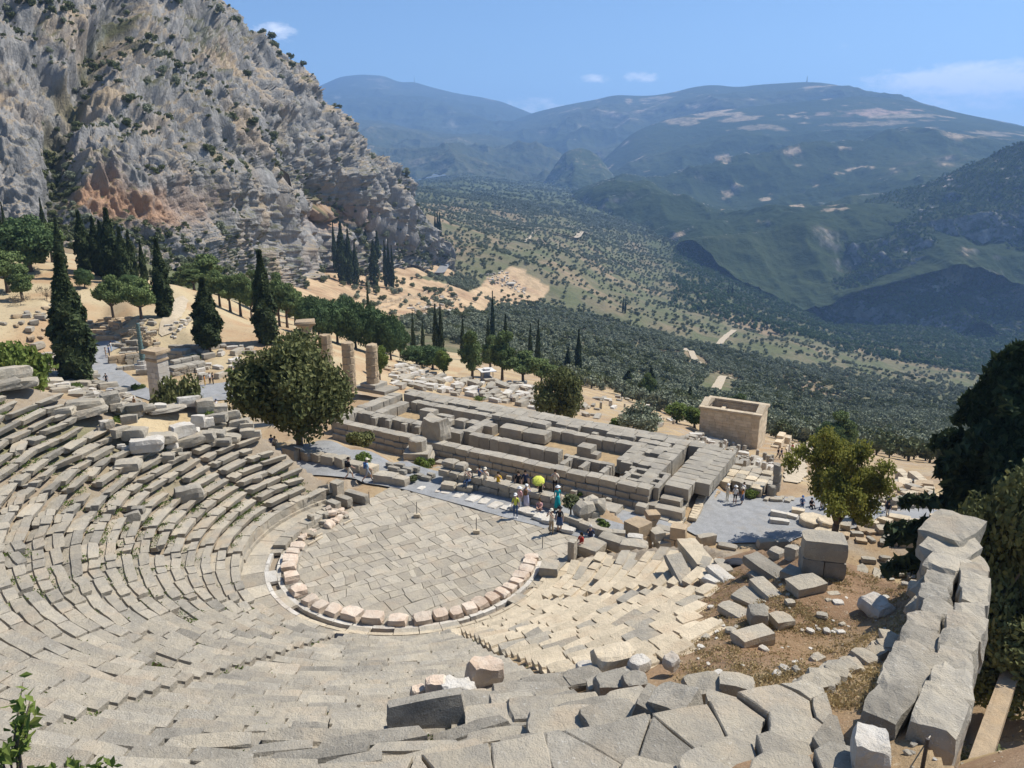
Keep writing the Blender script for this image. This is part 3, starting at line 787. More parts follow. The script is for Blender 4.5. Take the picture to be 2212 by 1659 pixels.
def build_cliff():
    G = sheet([CR, MIDU, LEDGE, LIP, FOOT, BASE, UNDER], 640, 430)
    nv, nu = G.shape[:2]
    p = G.reshape(-1, 3)
    N = normals(G)
    ps = p*np.array([1, 1, .22])
    big = fbm(ps, 1/75., 3, 101, .5).reshape(nv, nu)
    rid = fbm(ps, 1/26., 5, 111, .55, True).reshape(nv, nu)
    fin = fbm(ps, 1/7., 4, 121, .55, True).reshape(nv, nu)
    fi2 = fbm(p*np.array([1, 1, .45]), 1/3.2, 3, 127, .55, True).reshape(nv, nu)
    led = fbm(p*np.array([.4, .4, 1.6])+np.c_[p[:, 0]*0, p[:, 0]*0, p[:, 0]*.25], 1/30., 3, 131, .5, True).reshape(nv, nu)
    crest = np.ones(nv); crest[:26] = .3+.7*np.arange(26)/26
    depth = np.hypot(G[..., 0], G[..., 1])
    k = np.clip(depth/430, .7, 1.35)
    uu = 1106+FOC*G[..., 0]/(G[..., 1]*cp_-(G[..., 2]-H)*sp_)
    vv = 829.5-FOC*(G[..., 1]*sp_+(G[..., 2]-H)*cp_)/(G[..., 1]*cp_-(G[..., 2]-H)*sp_)
    def gully(line, w):
        L = np.array(line); best = np.full(uu.shape, 1e9)
        for a, b in zip(L[:-1], L[1:]):
            ab = b-a; t = np.clip(((uu-a[0])*ab[0]+(vv-a[1])*ab[1])/(ab@ab), 0, 1)
            best = np.minimum(best, np.hypot(uu-a[0]-t*ab[0], vv-a[1]-t*ab[1]))
        return np.exp(-(best/w)**2)
    g = gully([(262, 10), (215, 90), (185, 170), (150, 250), (120, 330), (130, 400), (110, 470)], 34)+.7*gully([(0, 60), (60, 120), (110, 220), (115, 330)], 26)
    g2 = gully([(590, 300), (650, 390), (720, 440), (760, 500)], 30)
    cave = np.exp(-(((uu-315)/95)**2+((vv-450)/50)**2))+.8*np.exp(-(((uu-705)/60)**2+((vv-468)/26)**2))+.6*np.exp(-(((uu-200)/55)**2+((vv-440)/35)**2))
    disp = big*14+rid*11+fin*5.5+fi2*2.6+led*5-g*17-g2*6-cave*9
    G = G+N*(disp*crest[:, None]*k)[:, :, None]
    N2 = normals(G)
    slope = N2[..., 2]
    sm = fbm(p, 1/40., 4, 141).reshape(nv, nu)
    n3 = fbm(p, 1/12., 4, 151).reshape(nv, nu)
    c = np.tile(np.array((.30, .29, .275)), (nv*nu, 1))
    f = lambda a: a.ravel()
    c = mixc(c, (.20, .19, .18), np.clip(f(fin)*-1.3-f(fi2)*.6, 0, .7))  # crevice shade put into the colour: darker where the fine relief sinks in
    c = mixc(c, (.50, .375, .25), np.clip(f(sm)*1.8-.45+f(n3)*.8, 0, .6))            # iron-stained rock
    c = mixc(c, (.42, .325, .21), np.clip((f(slope)-.55)*3.0+f(n3)*1.2, 0, .75))       # dry earth on ledges
    c = mixc(c, (.44, .26, .155), np.clip(f(cave)*1.25-.1+f(n3)*.9*np.clip(f(cave)*2, 0, 1), 0, .85))
    c = mixc(c, (.085, .10, .045), np.clip(f(g)*.8+f(g2)*.5+f(n3)*.8-.45, 0, .8))
    c = mixc(c, (.095, .105, .05), np.clip((f(slope)-.35)*2+f(fbm(p, 1/16., 4, 161).reshape(nv, nu))*2.4-1.0, 0, .8))
    full = back(G, 260, 190, 8)
    cc = np.concatenate([np.repeat(c[:nu][None], 8, 0).reshape(-1, 3), c])
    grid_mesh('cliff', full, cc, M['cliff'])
    return G, N2, slope, g+g2*.9, cave
CLG, CLN, CLS, CLGULLY, CLCAVE = build_cliff()
def mountain(name, lines, nu, nv, amp, sc, seed, cols, mat=None, bk=(2500, 900), crest=.3, rocky=None, octv=6, bare=None):
    G = sheet(lines, nu, nv)
    p0 = G.reshape(-1, 3)
    G, n = relief(G, amp, sc, seed, max(4, nv//7), True, octv, crest)
    p = G.reshape(-1, 3)
    N = normals(G)
    a = fbm(p, sc*1.7, 5, seed+3); b = fbm(p, sc*9, 4, seed+5)
    c = np.tile(np.array(cols[0]), (len(p), 1))
    c = mixc(c, cols[1], np.clip(.35+a*1.8, 0, 1))
    c = mixc(c, cols[2], np.clip(b*2.2+a-.75, 0, .7))
    if rocky:
        sl = 1-N[..., 2].ravel()
        c = mixc(c, rocky[0], np.clip((sl-rocky[1])*rocky[2]+b*1.4, 0, .9))
    if bare:
        uu = 1106+FOC*p0[:, 0]/(p0[:, 1]*cp_-(p0[:, 2]-H)*sp_)
        vv = 829.5-FOC*(p0[:, 1]*sp_+(p0[:, 2]-H)*cp_)/(p0[:, 1]*cp_-(p0[:, 2]-H)*sp_)
        for (bu, bv, ru, rv, k, col) in bare:
            m = np.exp(-(((uu-bu)/ru)**2+((vv-bv)/rv)**2))*1.3+b*1.3-.62
            c = mixc(c, col, np.clip(m*2.2, 0, k))
    nb = 8
    full = back(G, bk[0], bk[1], nb)
    cc = np.concatenate([np.repeat(c[:nu][None], nb, 0).reshape(-1, 3), c])
    grid_mesh(name, full, cc, mat or M['hill'])
    return G, N
GREEN = ((.048, .062, .030), (.070, .082, .042), (.26, .22, .15))
TAN = (.40, .31, .21); ROCK = (.26, .245, .23)
mountain('mountain', [[(600, 250, 11500), (655, 210, 11300), (672, 193, 11200), (700, 182, 11200), (735, 166, 11200), (780, 161, 11200), (830, 164, 11100), (862, 178, 11000), (895, 177, 11000), (930, 188, 10900), (985, 202, 10800), (1040, 210, 10600), (1085, 220, 10400), (1120, 234, 10200), (1150, 246, 10100), (1230, 275, 10000), (1330, 300, 10000)],
                      [(600, 262, 9500), (760, 235, 9300), (900, 240, 9200), (1050, 262, 9000), (1330, 320, 9000)], [(600, 300, 7600), (900, 290, 7600), (1330, 350, 7600)], [(600, 370, 6900), (900, 350, 6900), (1330, 400, 6900)]],
         320, 150, 230, 1/1300., 201, ((.05, .06, .035), (.065, .075, .045), (.22, .2, .16)), bk=(3000, 900), crest=.015, octv=5)
mountain('mountain', [[(1060, 290, 8600), (1100, 264, 8500), (1150, 244, 8400), (1200, 232, 8300), (1250, 222, 8200), (1300, 213, 8100), (1325, 205, 8000), (1350, 206, 8000), (1400, 208, 8000), (1450, 201, 7900), (1500, 188, 7800), (1545, 183, 7800), (1590, 189, 7700), (1640, 183, 7600), (1700, 179, 7500), (1750, 177, 7500), (1800, 182, 7400), (1850, 194, 7300), (1900, 200, 7200), (1990, 222, 7200), (2080, 246, 7200), (2160, 262, 7200), (2330, 300, 7200)],
                      [(1060, 310, 7400), (1200, 285, 7200), (1350, 262, 7000), (1550, 235, 6600), (1800, 225, 6500), (2330, 320, 6500)], [(1060, 350, 6300), (1300, 345, 6100), (1600, 300, 6000), (2330, 350, 6000)], [(1060, 400, 5800), (1500, 400, 5600), (2330, 400, 5600)]],
         360, 150, 190, 1/1100., 211, ((.05, .062, .035), (.07, .078, .045), (.24, .2, .15)), bk=(2500, 900), crest=.015, octv=5,
         bare=[(1790, 192, 70, 14, .8, TAN), (1900, 208, 50, 12, .8, TAN), (1358, 222, 10, 14, .8, TAN), (1420, 215, 40, 8, .6, TAN)])
mountain('hill', [[(660, 262, 7400), (760, 262, 7300), (830, 266, 7200), (900, 282, 7000), (980, 292, 6800), (1060, 296, 6600), (1120, 308, 6400), (1180, 332, 6200), (1240, 350, 6000), (1320, 378, 5800)],
                  [(660, 300, 6200), (830, 305, 5900), (1000, 330, 5500), (1180, 352, 5300), (1320, 392, 5200)], [(660, 340, 5200), (830, 350, 4800), (1000, 372, 4600), (1180, 385, 4600), (1320, 410, 4600)], [(660, 400, 4500), (1000, 415, 4200), (1320, 425, 4200)]],
         330, 150, 150, 1/700., 221, ((.06, .068, .04), (.085, .09, .052), (.20, .17, .12)), bk=(900, 350), crest=.15)
mountain('hill', [[(1185, 392, 4500), (1200, 358, 4450), (1225, 330, 4400), (1255, 322, 4400), (1285, 334, 4400), (1300, 352, 4400), (1330, 392, 4400), (1360, 420, 4400)],
                  [(1185, 402, 4100), (1240, 372, 3950), (1300, 385, 3950), (1360, 425, 4000)], [(1180, 430, 3700), (1260, 440, 3600), (1370, 445, 3700)]],
         90, 60, 45, 1/180., 231, GREEN, bk=(500, 260), crest=.3, rocky=(ROCK, .45, 3.0))
mountain('hill', [[(1180, 470, 5300), (1250, 395, 5400), (1275, 372, 5400), (1310, 340, 5400), (1345, 305, 5400), (1372, 284, 5400), (1400, 272, 5450), (1440, 258, 5500), (1500, 246, 5600), (1580, 236, 5700), (1680, 224, 5800), (1780, 214, 5800), (1860, 208, 5800), (1930, 213, 5800), (2000, 228, 5700), (2070, 244, 5600), (2140, 260, 5500), (2212, 275, 5400), (2330, 300, 5300), (2500, 330, 5300)],
                  [(1180, 480, 4500), (1275, 410, 4500), (1400, 345, 4500), (1580, 302, 4600), (1780, 290, 4600), (2000, 300, 4500), (2212, 330, 4300), (2500, 360, 4300)],
                  [(1180, 490, 3700), (1290, 440, 3600), (1420, 420, 3550), (1600, 385, 3500), (1800, 370, 3500), (2000, 370, 3500), (2212, 380, 3500), (2500, 390, 3500)],
                  [(1180, 490, 3000), (1290, 460, 2850), (1420, 470, 2700), (1550, 500, 2500), (1700, 490, 2500), (1900, 470, 2600), (2500, 450, 2700)],
                  [(1200, 500, 2700), (1400, 500, 2400), (1500, 540, 2150), (1600, 600, 1900), (1700, 640, 1820), (1800, 640, 1900), (2500, 600, 2200)],
                  [(1200, 540, 2500), (1400, 560, 2150), (1500, 600, 1850), (1600, 660, 1650), (1700, 690, 1620), (1800, 700, 1700), (2500, 700, 2000)]],
         420, 300, 165, 1/950., 241, ((.036, .050, .026), (.056, .070, .036), (.14, .125, .09)), bk=(1500, 500), crest=.02, rocky=(ROCK, .40, 2.4), octv=7,
         bare=[(1545, 245, 60, 14, .85, TAN), (1480, 262, 40, 12, .7, TAN), (1600, 262, 60, 9, .7, TAN), (1890, 244, 100, 10, .85, (.40, .28, .21)), (1960, 254, 90, 7, .7, TAN), (2010, 300, 60, 12, .85, TAN), (2080, 322, 100, 14, .9, TAN), (1900, 268, 120, 5, .5, TAN), (2150, 300, 80, 7, .6, TAN), (1660, 285, 60, 7, .5, TAN), (2050, 345, 60, 8, .8, TAN)])
GORGE, GORGEN = mountain('gorge_cliff', [[(1560, 660, 2050), (1640, 615, 2150), (1700, 570, 2250), (1760, 515, 2300), (1830, 462, 2350), (1890, 432, 2400), (1950, 415, 2400), (2010, 398, 2350), (2080, 366, 2350), (2150, 336, 2350), (2212, 312, 2350), (2330, 265, 2350), (2500, 210, 2350)],
                  [(1560, 665, 1950), (1700, 610, 2000), (1830, 520, 2060), (1950, 480, 2080), (2080, 440, 2100), (2212, 400, 2140), (2500, 330, 2140)],
                  [(1560, 670, 1850), (1700, 640, 1850), (1830, 600, 1850), (1950, 570, 1880), (2080, 540, 1960), (2212, 520, 2020), (2500, 470, 2040)],
                  [(1570, 672, 1780), (1700, 668, 1780), (1830, 655, 1780), (1950, 650, 1800), (2060, 640, 1880), (2212, 620, 1930), (2500, 600, 1950)],
                  [(1580, 680, 1740), (1700, 690, 1730), (1830, 700, 1730), (1950, 700, 1740), (2060, 690, 1800), (2212, 690, 1850), (2500, 690, 1880)],
                  [(1580, 720, 1700), (1830, 740, 1690), (2060, 740, 1720), (2500, 740, 1800)]],
         330, 280, 58, 1/170., 251, ((.040, .052, .025), (.055, .068, .034), (.19, .18, .165)), bk=(900, 300), crest=.25, rocky=((.235, .225, .225), .34, 2.6), octv=7,
         bare=[(2070, 580, 16, 30, .9, (.45, .43, .40)), (2045, 615, 24, 22, .9, (.45, .43, .40)), (2005, 655, 22, 16, .9, (.45, .43, .40)), (2120, 610, 12, 18, .7, (.42, .4, .38)), (1945, 672, 20, 8, .7, (.36, .24, .16))])
def track_on(name, G, line, width):
    """a pale track lying on a hillside sheet: nearest surface points along a sight-line polyline"""
    p = G.reshape(-1, 3)
    f = p[:, 1]*cp_-(p[:, 2]-H)*sp_
    uu = 1106+FOC*p[:, 0]/f; vv = 829.5-FOC*(p[:, 1]*sp_+(p[:, 2]-H)*cp_)/f
    L = np.array(line, float); pts = []
    for a, b in zip(L[:-1], L[1:]):
        for t in np.linspace(0, 1, 8, endpoint=False):
            q = a+(b-a)*t
            k = np.argmin((uu-q[0])**2+(vv-q[1])**2)
            pts.append(Pd(q[0], q[1], math.hypot(p[k, 0], p[k, 1])-14))
    V, F = tube(pts, [width*(.7+.5*random.random()) for _ in pts], 5)
    return link(name, mesh_np(name, V, F, [M['track']], None, True), kind='structure')
# ---------------------------------------------------------------- the theatre
theatre = thing('ancient_theatre', 'curved rows of worn grey and cream stone seats round the paved orchestra', 'theatre', (OX, OY, 0))
AISLES = (-41.0, -70.3, -103.0, -136.0, -169.0, 158.0)
def a180(a): return (a+180) % 360-180
def seat_state(row, a):
    """None: no seat here; else how ruined (0 crisp .. 1 broken)"""
    a = a % 360            # 120 .. 360
    left = np.interp(row, [0, 2.5, 5, 7.5, 9.5, 12, 13, 14, 15, 18.5, 20, 22, 27], [136.5, 138, 140, 143, 146, 148, 160, 166, 167, 167.5, 167, 169, 171])
    right = np.interp(row, [0, 1, 5, 9, 10, 12, 13, 15, 17, 18, 18.6, 20, 20.6, 22, 24, 27], [342, 344, 338, 335, 333, 325, 316, 310, 307, 300, 296, 288, 286.5, 287, 289, 290])
    if a < left or a > right: return None
    if 11.4 <= row <= 15.2 and a < 167.5: return None
    ruin = .15
    if a < 215 and row > 3: ruin = .35+.25*min(1, (row-3)/10)*(1 if a < 195 else .6)
    if a < left+7: ruin += .3
    if a > 266 and row > 20: ruin = .7
    if a > right-5: ruin += .3
    return ruin
def seat_verts(r0, r1, a0, a1, z0, z1, ruin, g, lip=.0):
    V, F = LAT_SEAT
    V = V.copy(); rear = V[:, 1] > .1
    V[:, 1] = np.where(np.abs(V[:, 1]) < .5, np.where(V[:, 1] > 0, .12, .02), V[:, 1])
    ed = (np.abs(V) > .99).sum(1)
    rd = .10+.22*ruin
    n = np.linalg.norm(V, axis=1, keepdims=True)
    V = V*(1-rd*.35)+rd*.35*V/np.maximum(n, .6)*1.2
    V *= (1-np.where(ed >= 3, g.random(len(V))*(.04+.16*ruin), 0))[:, None]
    V += (g.random(V.shape)-.5)*np.array([.035+.06*ruin, .02+.16*ruin, .06+.18*ruin])
    a = a0+(V[:, 0]*.5+.5)*(a1-a0)
    r = r0+(V[:, 1]*.5+.5)*(r1-r0)
    z = z0+(V[:, 2]*.5+.5)*(z1-z0)
    front = (V[:, 1] < -.6)
    r = r-np.where(front & (V[:, 2] > 0), lip, 0)+np.where(front & (V[:, 2] < 0), .07, 0)
    z = z-np.where(rear & (V[:, 2] > 0), .085, 0)+np.where((V[:, 1] < -.6) & (V[:, 2] > 0), -.01, 0)
    t = g.normal(0, 1, 3)
    z = z+t[0]*.02*(1+1.5*ruin)*V[:, 0]+t[1]*.015*(1+2.5*ruin)*V[:, 1]
    rr = r+t[2]*.025*(1+2*ruin)*V[:, 0]
    return np.c_[rr*np.cos(a), rr*np.sin(a), z], F
def build_seats():
    g = np.random.default_rng(21)
    blocks = []
    for row in range(28):
        r = R0+row*ROW
        edges = [130, 158, 191, 224, 257, 289.7, 319, 346]
        for w in range(7):
            a0, a1 = edges[w], edges[w+1]
            cream = (w == 6 and row < 17) or (w == 5 and row < 17)
            cream = w in (5, 6) and row < 18.5 and a1 > 290 and a0 >= 289
            gap = .38 if row < 22 else .1
            st = math.degrees(gap/r)
            a = a0+(0 if w in (2, 3) else st*.6); end = a1-(0 if w in (1, 2, 3) and False else st*.6)
            big = 1.0 if row < 16 else (1.25 if row < 21 else 1.7)
            if w in (0, 1): big *= 1.25
            while a < end-.3:
                L = g.uniform(.75, 1.75)*big
                b = min(end, a+math.degrees(L/r))
                if end-b < math.degrees(.45/r): b = end
                mid = (a+b)/2
                s = seat_state(row+g.uniform(-.4, .4), mid)
                if s is not None and g.random() > (.015+.10*max(0, s-.35)):
                    gapj = (.012+.03*s*g.random())/r
                    z1 = cone_z(r)+g.normal(0, .012+.03*s)
                    dep = ROW+(.06 if s < .5 else g.uniform(-.08, .08))
                    V, F = seat_verts(r-.02, r-.02+dep, R(a)+gapj, R(b)-gapj, z1-(.36 if s < .4 else .34), z1, s, g, .03+.05*g.random()*(1+s))
                    if s > .5 and g.random() < .35:       # shifted or tipped
                        c = V.mean(0)
                        Mx = np.array(Euler((g.normal(0, .09), g.normal(0, .09), g.normal(0, .14))).to_matrix())
                        V = (V-c) @ Mx.T+c+np.array([g.normal(0, .08), g.normal(0, .08), g.uniform(0, .06)])
                    x, y, z = V.mean(0)+np.array([OX, OY, 0])
                    u, v, f = scr((x, y, z))
                    vis = 0 if (u < -30 or u > 2240 or v > 1690 or f < 1) else (b-a)/57.3*r*.7/f**2*(22-z+3)
                    mat = 'stone_cream' if cream and (g.random() > .12) else ('stone_dark' if g.random() < .10+.3*(row > 20 and a > 262) else 'stone')
                    blocks.append((vis, V, F, mat, g.random()))
                a = b
    blocks.sort(key=lambda b: -b[0])
    for vis, V, F, mat, t in blocks[:290]:
        c = V.mean(0)
        me = mesh_np('seat_block', V-c, F, [M[mat]], None, False, {'tint': ('FACE', np.full(len(F), t))})
        link('seat_block', me, theatre, tuple(c))
    mats = ['stone', 'stone_cream', 'stone_dark']
    mb = MB()
    for vis, V, F, mat, t in blocks[290:]: mb.add(V, F, mats.index(mat), t)
    o = mb.build('seat_rows', [M[k] for k in mats], theatre); o['kind'] = 'stuff'
build_seats()
def arc_block(r0, r1, a0, a1, z0, z1, n=3, jit=.012, g=rng, slope=0):
    """one stone of a ring, slightly worn"""
    V = []; F = []
    for i in range(n+1):
        a = R(a0+(a1-a0)*i/n)
        for r, z in ((r0, z0), (r1, z0), (r1, z1+slope), (r0, z1)):
            V.append((r*math.cos(a), r*math.sin(a), z))
    for i in range(n):
        b = i*4
        for k in range(4):
            F.append([b+k, b+(k+1) % 4, b+4+(k+1) % 4, b+4+k][::-1])
    F.append([0, 1, 2, 3]); F.append([n*4+3, n*4+2, n*4+1, n*4])
    V = np.array(V)+(g.random((len(V), 3))-.5)*2*jit
    return V, F
def part_arc(name, mat, *a, **k):
    V, F = arc_block(*a, **k)
    c = V.mean(0)
    return link(name, mesh_np(name, V-c, F, [M[mat]], None, False, {'tint': ('FACE', np.full(len(F), rng.random()))}), theatre, tuple(c))
a = -224.0
while a < -10:
    b = min(-8, a+rng.uniform(6, 12))
    part_arc('corridor_slab', 'orch' if a < -75 else 'stone_cream', 8.34, 9.56, a+.1, b-.1, -.15, .20+rng.normal(0, .012), n=4)
    a = b
a = -226.0
while a < -14:
    b = min(-13, a+rng.uniform(4.5, 8.5))
    if a < -172:
        part_arc('podium_base', 'orch', 9.48, 9.80, a+.08, b-.08, .0, .42, n=3)
        part_arc('podium_block', 'stone', 9.60, 9.95, a+.08, b-.08, .42, .98+rng.normal(0, .02), n=3, jit=.02)
    else:
        part_arc('podium_block', 'stone' if a < -70 else 'stone_cream', 9.58, 9.95, a+.08, b-.08, .0, .70 if a < -110 else .62, n=3, jit=.02)
    a = b
a = -220.0
while a < -8:
    b = min(-7, a+rng.uniform(5, 9))
    covered = (-96 < a < -70) or (-150 < a < -139) or (a < -186) or (-45 < a < -37) or (-168 < a < -163) or (-108 < a < -104)
    mt = 'stone_white' if a > -185 else 'stone'
    part_arc('drain_kerb', mt, 7.44, 7.68, a+.15, b-.15, -.4, .12+rng.normal(0, .015), n=3)
    part_arc('corridor_kerb', 'stone_white' if -185 < a < -130 else ('orch' if a < -130 else 'stone_cream'), 8.12, 8.33, a+.15, b-.15, -.4, .215, n=3)
    if covered: part_arc('drain_cover', 'stone' if not (-168 < a < -163) else 'stone_white', 7.70, 8.22, a+.1, b-.1, .02, .225 if a < -180 or a > -60 else .17, n=3, jit=.02)
    a = b
a = -222.0
while a < -8:                               # the low worn kerb inside the drain
    b = min(-7, a+rng.uniform(4, 8))
    part_arc('inner_kerb', 'stone_dark', 7.18, 7.40, a+.3, b-.3, -.3, .03+rng.normal(0, .02), n=2, jit=.025)
    a = b
a = -222.0
while a < -188:
    b = a+rng.uniform(5, 8)
    part_arc('kerb_block', 'stone', 7.55, 8.34, a+.15, b-.15, -.1, .48+rng.normal(0, .02), n=3, jit=.025)
    a = b
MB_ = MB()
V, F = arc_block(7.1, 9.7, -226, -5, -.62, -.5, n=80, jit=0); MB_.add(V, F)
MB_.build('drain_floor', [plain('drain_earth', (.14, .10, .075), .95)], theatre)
# ---- the paved orchestra floor
def clip_half(poly, a, b, c):      # keep a*x+b*y <= c
    out = []
    for i in range(len(poly)):
        p, q = poly[i], poly[(i+1) % len(poly)]
        dp, dq = a*p[0]+b*p[1]-c, a*q[0]+b*q[1]-c
        if dp <= 0: out.append(p)
        if dp*dq < 0:
            t = dp/(dp-dq); out.append((p[0]+(q[0]-p[0])*t, p[1]+(q[1]-p[1])*t))
    return out
def prism(poly, z0, z1, tilt=(0, 0), inset=.0):
    c = np.mean(poly, axis=0)
    p = np.array(poly)
    n = len(p)
    q = c+(p-c)*(1-inset)
    top = np.c_[q, z1+(q-c)@np.array(tilt)]
    mid = np.c_[p, z1-.025+(p-c)@np.array(tilt)]
    bot = np.c_[p, np.full(n, z0)]
    V = np.concatenate([top, mid, bot])
    F = [list(range(n))]
    for k in range(2):
        for i in range(n):
            j = (i+1) % n
            F.append([k*n+i, (k+1)*n+i, (k+1)*n+j, k*n+j])
    return V, F
def area(p):
    p = np.array(p); x, y = p[:, 0], p[:, 1]
    return .5*abs(np.dot(x, np.roll(y, -1))-np.dot(y, np.roll(x, -1)))
orch = thing('orchestra_floor', 'round orchestra floor of irregular grey paving slabs inside the seats', 'stone floor', (0, 0, 0))
def build_floor():
    g = np.random.default_rng(5)
    th = R(33); e1 = np.array([math.cos(th), math.sin(th)]); e2 = np.array([-e1[1], e1[0]])
    cells = []
    rows = [-16]
    while rows[-1] < 13: rows.append(rows[-1]+g.uniform(.45, 1.05))
    offs = [g.uniform(-.09, .09, 2) for _ in rows]
    def rowy(i, x): return rows[i]+.10*math.sin(x*.7+i)+.05*math.sin(x*2.3+i*1.7)
    for i in range(len(rows)-1):
        x = -16+g.random()
        jit = .12
        tb = g.normal(0, jit); bb = x
        tt = x+tb
        while x < 14:
            w = g.uniform(.55, 1.45); x += w
            nt = x+g.normal(0, jit)
            poly = [(bb, rowy(i, bb)), (x, rowy(i, x)), (nt, rowy(i+1, nt)), (tt, rowy(i+1, tt))]
            bb, tt = x, nt
            if g.random() < .24:       # cracked across
                s = g.uniform(.35, .65); q = g.uniform(.35, .65)
                m0 = (poly[0][0]*(1-s)+poly[1][0]*s, poly[0][1]*(1-s)+poly[1][1]*s); m1 = (poly[3][0]*(1-q)+poly[2][0]*q, poly[3][1]*(1-q)+poly[2][1]*q)
                cells += [[poly[0], m0, m1, poly[3]], [m0, poly[1], poly[2], m1]]
            else: cells.append(poly)
    slabs = []
    for poly in cells:
        P2 = [np.array([OX, OY])+e1*a+e2*b for a, b in poly]
        c = np.mean(P2, axis=0)
        P2 = [tuple(c+(p-c)*(1-.011/np.linalg.norm(p-c))+(g.random(2)-.5)*.022) for p in P2]
        da = (c-PATH_B)@PATH_N
        on_apron = -6.5 < da and -2.9 < (c-PATH_B)@PATH_D < 13.6 and da < .6
        if np.linalg.norm(c-[OX, OY]) > 9.5 and not on_apron: continue
        if not on_apron:
            for k in range(40):
                t = 2*math.pi*k/40
                P2 = clip_half(P2, math.cos(t), math.sin(t), OX*math.cos(t)+OY*math.sin(t)+7.12)
                if len(P2) < 3: break
        else:
            P2 = clip_half(P2, PATH_N[0], PATH_N[1], PATH_B@PATH_N+.45)
            if len(P2) >= 3: P2 = clip_half(P2, -PATH_D[0], -PATH_D[1], -(PATH_B@PATH_D)+2.6)
            if len(P2) >= 3: P2 = clip_half(P2, PATH_D[0], PATH_D[1], PATH_B@PATH_D+13.4)
        if len(P2) < 3 or area(P2) < .06: continue
        slabs.append((area(P2), P2, da))
    slabs.sort(key=lambda s: -s[0])
    mb = MB()
    for i, (ar, P2, da) in enumerate(slabs):
        c = np.mean(P2, axis=0)
        if ((np.array(P2[1])-P2[0])[0]*(np.array(P2[2])-P2[0])[1]-(np.array(P2[1])-P2[0])[1]*(np.array(P2[2])-P2[0])[0]) < 0: P2 = P2[::-1]
        V, F = prism(P2, -.2, g.normal(.0, .006), g.normal(0, .006, 2), .035)
        if i < 290:
            o = np.array([c[0], c[1], 0])
            link('paving_slab', mesh_np('paving_slab', V-o, F, [M['orch']], None, False, {'tint': ('FACE', np.full(len(F), g.random()))}), orch, tuple(o))
        else: mb.add(V, F, 0, g.random())
    if mb.n: mb.build('paving_fragments', [M['orch']], orch)['kind'] = 'stuff'
build_floor()
# ---------------------------------------------------------------- loose blocks as things
ROCKMESH = {}
def block(name, label, dims, loc, rz=0, mat='stone', rnd=.15, jit=.06, tilt=(0, 0), group=None, cat='stone block', lat=LAT333, sink=.06, share=None):
    if share is not None and share in ROCKMESH:
        me = ROCKMESH[share]
        o = link(name, me)
        o.scale = dims
    else:
        d = (1, 1, 1) if share is not None else dims
        V, F = rockshape(d, rnd, jit, int(rng.integers(1e9)), lat)
        me = mesh_np(name, V, F, [M[mat]], None, False, {'tint': ('FACE', np.full(len(F), rng.random()))})
        if share is not None: ROCKMESH[share] = me
        o = link(name, me)
        if share is not None: o.scale = dims
    o.location = (loc[0], loc[1], loc[2]-sink*dims[2])
    o.rotation_euler = (tilt[0], tilt[1], rz)
    return tag(o, label, cat, group)
def along(u1, v1, u2, v2):
    a, b = hit(u1, v1), hit(u2, v2)
    c = (a+b)/2; dxy = (b-a)[:2]
    return c, float(np.hypot(*dxy)), math.atan2(dxy[1], dxy[0])
def blk(u1, v1, u2, v2, w, h, label, mat='stone', rnd=.12, jit=.06, tilt=(0, 0), name='stone_block', dz=0, group=None, L=None, lat=LAT333, cat='stone block'):
    """a block whose base centre line runs between two points of the picture's ground"""
    c, l, rz = along(u1, v1, u2, v2)
    z = tz(c[0], c[1])+dz
    return block(name, label, (L or max(l, .3), w, h), (c[0], c[1], z), rz, mat, rnd, jit, tilt, group, lat=lat, cat=cat)
def rock(u, v, w, d, h, label, mat='stone', rz=0, rnd=.35, jit=.12, tilt=(0, 0), name='boulder', cat='boulder', dz=0, group=None, lat=LAT333, sink=.12):
    p = hit(u, v)
    return block(name, label, (w, d, h), (p[0], p[1], tz(p[0], p[1])+dz), rz, mat, rnd, jit, tilt, group, cat, lat, sink)
# ---- pink blocks round the orchestra
z2 = lambda x, y: Z(900, 1500, x, y)
RIM = [(-186, .62, .36), (-179, .7, .4), (-172, .8, .45), (-165.5, .75, .45), (-154.5, .95, .5), (-142, .9, .5), (-131.5, .75, .42), (-124.5, .72, .4), (-117.5, .78, .42), (-108.5, 1.05, .5), (-99, 1.05, .5), (-88.5, .95, .48), (-78.5, .95, .46),
       (-71, .75, .46), (-64.5, .66, .44), (-58.5, .68, .44), (-52.5, .70, .44), (-46, .62, .42), (-40.5, .58, .42), (-35, .58, .4), (-29.5, .55, .4), (-24, .72, .42), (-17.5, .74, .4), (-11, .66, .42), (-5.5, .55, .36)]
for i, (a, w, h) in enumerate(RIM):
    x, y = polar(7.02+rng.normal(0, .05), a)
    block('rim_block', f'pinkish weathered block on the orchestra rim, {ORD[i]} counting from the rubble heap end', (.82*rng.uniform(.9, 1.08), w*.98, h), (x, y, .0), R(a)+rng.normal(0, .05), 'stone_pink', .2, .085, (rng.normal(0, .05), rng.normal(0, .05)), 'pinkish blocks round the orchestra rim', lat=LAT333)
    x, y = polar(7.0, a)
    block('stone_plinth', 'thin dark slab under a pinkish rim block', (.98, w*1.05, .12), (x, y, -.04), R(a), 'stone_dark', .03, .02, (0, 0), 'thin slabs under the rim blocks', lat=LAT333)
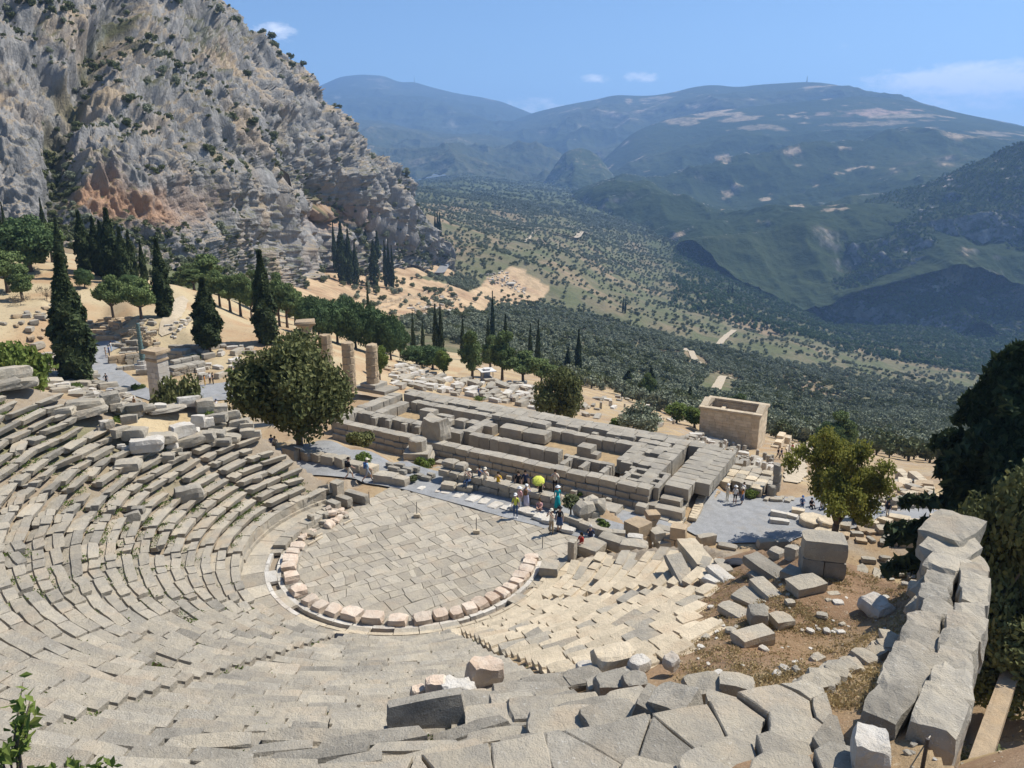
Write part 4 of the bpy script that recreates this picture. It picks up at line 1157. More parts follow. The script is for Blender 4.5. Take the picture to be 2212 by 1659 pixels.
for k, (uu, vv, s, dz) in enumerate(((590, 890, .5, 0), (625, 905, .6, 0), (660, 885, .55, 0), (610, 870, .45, .3), (645, 862, .5, .3), (690, 860, .45, 0), (600, 840, .4, .3), (630, 838, .36, .45), (720, 835, .4, 0), (735, 850, .3, 0), (670, 840, .4, .25), (700, 815, .4, .0), (490, 960, .5, 0), (520, 945, .4, 0), (470, 975, .45, 0), (530, 975, .35, .1), (440, 1030, .5, 0), (460, 1000, .35, .15))):
    q = P(*z2(uu, vv), 0)
    block('broken_stone', 'broken brown stone in the heap at the left end of the orchestra rim', (s*rng.uniform(1, 1.5), s, s*.62), (q[0], q[1], dz), rng.uniform(0, 3), 'stone_pink' if k % 3 else 'stone', .3, .12, (rng.normal(0, .15), rng.normal(0, .15)), 'broken stones heaped at the left end of the rim')
q = P(*z2(515, 905), 0); block('standing_slab', 'small upright grey slab against the kerb beside the rubble heap', (.22, .5, .85), (q[0], q[1], .0), R(50), 'stone', .05, .03)
for (u, v, l) in ((540, 1000, 1.3), (745, 880, .9), (560, 965, .7)):
    q = P(*z2(u, v), 0); block('wooden_batten', 'thin pale batten lying against the rim rubble on the left', (l, .09, .07), (q[0], q[1], .04), R(62), 'stone_cream', .02, .02, (0, .05), 'battens at the left rim rubble', 'batten')
# ---- left end of the seating: pedestal, inscribed block, kerb end
def on0(u, v, w, d, h, label, mat='stone', rz=R(149), rnd=.07, jit=.03, z=0, name='stone_block', tilt=(0, 0), group=None, cat='stone block', lat=LAT333):
    q = P(u, v, z); return block(name, label, (w, d, h), (q[0], q[1], z), rz, mat, rnd, jit, tilt, group, cat, lat, 0.02)
ped = thing('pedestal', 'square stone pedestal on a moulded foot at the left end of the orchestra', 'pedestal', tuple(P(*z2(680, 735), .1)), R(148))
for nm, d, z in (('foot', (.95, .95, .28), 0), ('shaft', (.66, .66, .95), .27), ('cap', (.72, .72, .1), 1.21)):
    V, F = rockshape(d, .05, .02); V[:, 2] += z
    link(nm, mesh_np(nm, V, F, [M['stone']], None, False, {'tint': ('FACE', np.full(len(F), .5))}), ped)
on0(*z2(612, 700), 1.15, .55, .62, 'grey block leaning behind the square pedestal by the orchestra', 'stone_dark', R(150), .06, .05, .55, tilt=(.2, .35))
on0(*z2(600, 740), 1.2, .8, .55, 'low block carrying the leaning grey block by the pedestal', 'stone', R(150), .07, .04)
on0(*z2(545, 780), .9, .5, .45, 'stepped block at the foot of the left seats beside the pedestal', 'stone', R(150), .07, .04)
for i, (u, v, l) in enumerate(((800, 745, 1.9), (720, 770, 1.2), (655, 800, 1.0))):
    on0(*z2(u, v), l, .5, .62, f'dark grey kerb block edging the orchestra, {ORD[i]} from the path end', 'stone_dark', R(150-i*4), .06, .03, group='kerb blocks at the far edge of the orchestra')
# ---- the low wall of big blocks beyond the path
FW = [(365, 445, 490, 1.15, 1.0, 'tall upright tan block beside the information board on the path', 1.2), (455, 520, 492, .8, .7, 'rough tan block just right of the information board', 0), (525, 585, 500, .8, .65, 'rough squat tan block in the low path wall under the juniper', 0), (590, 675, 522, .85, .75, 'tan block in the path wall left of the walkers', 0),
      (682, 740, 540, .9, .85, 'large tan block behind the walker in dark shirt', 0), (745, 835, 565, .9, .7, 'low tan block between the two walkers', 0), (838, 920, 590, .9, .8, 'upright tan block behind the walker with blue backpack', 0), (918, 1050, 632, 1.0, .62, 'long flat tan block at the far side of the path', 0), (1040, 1118, 652, .75, .6, 'small square tan block right of the long flat one on the path', 0)]
for x0, x1, y, w, h, lab, _ in FW:
    a, b = P(*z2(x0, y-18), 0), P(*z2(x1, y), 0)
    c = (a+b)/2; block('wall_block', lab, (float(np.linalg.norm(b-a))*.96, w, h), (c[0], c[1], 0), math.atan2(*(b-a)[1::-1]), 'column' if False else 'stone_cream' if rng.random() < .25 else 'stone', .1, .05, group='big blocks of the low wall beyond the path', cat='wall block', lat=LAT_BIG)
pw = thing('path_wall', 'low wall of rough stones behind the people on the path', 'stone wall', (0, 0, 0))
def wall_run(parent, pts, z0, h, w, mat, ln=(.7, 1.3), courses=1, rnd=.12, jit=.07, name='wall_stone'):
    pts = [np.array(p[:2]) for p in pts]
    for a, b in zip(pts[:-1], pts[1:]):
        L = np.linalg.norm(b-a); t = 0; e = (b-a)/max(L, 1e-6)
        for cz in range(courses):
            t = -rng.random()*.4*(cz % 2); hh = h/courses
            while t < L-.15:
                l = min(rng.uniform(*ln), L-t+.1)
                V, F = rockshape((l*.98, w*rng.uniform(.88, 1.1), hh*rng.uniform(.95, 1.05)), rnd, jit)
                c = a+e*(t+l/2)
                V = xform(V, (0, 0, 0), math.atan2(e[1], e[0])+rng.normal(0, .03))
                me = mesh_np(name, V, F, [M[mat]], None, False, {'tint': ('FACE', np.full(len(F), rng.random()))})
                link(name, me, parent, (c[0], c[1], z0+cz*hh-.02))
                t += l
wall_run(pw, [P(*z2(1345, 620), 0), P(*z2(1480, 655), 0), P(*z2(1640, 690), 0), P(*z2(1800, 735), 0), P(*z2(1960, 775), 0), P(*z2(2060, 800), 0)], 0, 1.0, .8, 'stone', courses=2)
wall_run(pw, [P(*z2(1345, 600), .0), P(*z2(1480, 630), .0)], 1.0, .45, .9, 'stone')
for x0, x1, y, h in ((1330, 1415, 682, .55), (1425, 1520, 690, .5)):
    a, b = P(*z2(x0, y-12), 0), P(*z2(x1, y), 0); c = (a+b)/2
    block('stone_block', 'tan block in front of the path wall, ' + ('left of the seated photographer' if x0 < 1400 else 'under the photographer in the straw hat'), (float(np.linalg.norm(b-a)), .75, h), (c[0], c[1], 0), math.atan2(*(b-a)[1::-1]), 'stone', .1, .05, lat=LAT_BIG)
FLAT = [(1200, 670, .7), (1300, 690, .5), (1355, 690, 1.0), (1430, 712, 1.1), (1520, 735, 1.15), (1590, 752, 1.0), (1660, 775, 1.15), (1730, 795, .9), (1770, 800, .7), (1840, 815, 1.4), (1905, 835, 1.2), (1960, 862, 1.4), (2060, 915, 1.3), (2110, 935, 1.0), (1980, 880, .8)]
for i, (x, y, s) in enumerate(FLAT):
    on0(*z2(x, y), s*.95, s*.66, .10 if x < 1750 else .26, f'flat pale stone set along the gravel path, {ORD[i]} from the left', 'stone_white', R(149)+R(90)*(x < 1700)+rng.normal(0, .25), .18, .09, name='flat_stone', group='flat pale stones along the path')
for (x, y, s) in ((1030, 560, 1.0), (1010, 535, .8), (1070, 540, .7), (1115, 565, .9), (1160, 560, .8), (1085, 580, .6), (1190, 605, .6), (1230, 620, .8), (1260, 600, .6)):
    on0(*z2(x, y), s, .38, .35, 'grey column fragment or slab lying beyond the long tan block', 'stone_dark', R(148)+rng.normal(0, .15), .25, .06, name='stone_fragment', group='grey fragments lying beyond the path')
# ---- right end: parodos blocks
z3 = lambda x, y: Z(2000, 1500, x, y)
on0(*z3(400, 1110), .5, .42, 1.25, 'small upright stele at the right end of the orchestra drain', 'stone', R(60), .12, .04, .15, 'stele', cat='stele')
on0(*z3(505, 1075), 1.7, 1.5, .75, 'large flat block on which the woman in red sits', 'stone', R(145), .12, .05, .1, lat=LAT_BIG)
on0(*z3(258, 1195), 1.15, 1.05, .62, 'squarish worn block bridging the drain at its right end', 'stone', R(80), .14, .05, .1, lat=LAT_BIG)
on0(*z3(310, 1160), 1.3, .8, .3, 'low slab between the drain and the small stele', 'stone_dark', R(60), .08, .04, 0)
on0(*z3(650, 1035), 1.7, .9, .7, 'long grey block right of the one with the seated woman', 'stone', R(140), .12, .06, .25, lat=LAT_BIG)
on0(*z3(780, 1075), 1.5, .9, .75, 'tan block at the head of the cream seats beside the parodos', 'stone', R(165), .12, .06, .8, lat=LAT_BIG)
on0(*z3(790, 1005), .95, .6, .5, 'rounded pale block lying on top of the parodos wall', 'stone_white', R(165), .3, .05, .9)
cw = thing('curved_kerb', 'low curved stone kerb on the right of the gravel path', 'kerb', (0, 0, 0))
wall_run(cw, [P(*z3(340, 880), 0), P(*z3(450, 920), 0), P(*z3(560, 962), 0), P(*z3(650, 985), 0), P(*z3(720, 990), 0)], 0, .62, .45, 'stone', (1.3, 2.2), rnd=.06, jit=.03)
pier = thing('parodos_wall', 'broken ashlar wall of the side entrance above the lower walk', 'wall', (0, 0, 0))
wall_run(pier, [P(*z3(770, 935), .3), P(*z3(850, 900), .3)], -4.2, 5.0, 1.3, 'column', (.8, 1.3), 6, .06, .03)
wall_run(pier, [P(*z3(1010, 960), .0), P(*z3(1100, 975), 0)], -5.2, 6.0, .9, 'column', (.7, 1.2), 7, .08, .04)
wall_run(pier, [P(*z3(930, 1000), -.3), P(*z3(1050, 980), -.3)], -3.4, 3.2, .8, 'stone', (.8, 1.2), 4, .08, .04)
on0(*z3(925, 990), .9, .8, .7, 'grey block above the side entrance left of the tall pier', 'stone', R(110), .1, .05, -.4)
for k, (x, y) in enumerate(((485, 790), (520, 840), (470, 850), (540, 880), (500, 810), (560, 830), (455, 800), (520, 770))):
    q = P(*z3(x, y), .3); s = rng.uniform(.8, 1.5)
    block('boulder', 'brown lumpy boulder in the pile behind the curved kerb', (s, s*.9, s*.85), (q[0], q[1], -.6+.5*(k % 3)), rng.uniform(0, 3), 'stone', .5, .14, group='brown boulders piled behind the curved kerb', cat='boulder')
# ---- the right-hand fill, its blocks and boulders (read off the picture one by one)
z4 = lambda x, y: Z(2632, 1950, x, y, 1400/2163)
B4 = [ # x1,y1,x2,y2 base line in the enlarged crop, width, height, label, material, roundness
 (95, 400, 235, 440, 1.1, .75, 'cream block with a groove across its top at the edge of the cream seats', 'stone_cream', .07),
 (10, 500, 150, 545, 1.0, .55, 'broken grey block above the cream seats in front of the grooved one', 'stone', .28),
 (175, 310, 275, 290, .9, 1.25, 'tall upright grey block overlooking the gravel plaza', 'stone', .12),
 (300, 310, 420, 330, .8, .45, 'low dark block lying right of the tall upright one', 'stone_dark', .2),
 (420, 345, 540, 345, .7, .55, 'brown block under the row overlooking the plaza', 'stone', .2),
 (535, 320, 640, 315, .8, 1.1, 'tall pitted block beside the bright green bush', 'stone', .25),
 (645, 310, 725, 300, .7, .7, 'rounded block at the left edge of the bright green bush', 'stone', .35),
 (620, 375, 700, 375, .7, .5, 'grey block below the tall pitted one', 'stone', .2),
 (715, 390, 790, 385, .6, .8, 'thin broken block left of the big ashlar blocks', 'stone', .2),
 (480, 470, 720, 490, .95, .6, 'long dark seat slab lying across the brown fill', 'stone_dark', .07),
 (700, 500, 815, 500, .9, .4, 'end piece of the long dark seat slab', 'stone_dark', .1),
 (500, 500, 560, 520, .5, .3, 'small dark stone in front of the long seat slab', 'stone_dark', .3),
 (250, 490, 380, 515, .7, .45, 'white broken stone beside the dark bundle', 'stone_white', .25),
 (215, 535, 315, 535, .6, .35, 'small white stone at the head of the seat rows', 'stone_white', .3),
 (300, 440, 370, 470, .6, .4, 'grey slab fragment leaning by the dark bundle', 'stone', .15),
 (740, 600, 930, 560, .95, .6, 'bright grey oblong block on the brown fill below the ashlar wall', 'stone', .15),
 (520, 590, 660, 620, .8, .5, 'block with a small weed beside it at the end of the seats', 'stone', .2),
 (405, 650, 590, 640, 1.2, .35, 'flat seat fragment at the right end of the rows', 'stone', .12),
 (320, 720, 480, 725, .8, .35, 'low flat stone at the end of the seats above the dark boulder', 'stone', .2),
 (480, 780, 600, 780, .85, .8, 'dark angular boulder standing on the brown fill', 'stone_dark', .3),
 (625, 790, 735, 770, .8, .4, 'pale slab half sunk in the brown fill', 'stone', .15),
 (710, 670, 765, 665, .35, .28, 'small grey stone at the corner of the oblong block', 'stone', .35),
 (410, 915, 610, 890, .75, .62, 'grey rectangular block lying alone on the brown fill', 'stone', .1),
 (345, 840, 415, 840, .4, .26, 'small brown rounded stone beside the seats', 'stone', .5),
 (1190, 700, 1340, 735, 1.0, .75, 'large pale rounded boulder alone on the brown fill', 'stone_white', .55),
 (1000, 665, 1065, 668, .36, .22, 'small pale stone left of the large pale boulder', 'stone_white', .3),
 (900, 735, 970, 755, .35, .26, 'small grey stone in the middle of the brown fill', 'stone', .4),
 (965, 605, 1040, 605, .3, .12, 'thin flat stone on the brown fill', 'stone', .2),
 (870, 1020, 930, 1020, .4, .36, 'brown stone near the paved walkway edge', 'stone', .4),
 (1035, 840, 1060, 835, .25, .12, 'tiny pale pebble in the middle of the fill', 'stone_white', .5),
 (1330, 515, 1375, 515, .3, .16, 'brick-like pale stone at the far edge of the fill', 'stone_white', .1),
 (1430, 555, 1460, 550, .3, .2, 'little round stone near the foot of the thick wall', 'stone', .5),
 (1455, 520, 1525, 515, .6, .55, 'rounded rock against the far end of the thick wall', 'stone', .5),
 (1450, 600, 1550, 590, .8, .5, 'flat rock leaning at the foot of the thick wall', 'stone', .25),
 (1325, 450, 1540, 450, 1.3, 1.0, 'big pitted grey rock at the far right of the fill', 'stone', .25),
 (1305, 480, 1480, 480, 1.0, .35, 'low dark slab under the big pitted rock', 'stone_dark', .2),
 (1170, 400, 1260, 410, .7, .5, 'sloping grey slab right of the ashlar blocks', 'stone', .15),
 (1140, 460, 1285, 455, 1.0, .45, 'wide flat rock under the sloping slab', 'stone', .3),
 (1280, 395, 1350, 390, .6, .45, 'dark rounded rock behind the big pitted one', 'stone_dark', .5),
 (115, 1270, 330, 1215, .95, .75, 'long thick seat block lying across the dry grass', 'stone', .08),
 (300, 1230, 520, 1215, .7, .7, 'right half of the long seat block pair on the dry grass', 'stone', .08),
 (215, 1340, 515, 1330, .55, .55, 'narrow moulded block lying in front of the long seat block', 'stone', .05),
 (10, 1390, 165, 1420, .9, .75, 'dark tipped block near the moulded one', 'stone_dark', .1),
 (20, 1500, 95, 1495, .6, .4, 'small dark angular rock beside the tipped block', 'stone_dark', .3),
 (105, 1480, 185, 1470, .6, .2, 'brown flat stone by the thick corner slab', 'stone', .3),
 (1100, 1659, 1335, 1655, .9, .95, 'rough lichen-covered boulder at the bottom edge', 'stone_white', .3),
 (1580, 1290, 2025, 1370, 1.0, .85, 'long rough block lying beside the rope fence', 'column', .1),
 (1440, 1310, 1600, 1420, .9, .6, 'pitted pale block between the thick wall and the rope fence', 'stone', .2),
 (1640, 1180, 1760, 1170, .7, .55, 'grey rock on the slope right of the thick wall', 'stone', .3),
 (1760, 1180, 1830, 1185, .5, .4, 'dark rock beside the grey one on the right slope', 'stone_dark', .4),
 (1690, 1060, 1840, 1040, 1.0, .8, 'large pale rock leaning on the right slope', 'stone', .35),
 (1580, 1180, 1625, 1150, .4, .4, 'small pale rock at the foot of the wall outside', 'stone', .4),
 (1745, 1105, 1810, 1110, .5, .4, 'dark stone on the right slope below the large pale rock', 'stone_dark', .4),
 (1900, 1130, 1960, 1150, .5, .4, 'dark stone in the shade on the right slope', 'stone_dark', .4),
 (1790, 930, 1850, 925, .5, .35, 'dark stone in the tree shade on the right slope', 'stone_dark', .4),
 (1930, 810, 2010, 805, .5, .25, 'tan rubble stone above the shaded slope', 'stone', .3),
 (2070, 1330, 2130, 1335, .4, .2, 'pale stone at the right edge by the rope', 'stone', .3)]
for x1, y1, x2, y2, w, h, lab, mt, rd in B4:
    w *= .85; h *= .74
    blk(*z4(x1, y1), *z4(x2, y2), w, h, lab, mt, rd, .05+.10*rd, (rng.normal(0, .04), rng.normal(0, .04)), lat=LAT_BIG if w*h > .4 else LAT333, name='boulder' if rd > .25 else 'stone_block', cat='boulder' if rd > .25 else 'stone block')
ash = thing('ashlar_wall', 'two courses of big grey ashlar blocks behind the brown fill', 'wall', (0, 0, 0))
c1 = along(*z4(790, 470), *z4(1060, 480)); c2 = along(*z4(1060, 470), *z4(1175, 470))
for (c, L, rz), d, zz, dx in ((c1, (1.0, 1.1, .75), 0, -.5), (c1, (1.0, 1.0, .7), 0, .5), (c2, (1.0, 1.0, .7), 0, 0), (c1, (2.0, 1.05, .8), .72, 0), (c2, (1.0, 1.0, .85), .72, 0)):
    l = L*d[0] if d[0] != 1.0 or dx == 0 else L*.5
    l = L if d[0] == 2.0 else (L*.5 if dx else L)
    V, F = rockshape((l*.97, d[1], d[2]), .07, .04, None, LAT_BIG)
    V = xform(V, (0, 0, 0), rz)
    e = np.array([math.cos(rz), math.sin(rz)])*L*dx*.5
    link('ashlar_block', mesh_np('ashlar_block', V, F, [M['stone_dark' if zz == 0 else 'stone']], None, False, {'tint': ('FACE', np.full(len(F), rng.random()))}), ash, (c[0]+e[0], c[1]+e[1], tz(c[0], c[1])+zz-.05))
tw_ = thing('retaining_wall', 'thick broken wall of huge grey blocks running down beside the brown fill', 'retaining wall', (0, 0, 0))
WL = [(31.2, -64.6, .5), (30.5, -61.8, .45), (29.9, -59.3, .4), (29.4, -57, .4), (29, -54.8, .4), (28.6, -52.3, .35), (28.3, -50, .3), (28.0, -47.8, .3), (27.7, -45.5, .25), (27.4, -43, .2), (27.0, -40.4, .2)]
for i in range(len(WL)-1):
    (r1, a1, h1), (r2, a2, h2) = WL[i], WL[i+1]
    x1, y1 = polar(r1, a1); x2, y2 = polar(r2, a2)
    L = math.hypot(x2-x1, y2-y1); rz = math.atan2(y2-y1, x2-x1)
    cx, cy = (x1+x2)/2, (y1+y2)/2
    zt = cone_z((r1+r2)/2)+(h1+h2)/2*.62
    nrm = np.array([math.sin(rz), -math.cos(rz)])
    base = min(tz(cx+nrm[0]*1.5, cy+nrm[1]*1.5), zt-1.2)-.3
    for k, (off, w, top) in enumerate(((-.45, .85, zt-.18), (.42, .8, zt+.02))):
        V, F = rockshape((L*.97, w*rng.uniform(.85, 1.1), 1.0), .12, .09, None, LAT_BIG); V = xform(V, rz=rz+rng.normal(0, .06), tilt=(rng.normal(0, .04), rng.normal(0, .04)))
        link('wall_block', mesh_np('wall_block', V, F, [M['stone' if k else 'stone_dark']], None, False, {'tint': ('FACE', np.full(len(F), rng.random()))}), tw_, (cx+nrm[0]*off, cy+nrm[1]*off, top-1.0))
        zc = top-1.0
        while zc > base:
            hh = rng.uniform(.38, .6); t = -rng.random()*.3
            while t < L:
                l = rng.uniform(.5, 1.0)
                V, F = rockshape((l*.98, w*.97, hh), .1, .05); V = xform(V, rz=rz)
                q = t+l/2-L/2
                link('wall_stone', mesh_np('wall_stone', V, F, [M['stone' if rng.random() < .6 else 'column']], None, False, {'tint': ('FACE', np.full(len(F), rng.random()))}), tw_, (cx+math.cos(rz)*q+nrm[0]*off, cy+math.sin(rz)*q+nrm[1]*off, zc-hh))
                t += l
            zc -= hh
TOPS = [(26.8, -39.2, 2.2, 1.5, .95, .9, 'topmost'), (27.0, -41.4, 1.9, 1.4, .7, .9, ''), (27.2, -43.9, 1.8, 1.3, .6, .3, ''), (27.2, -43.6, 1.5, 1.1, .55, 1.0, ''), (27.4, -46, 1.7, 1.3, .65, .0, '')]
for r, a, l, w, h, dz, _ in TOPS:
    x, y = polar(r, a)
    V, F = rockshape((l, w, h), .22, .09, None, LAT_BIG); V = xform(V, rz=R(a+80), tilt=(rng.normal(0, .06), rng.normal(0, .08)))
    link('top_block', mesh_np('top_block', V, F, [M['stone']], None, False, {'tint': ('FACE', np.full(len(F), rng.random()))}), tw_, (x, y, cone_z(27.2)-1.25+dz))
walk = thing('paved_walkway', 'walkway of huge cracked grey slabs curving along the top of the seats', 'stone walkway', (0, 0, 0))
g = np.random.default_rng(12)
WP = [polar(28.3, -86), polar(28.3, -63.5), polar(29.5, -62.8), polar(30.6, -65), polar(31.6, -67.5), polar(32.8, -69), polar(32.8, -86)]
sd = []
while len(sd) < 46:
    r_, a_ = g.uniform(28.3, 32.7), g.uniform(-86, -62.5); q = polar(r_, a_)
    if inside(*q, WP) and all((q[0]-s[0])**2+(q[1]-s[1])**2 > .85**2 for s in sd): sd.append(q)
for s in sd:
    poly = [(s[0]-3, s[1]-3), (s[0]+3, s[1]-3), (s[0]+3, s[1]+3), (s[0]-3, s[1]+3)]
    for t in sd:
        if t is s: continue
        nx, ny = t[0]-s[0], t[1]-s[1]; L = math.hypot(nx, ny)
        if L > 5: continue
        poly = clip_half(poly, nx/L, ny/L, (nx*(s[0]+t[0])+ny*(s[1]+t[1]))/2/L-.03)
        if len(poly) < 3: break
    for i in range(len(WP)):
        p1, p2 = WP[i], WP[(i+1) % len(WP)]
        if len(poly) < 3: break
        nx, ny = p2[1]-p1[1], -(p2[0]-p1[0]); L = math.hypot(nx, ny)
        c0_ = np.mean(WP, axis=0)
        if (c0_[0]-p1[0])*nx+(c0_[1]-p1[1])*ny > 0: nx, ny = -nx, -ny
        poly = clip_half(poly, nx/L, ny/L, (nx*p1[0]+ny*p1[1])/L)
    if len(poly) < 3 or area(poly) < .15: continue
    pl = []
    for i in range(len(poly)):
        p1, p2 = np.array(poly[i]), np.array(poly[(i+1) % len(poly)]); pl.append(tuple(p1))
        if np.linalg.norm(p2-p1) > .5: pl.append(tuple((p1+p2)/2+g.normal(0, .035, 2)))
    c = np.mean(pl, axis=0); rr_ = math.hypot(c[0]-OX, c[1]-OY)
    zz = max(cone_z(28.6)+.12+(rr_-28.3)*.16, tz(*c)+.12)
    V, F = prism(pl, zz-.5, zz+g.normal(0, .035), g.normal(0, .02, 2), .05)
    o = np.array([c[0], c[1], 0]); link('walkway_slab', mesh_np('walkway_slab', V-o, F, [M['stone_dark' if g.random() < .55 else 'stone']], None, False, {'tint': ('FACE', np.full(len(F), g.random()))}), walk, tuple(o))
for k in range(26):
    t = k/25
    u, v = z4(790+t*560, 1240-t*310+15*math.sin(k*2.2)); s = rng.uniform(.3, .62)
    rock(u, v, s*1.3, s, s*.7, 'lumpy grey stone in the rough edging between fill and walkway', 'stone', rng.uniform(0, 3), .4, .12, group='lumpy stones edging the walkway', name='edging_stone', cat='stone')
z6 = lambda x, y: Z(1300, 1974, x, y)
def on_seats(u, v, w, d, h, lab, mat, rz, rnd, jit, tilt=(0, 0), dz=.18, name='boulder', cat='boulder'):
    p = hit(u, v); q_ = math.hypot(p[0]-OX, p[1]-OY); dz += .4 if q_ < 28 and not (q_ > 16.5 and -76 < math.degrees(math.atan2(p[1]-OY, p[0]-OX)) < -30) else 0
    return block(name, lab, (w, d, h), (p[0], p[1], tz(p[0], p[1])+dz), rz, mat, rnd, jit, tilt, None, cat, LAT_BIG, .05)
on_seats(*z6(945, 1270), 1.05, .75, 1.15, 'large whitish pink boulder standing on the central seats', 'stone_pink', R(20), .28, .09, (.1, .12))
on_seats(*z6(800, 1330), 1.0, .7, .58, 'white broken boulder left of the large pinkish one', 'stone_white', R(-5), .3, .12)
on_seats(*z6(655, 1335), .62, .5, .72, 'split pinkish stone block second in the row of broken stones', 'stone_pink', R(10), .15, .08, (.0, .1))
on_seats(*z6(555, 1340), .42, .4, .5, 'small brown stone at the left end of the broken stones', 'stone_pink', R(30), .35, .1)
on_seats(*z6(1170, 1285), .6, .4, .22, 'flat yellowish stone lying right of the large pinkish boulder', 'stone_cream', R(5), .35, .08)
on_seats(*z6(620, 1530), 1.95, .42, .95, 'tilted dark seat slab tipped on its edge in front of the broken stones', 'stone_dark', R(7), .05, .03, (-.25, -.10), .1, 'seat_slab', 'stone slab')
on_seats(*z6(1765, 1075), 1.25, .85, .72, 'big beige boulder at the right end of the cream seats', 'stone_cream', R(15), .25, .1)
on_seats(*z6(1770, 1180), 1.2, .8, .55, 'dark block under the big beige boulder', 'stone_dark', R(10), .2, .08, dz=-.1)
on_seats(*z6(1895, 1180), .7, .7, .6, 'dark rounded block right under the white stone', 'stone_dark', R(10), .35, .1, dz=-.1)
on_seats(*z6(1915, 1085), .6, .5, .42, 'white stone beside the big beige boulder', 'stone_white', R(40), .35, .1)
on_seats(*z6(1600, 1090), .75, .4, .32, 'white wedge of stone on the cream seats edge', 'stone_white', R(12), .25, .1)
on_seats(*z6(2120, 1070), .45, .4, .4, 'small white stone on the fill right of the seats', 'stone_white', R(40), .35, .1)
for k, (x, y, l, rz) in enumerate(((1390, 1190, 1.9, 12), (1580, 1150, 1.2, 16), (1220, 1240, 1.9, 6), (1160, 1240, .5, 10))):
    on_seats(*z6(x, y), l, .75, .42, ('dark weathered seat block at the lower edge of the cream wedge, ' + ORD[k] + ' of four'), 'stone_dark', R(rz), .1, .06, name='seat_block', cat='seat block', dz=0)
BL = ['right behind the tilted slab', 'above the flat yellowish stone', 'long one above the dry grass', 'ending at the dry grass', 'rough one right of the tilted slab', 'with dark gap on its left', 'before the tipped dark pair', 'beside the tipped dark pair', 'left of the tilted slab']
BIGS = [(960, 1400, 2.0, 6), (1130, 1345, 1.2, 5), (1380, 1370, 2.4, 6), (1620, 1390, 1.5, 12), (1100, 1490, 2.2, 8), (1460, 1450, 1.8, 10), (1750, 1420, 1.4, 20), (1850, 1330, 1.2, 20), (880, 1390, .8, 3)]
for k, (x, y, l, rz) in enumerate(BIGS):
    on_seats(*z6(x, y), l, .85, .45, f'big displaced seat block of the broken upper rows, {BL[k]}', 'stone' if k % 3 else 'stone_dark', R(rz), .09, .06, (rng.normal(0, .04), rng.normal(0, .04)), .05, 'seat_block', 'seat block')
on_seats(*z6(2010, 1390), 1.15, .8, .8, 'dark tipped block on the dry grass by the upper rows', 'stone_dark', R(-25), .1, .05, (.1, .3), 0, 'stone_block', 'stone block')
on_seats(*z6(2180, 1390), 1.0, .9, .85, 'second dark tipped block right beside the first on the dry grass', 'stone_dark', R(-40), .1, .05, (.1, -.25), 0, 'stone_block', 'stone block')
z1 = lambda x, y: Z(0, 1200, x, y)
HORN = [(1180, 660, 1.5, .7, 'white'), (1280, 690, 1.2, .9, ''), (1360, 700, 1.3, .6, ''), (1290, 640, 2.4, .4, ''), (1400, 680, 1.6, .5, ''), (1350, 760, 1.6, .6, ''), (1440, 740, 1.4, .6, ''), (1490, 740, 1.2, .7, ''), (1500, 800, 1.4, .7, ''), (1535, 810, 1.0, .7, ''), (1545, 850, 1.0, .6, ''), (1590, 860, .9, .6, ''), (1240, 790, .9, .9, 'white'), (1300, 800, .8, .6, 'white'), (1200, 830, 1.0, .7, 'white'), (1140, 860, 1.5, .8, 'white'),
        (1260, 830, .5, .4, 'white'), (1270, 880, 1.6, .7, ''), (1350, 860, 1.3, .6, ''), (1430, 880, 1.4, .5, ''), (1380, 900, 1.5, .5, ''), (1180, 900, 2.0, .6, ''), (1010, 890, 1.8, .6, ''), (930, 920, 1.6, .6, ''), (930, 975, 1.9, .85, 'white'), (850, 870, 1.6, .8, ''), (760, 850, 1.1, .6, ''), (690, 800, .6, .5, ''), (660, 790, .7, .4, 'white'), (640, 820, .7, .4, ''), (790, 950, .5, .4, 'white'), (760, 930, .5, .3, 'white'), (830, 960, .5, .35, ''), (1080, 940, .7, .5, 'white'), (1050, 1010, .8, .6, ''), (1110, 960, .6, .4, ''), (1150, 990, .7, .4, ''),
        (540, 680, 2.2, .6, ''), (560, 730, 2.2, .55, ''), (400, 720, 1.4, .5, ''), (690, 660, 1.2, 1.0, ''), (770, 650, 1.4, .9, ''), (620, 620, 1.2, .6, 'white'), (730, 690, .8, .5, ''), (790, 690, 1.2, .4, ''), (860, 690, 1.2, .5, ''), (920, 690, 1.0, .4, ''), (1000, 680, .8, .4, 'white'), (860, 620, .9, .5, ''), (750, 580, 1.3, .7, ''), (560, 580, 1.2, .7, ''), (480, 540, .9, .6, ''), (250, 520, 1.6, .8, ''), (330, 500, 2.4, .9, ''), (180, 480, 2.6, .7, ''), (270, 460, 2.2, .5, ''), (60, 490, 2.6, .7, ''), (400, 530, 1.6, .6, ''), (640, 510, 1.5, .5, ''), (560, 520, 1.4, .4, ''), (590, 560, 1.3, .5, ''), (690, 545, 1.2, .4, ''), (20, 560, 2.0, .5, ''), (110, 550, 2.4, .5, ''),
        (810, 1060, 1.4, .6, ''), (810, 770, 1.0, .6, ''), (1180, 1250, 1.6, .9, ''), (840, 1390, .8, .6, ''), (870, 1340, .7, .5, ''), (1600, 1130, .7, .4, ''), (1040, 690, 2.4, .25, '')]
HL = {'white': 'pale', '': 'grey'}
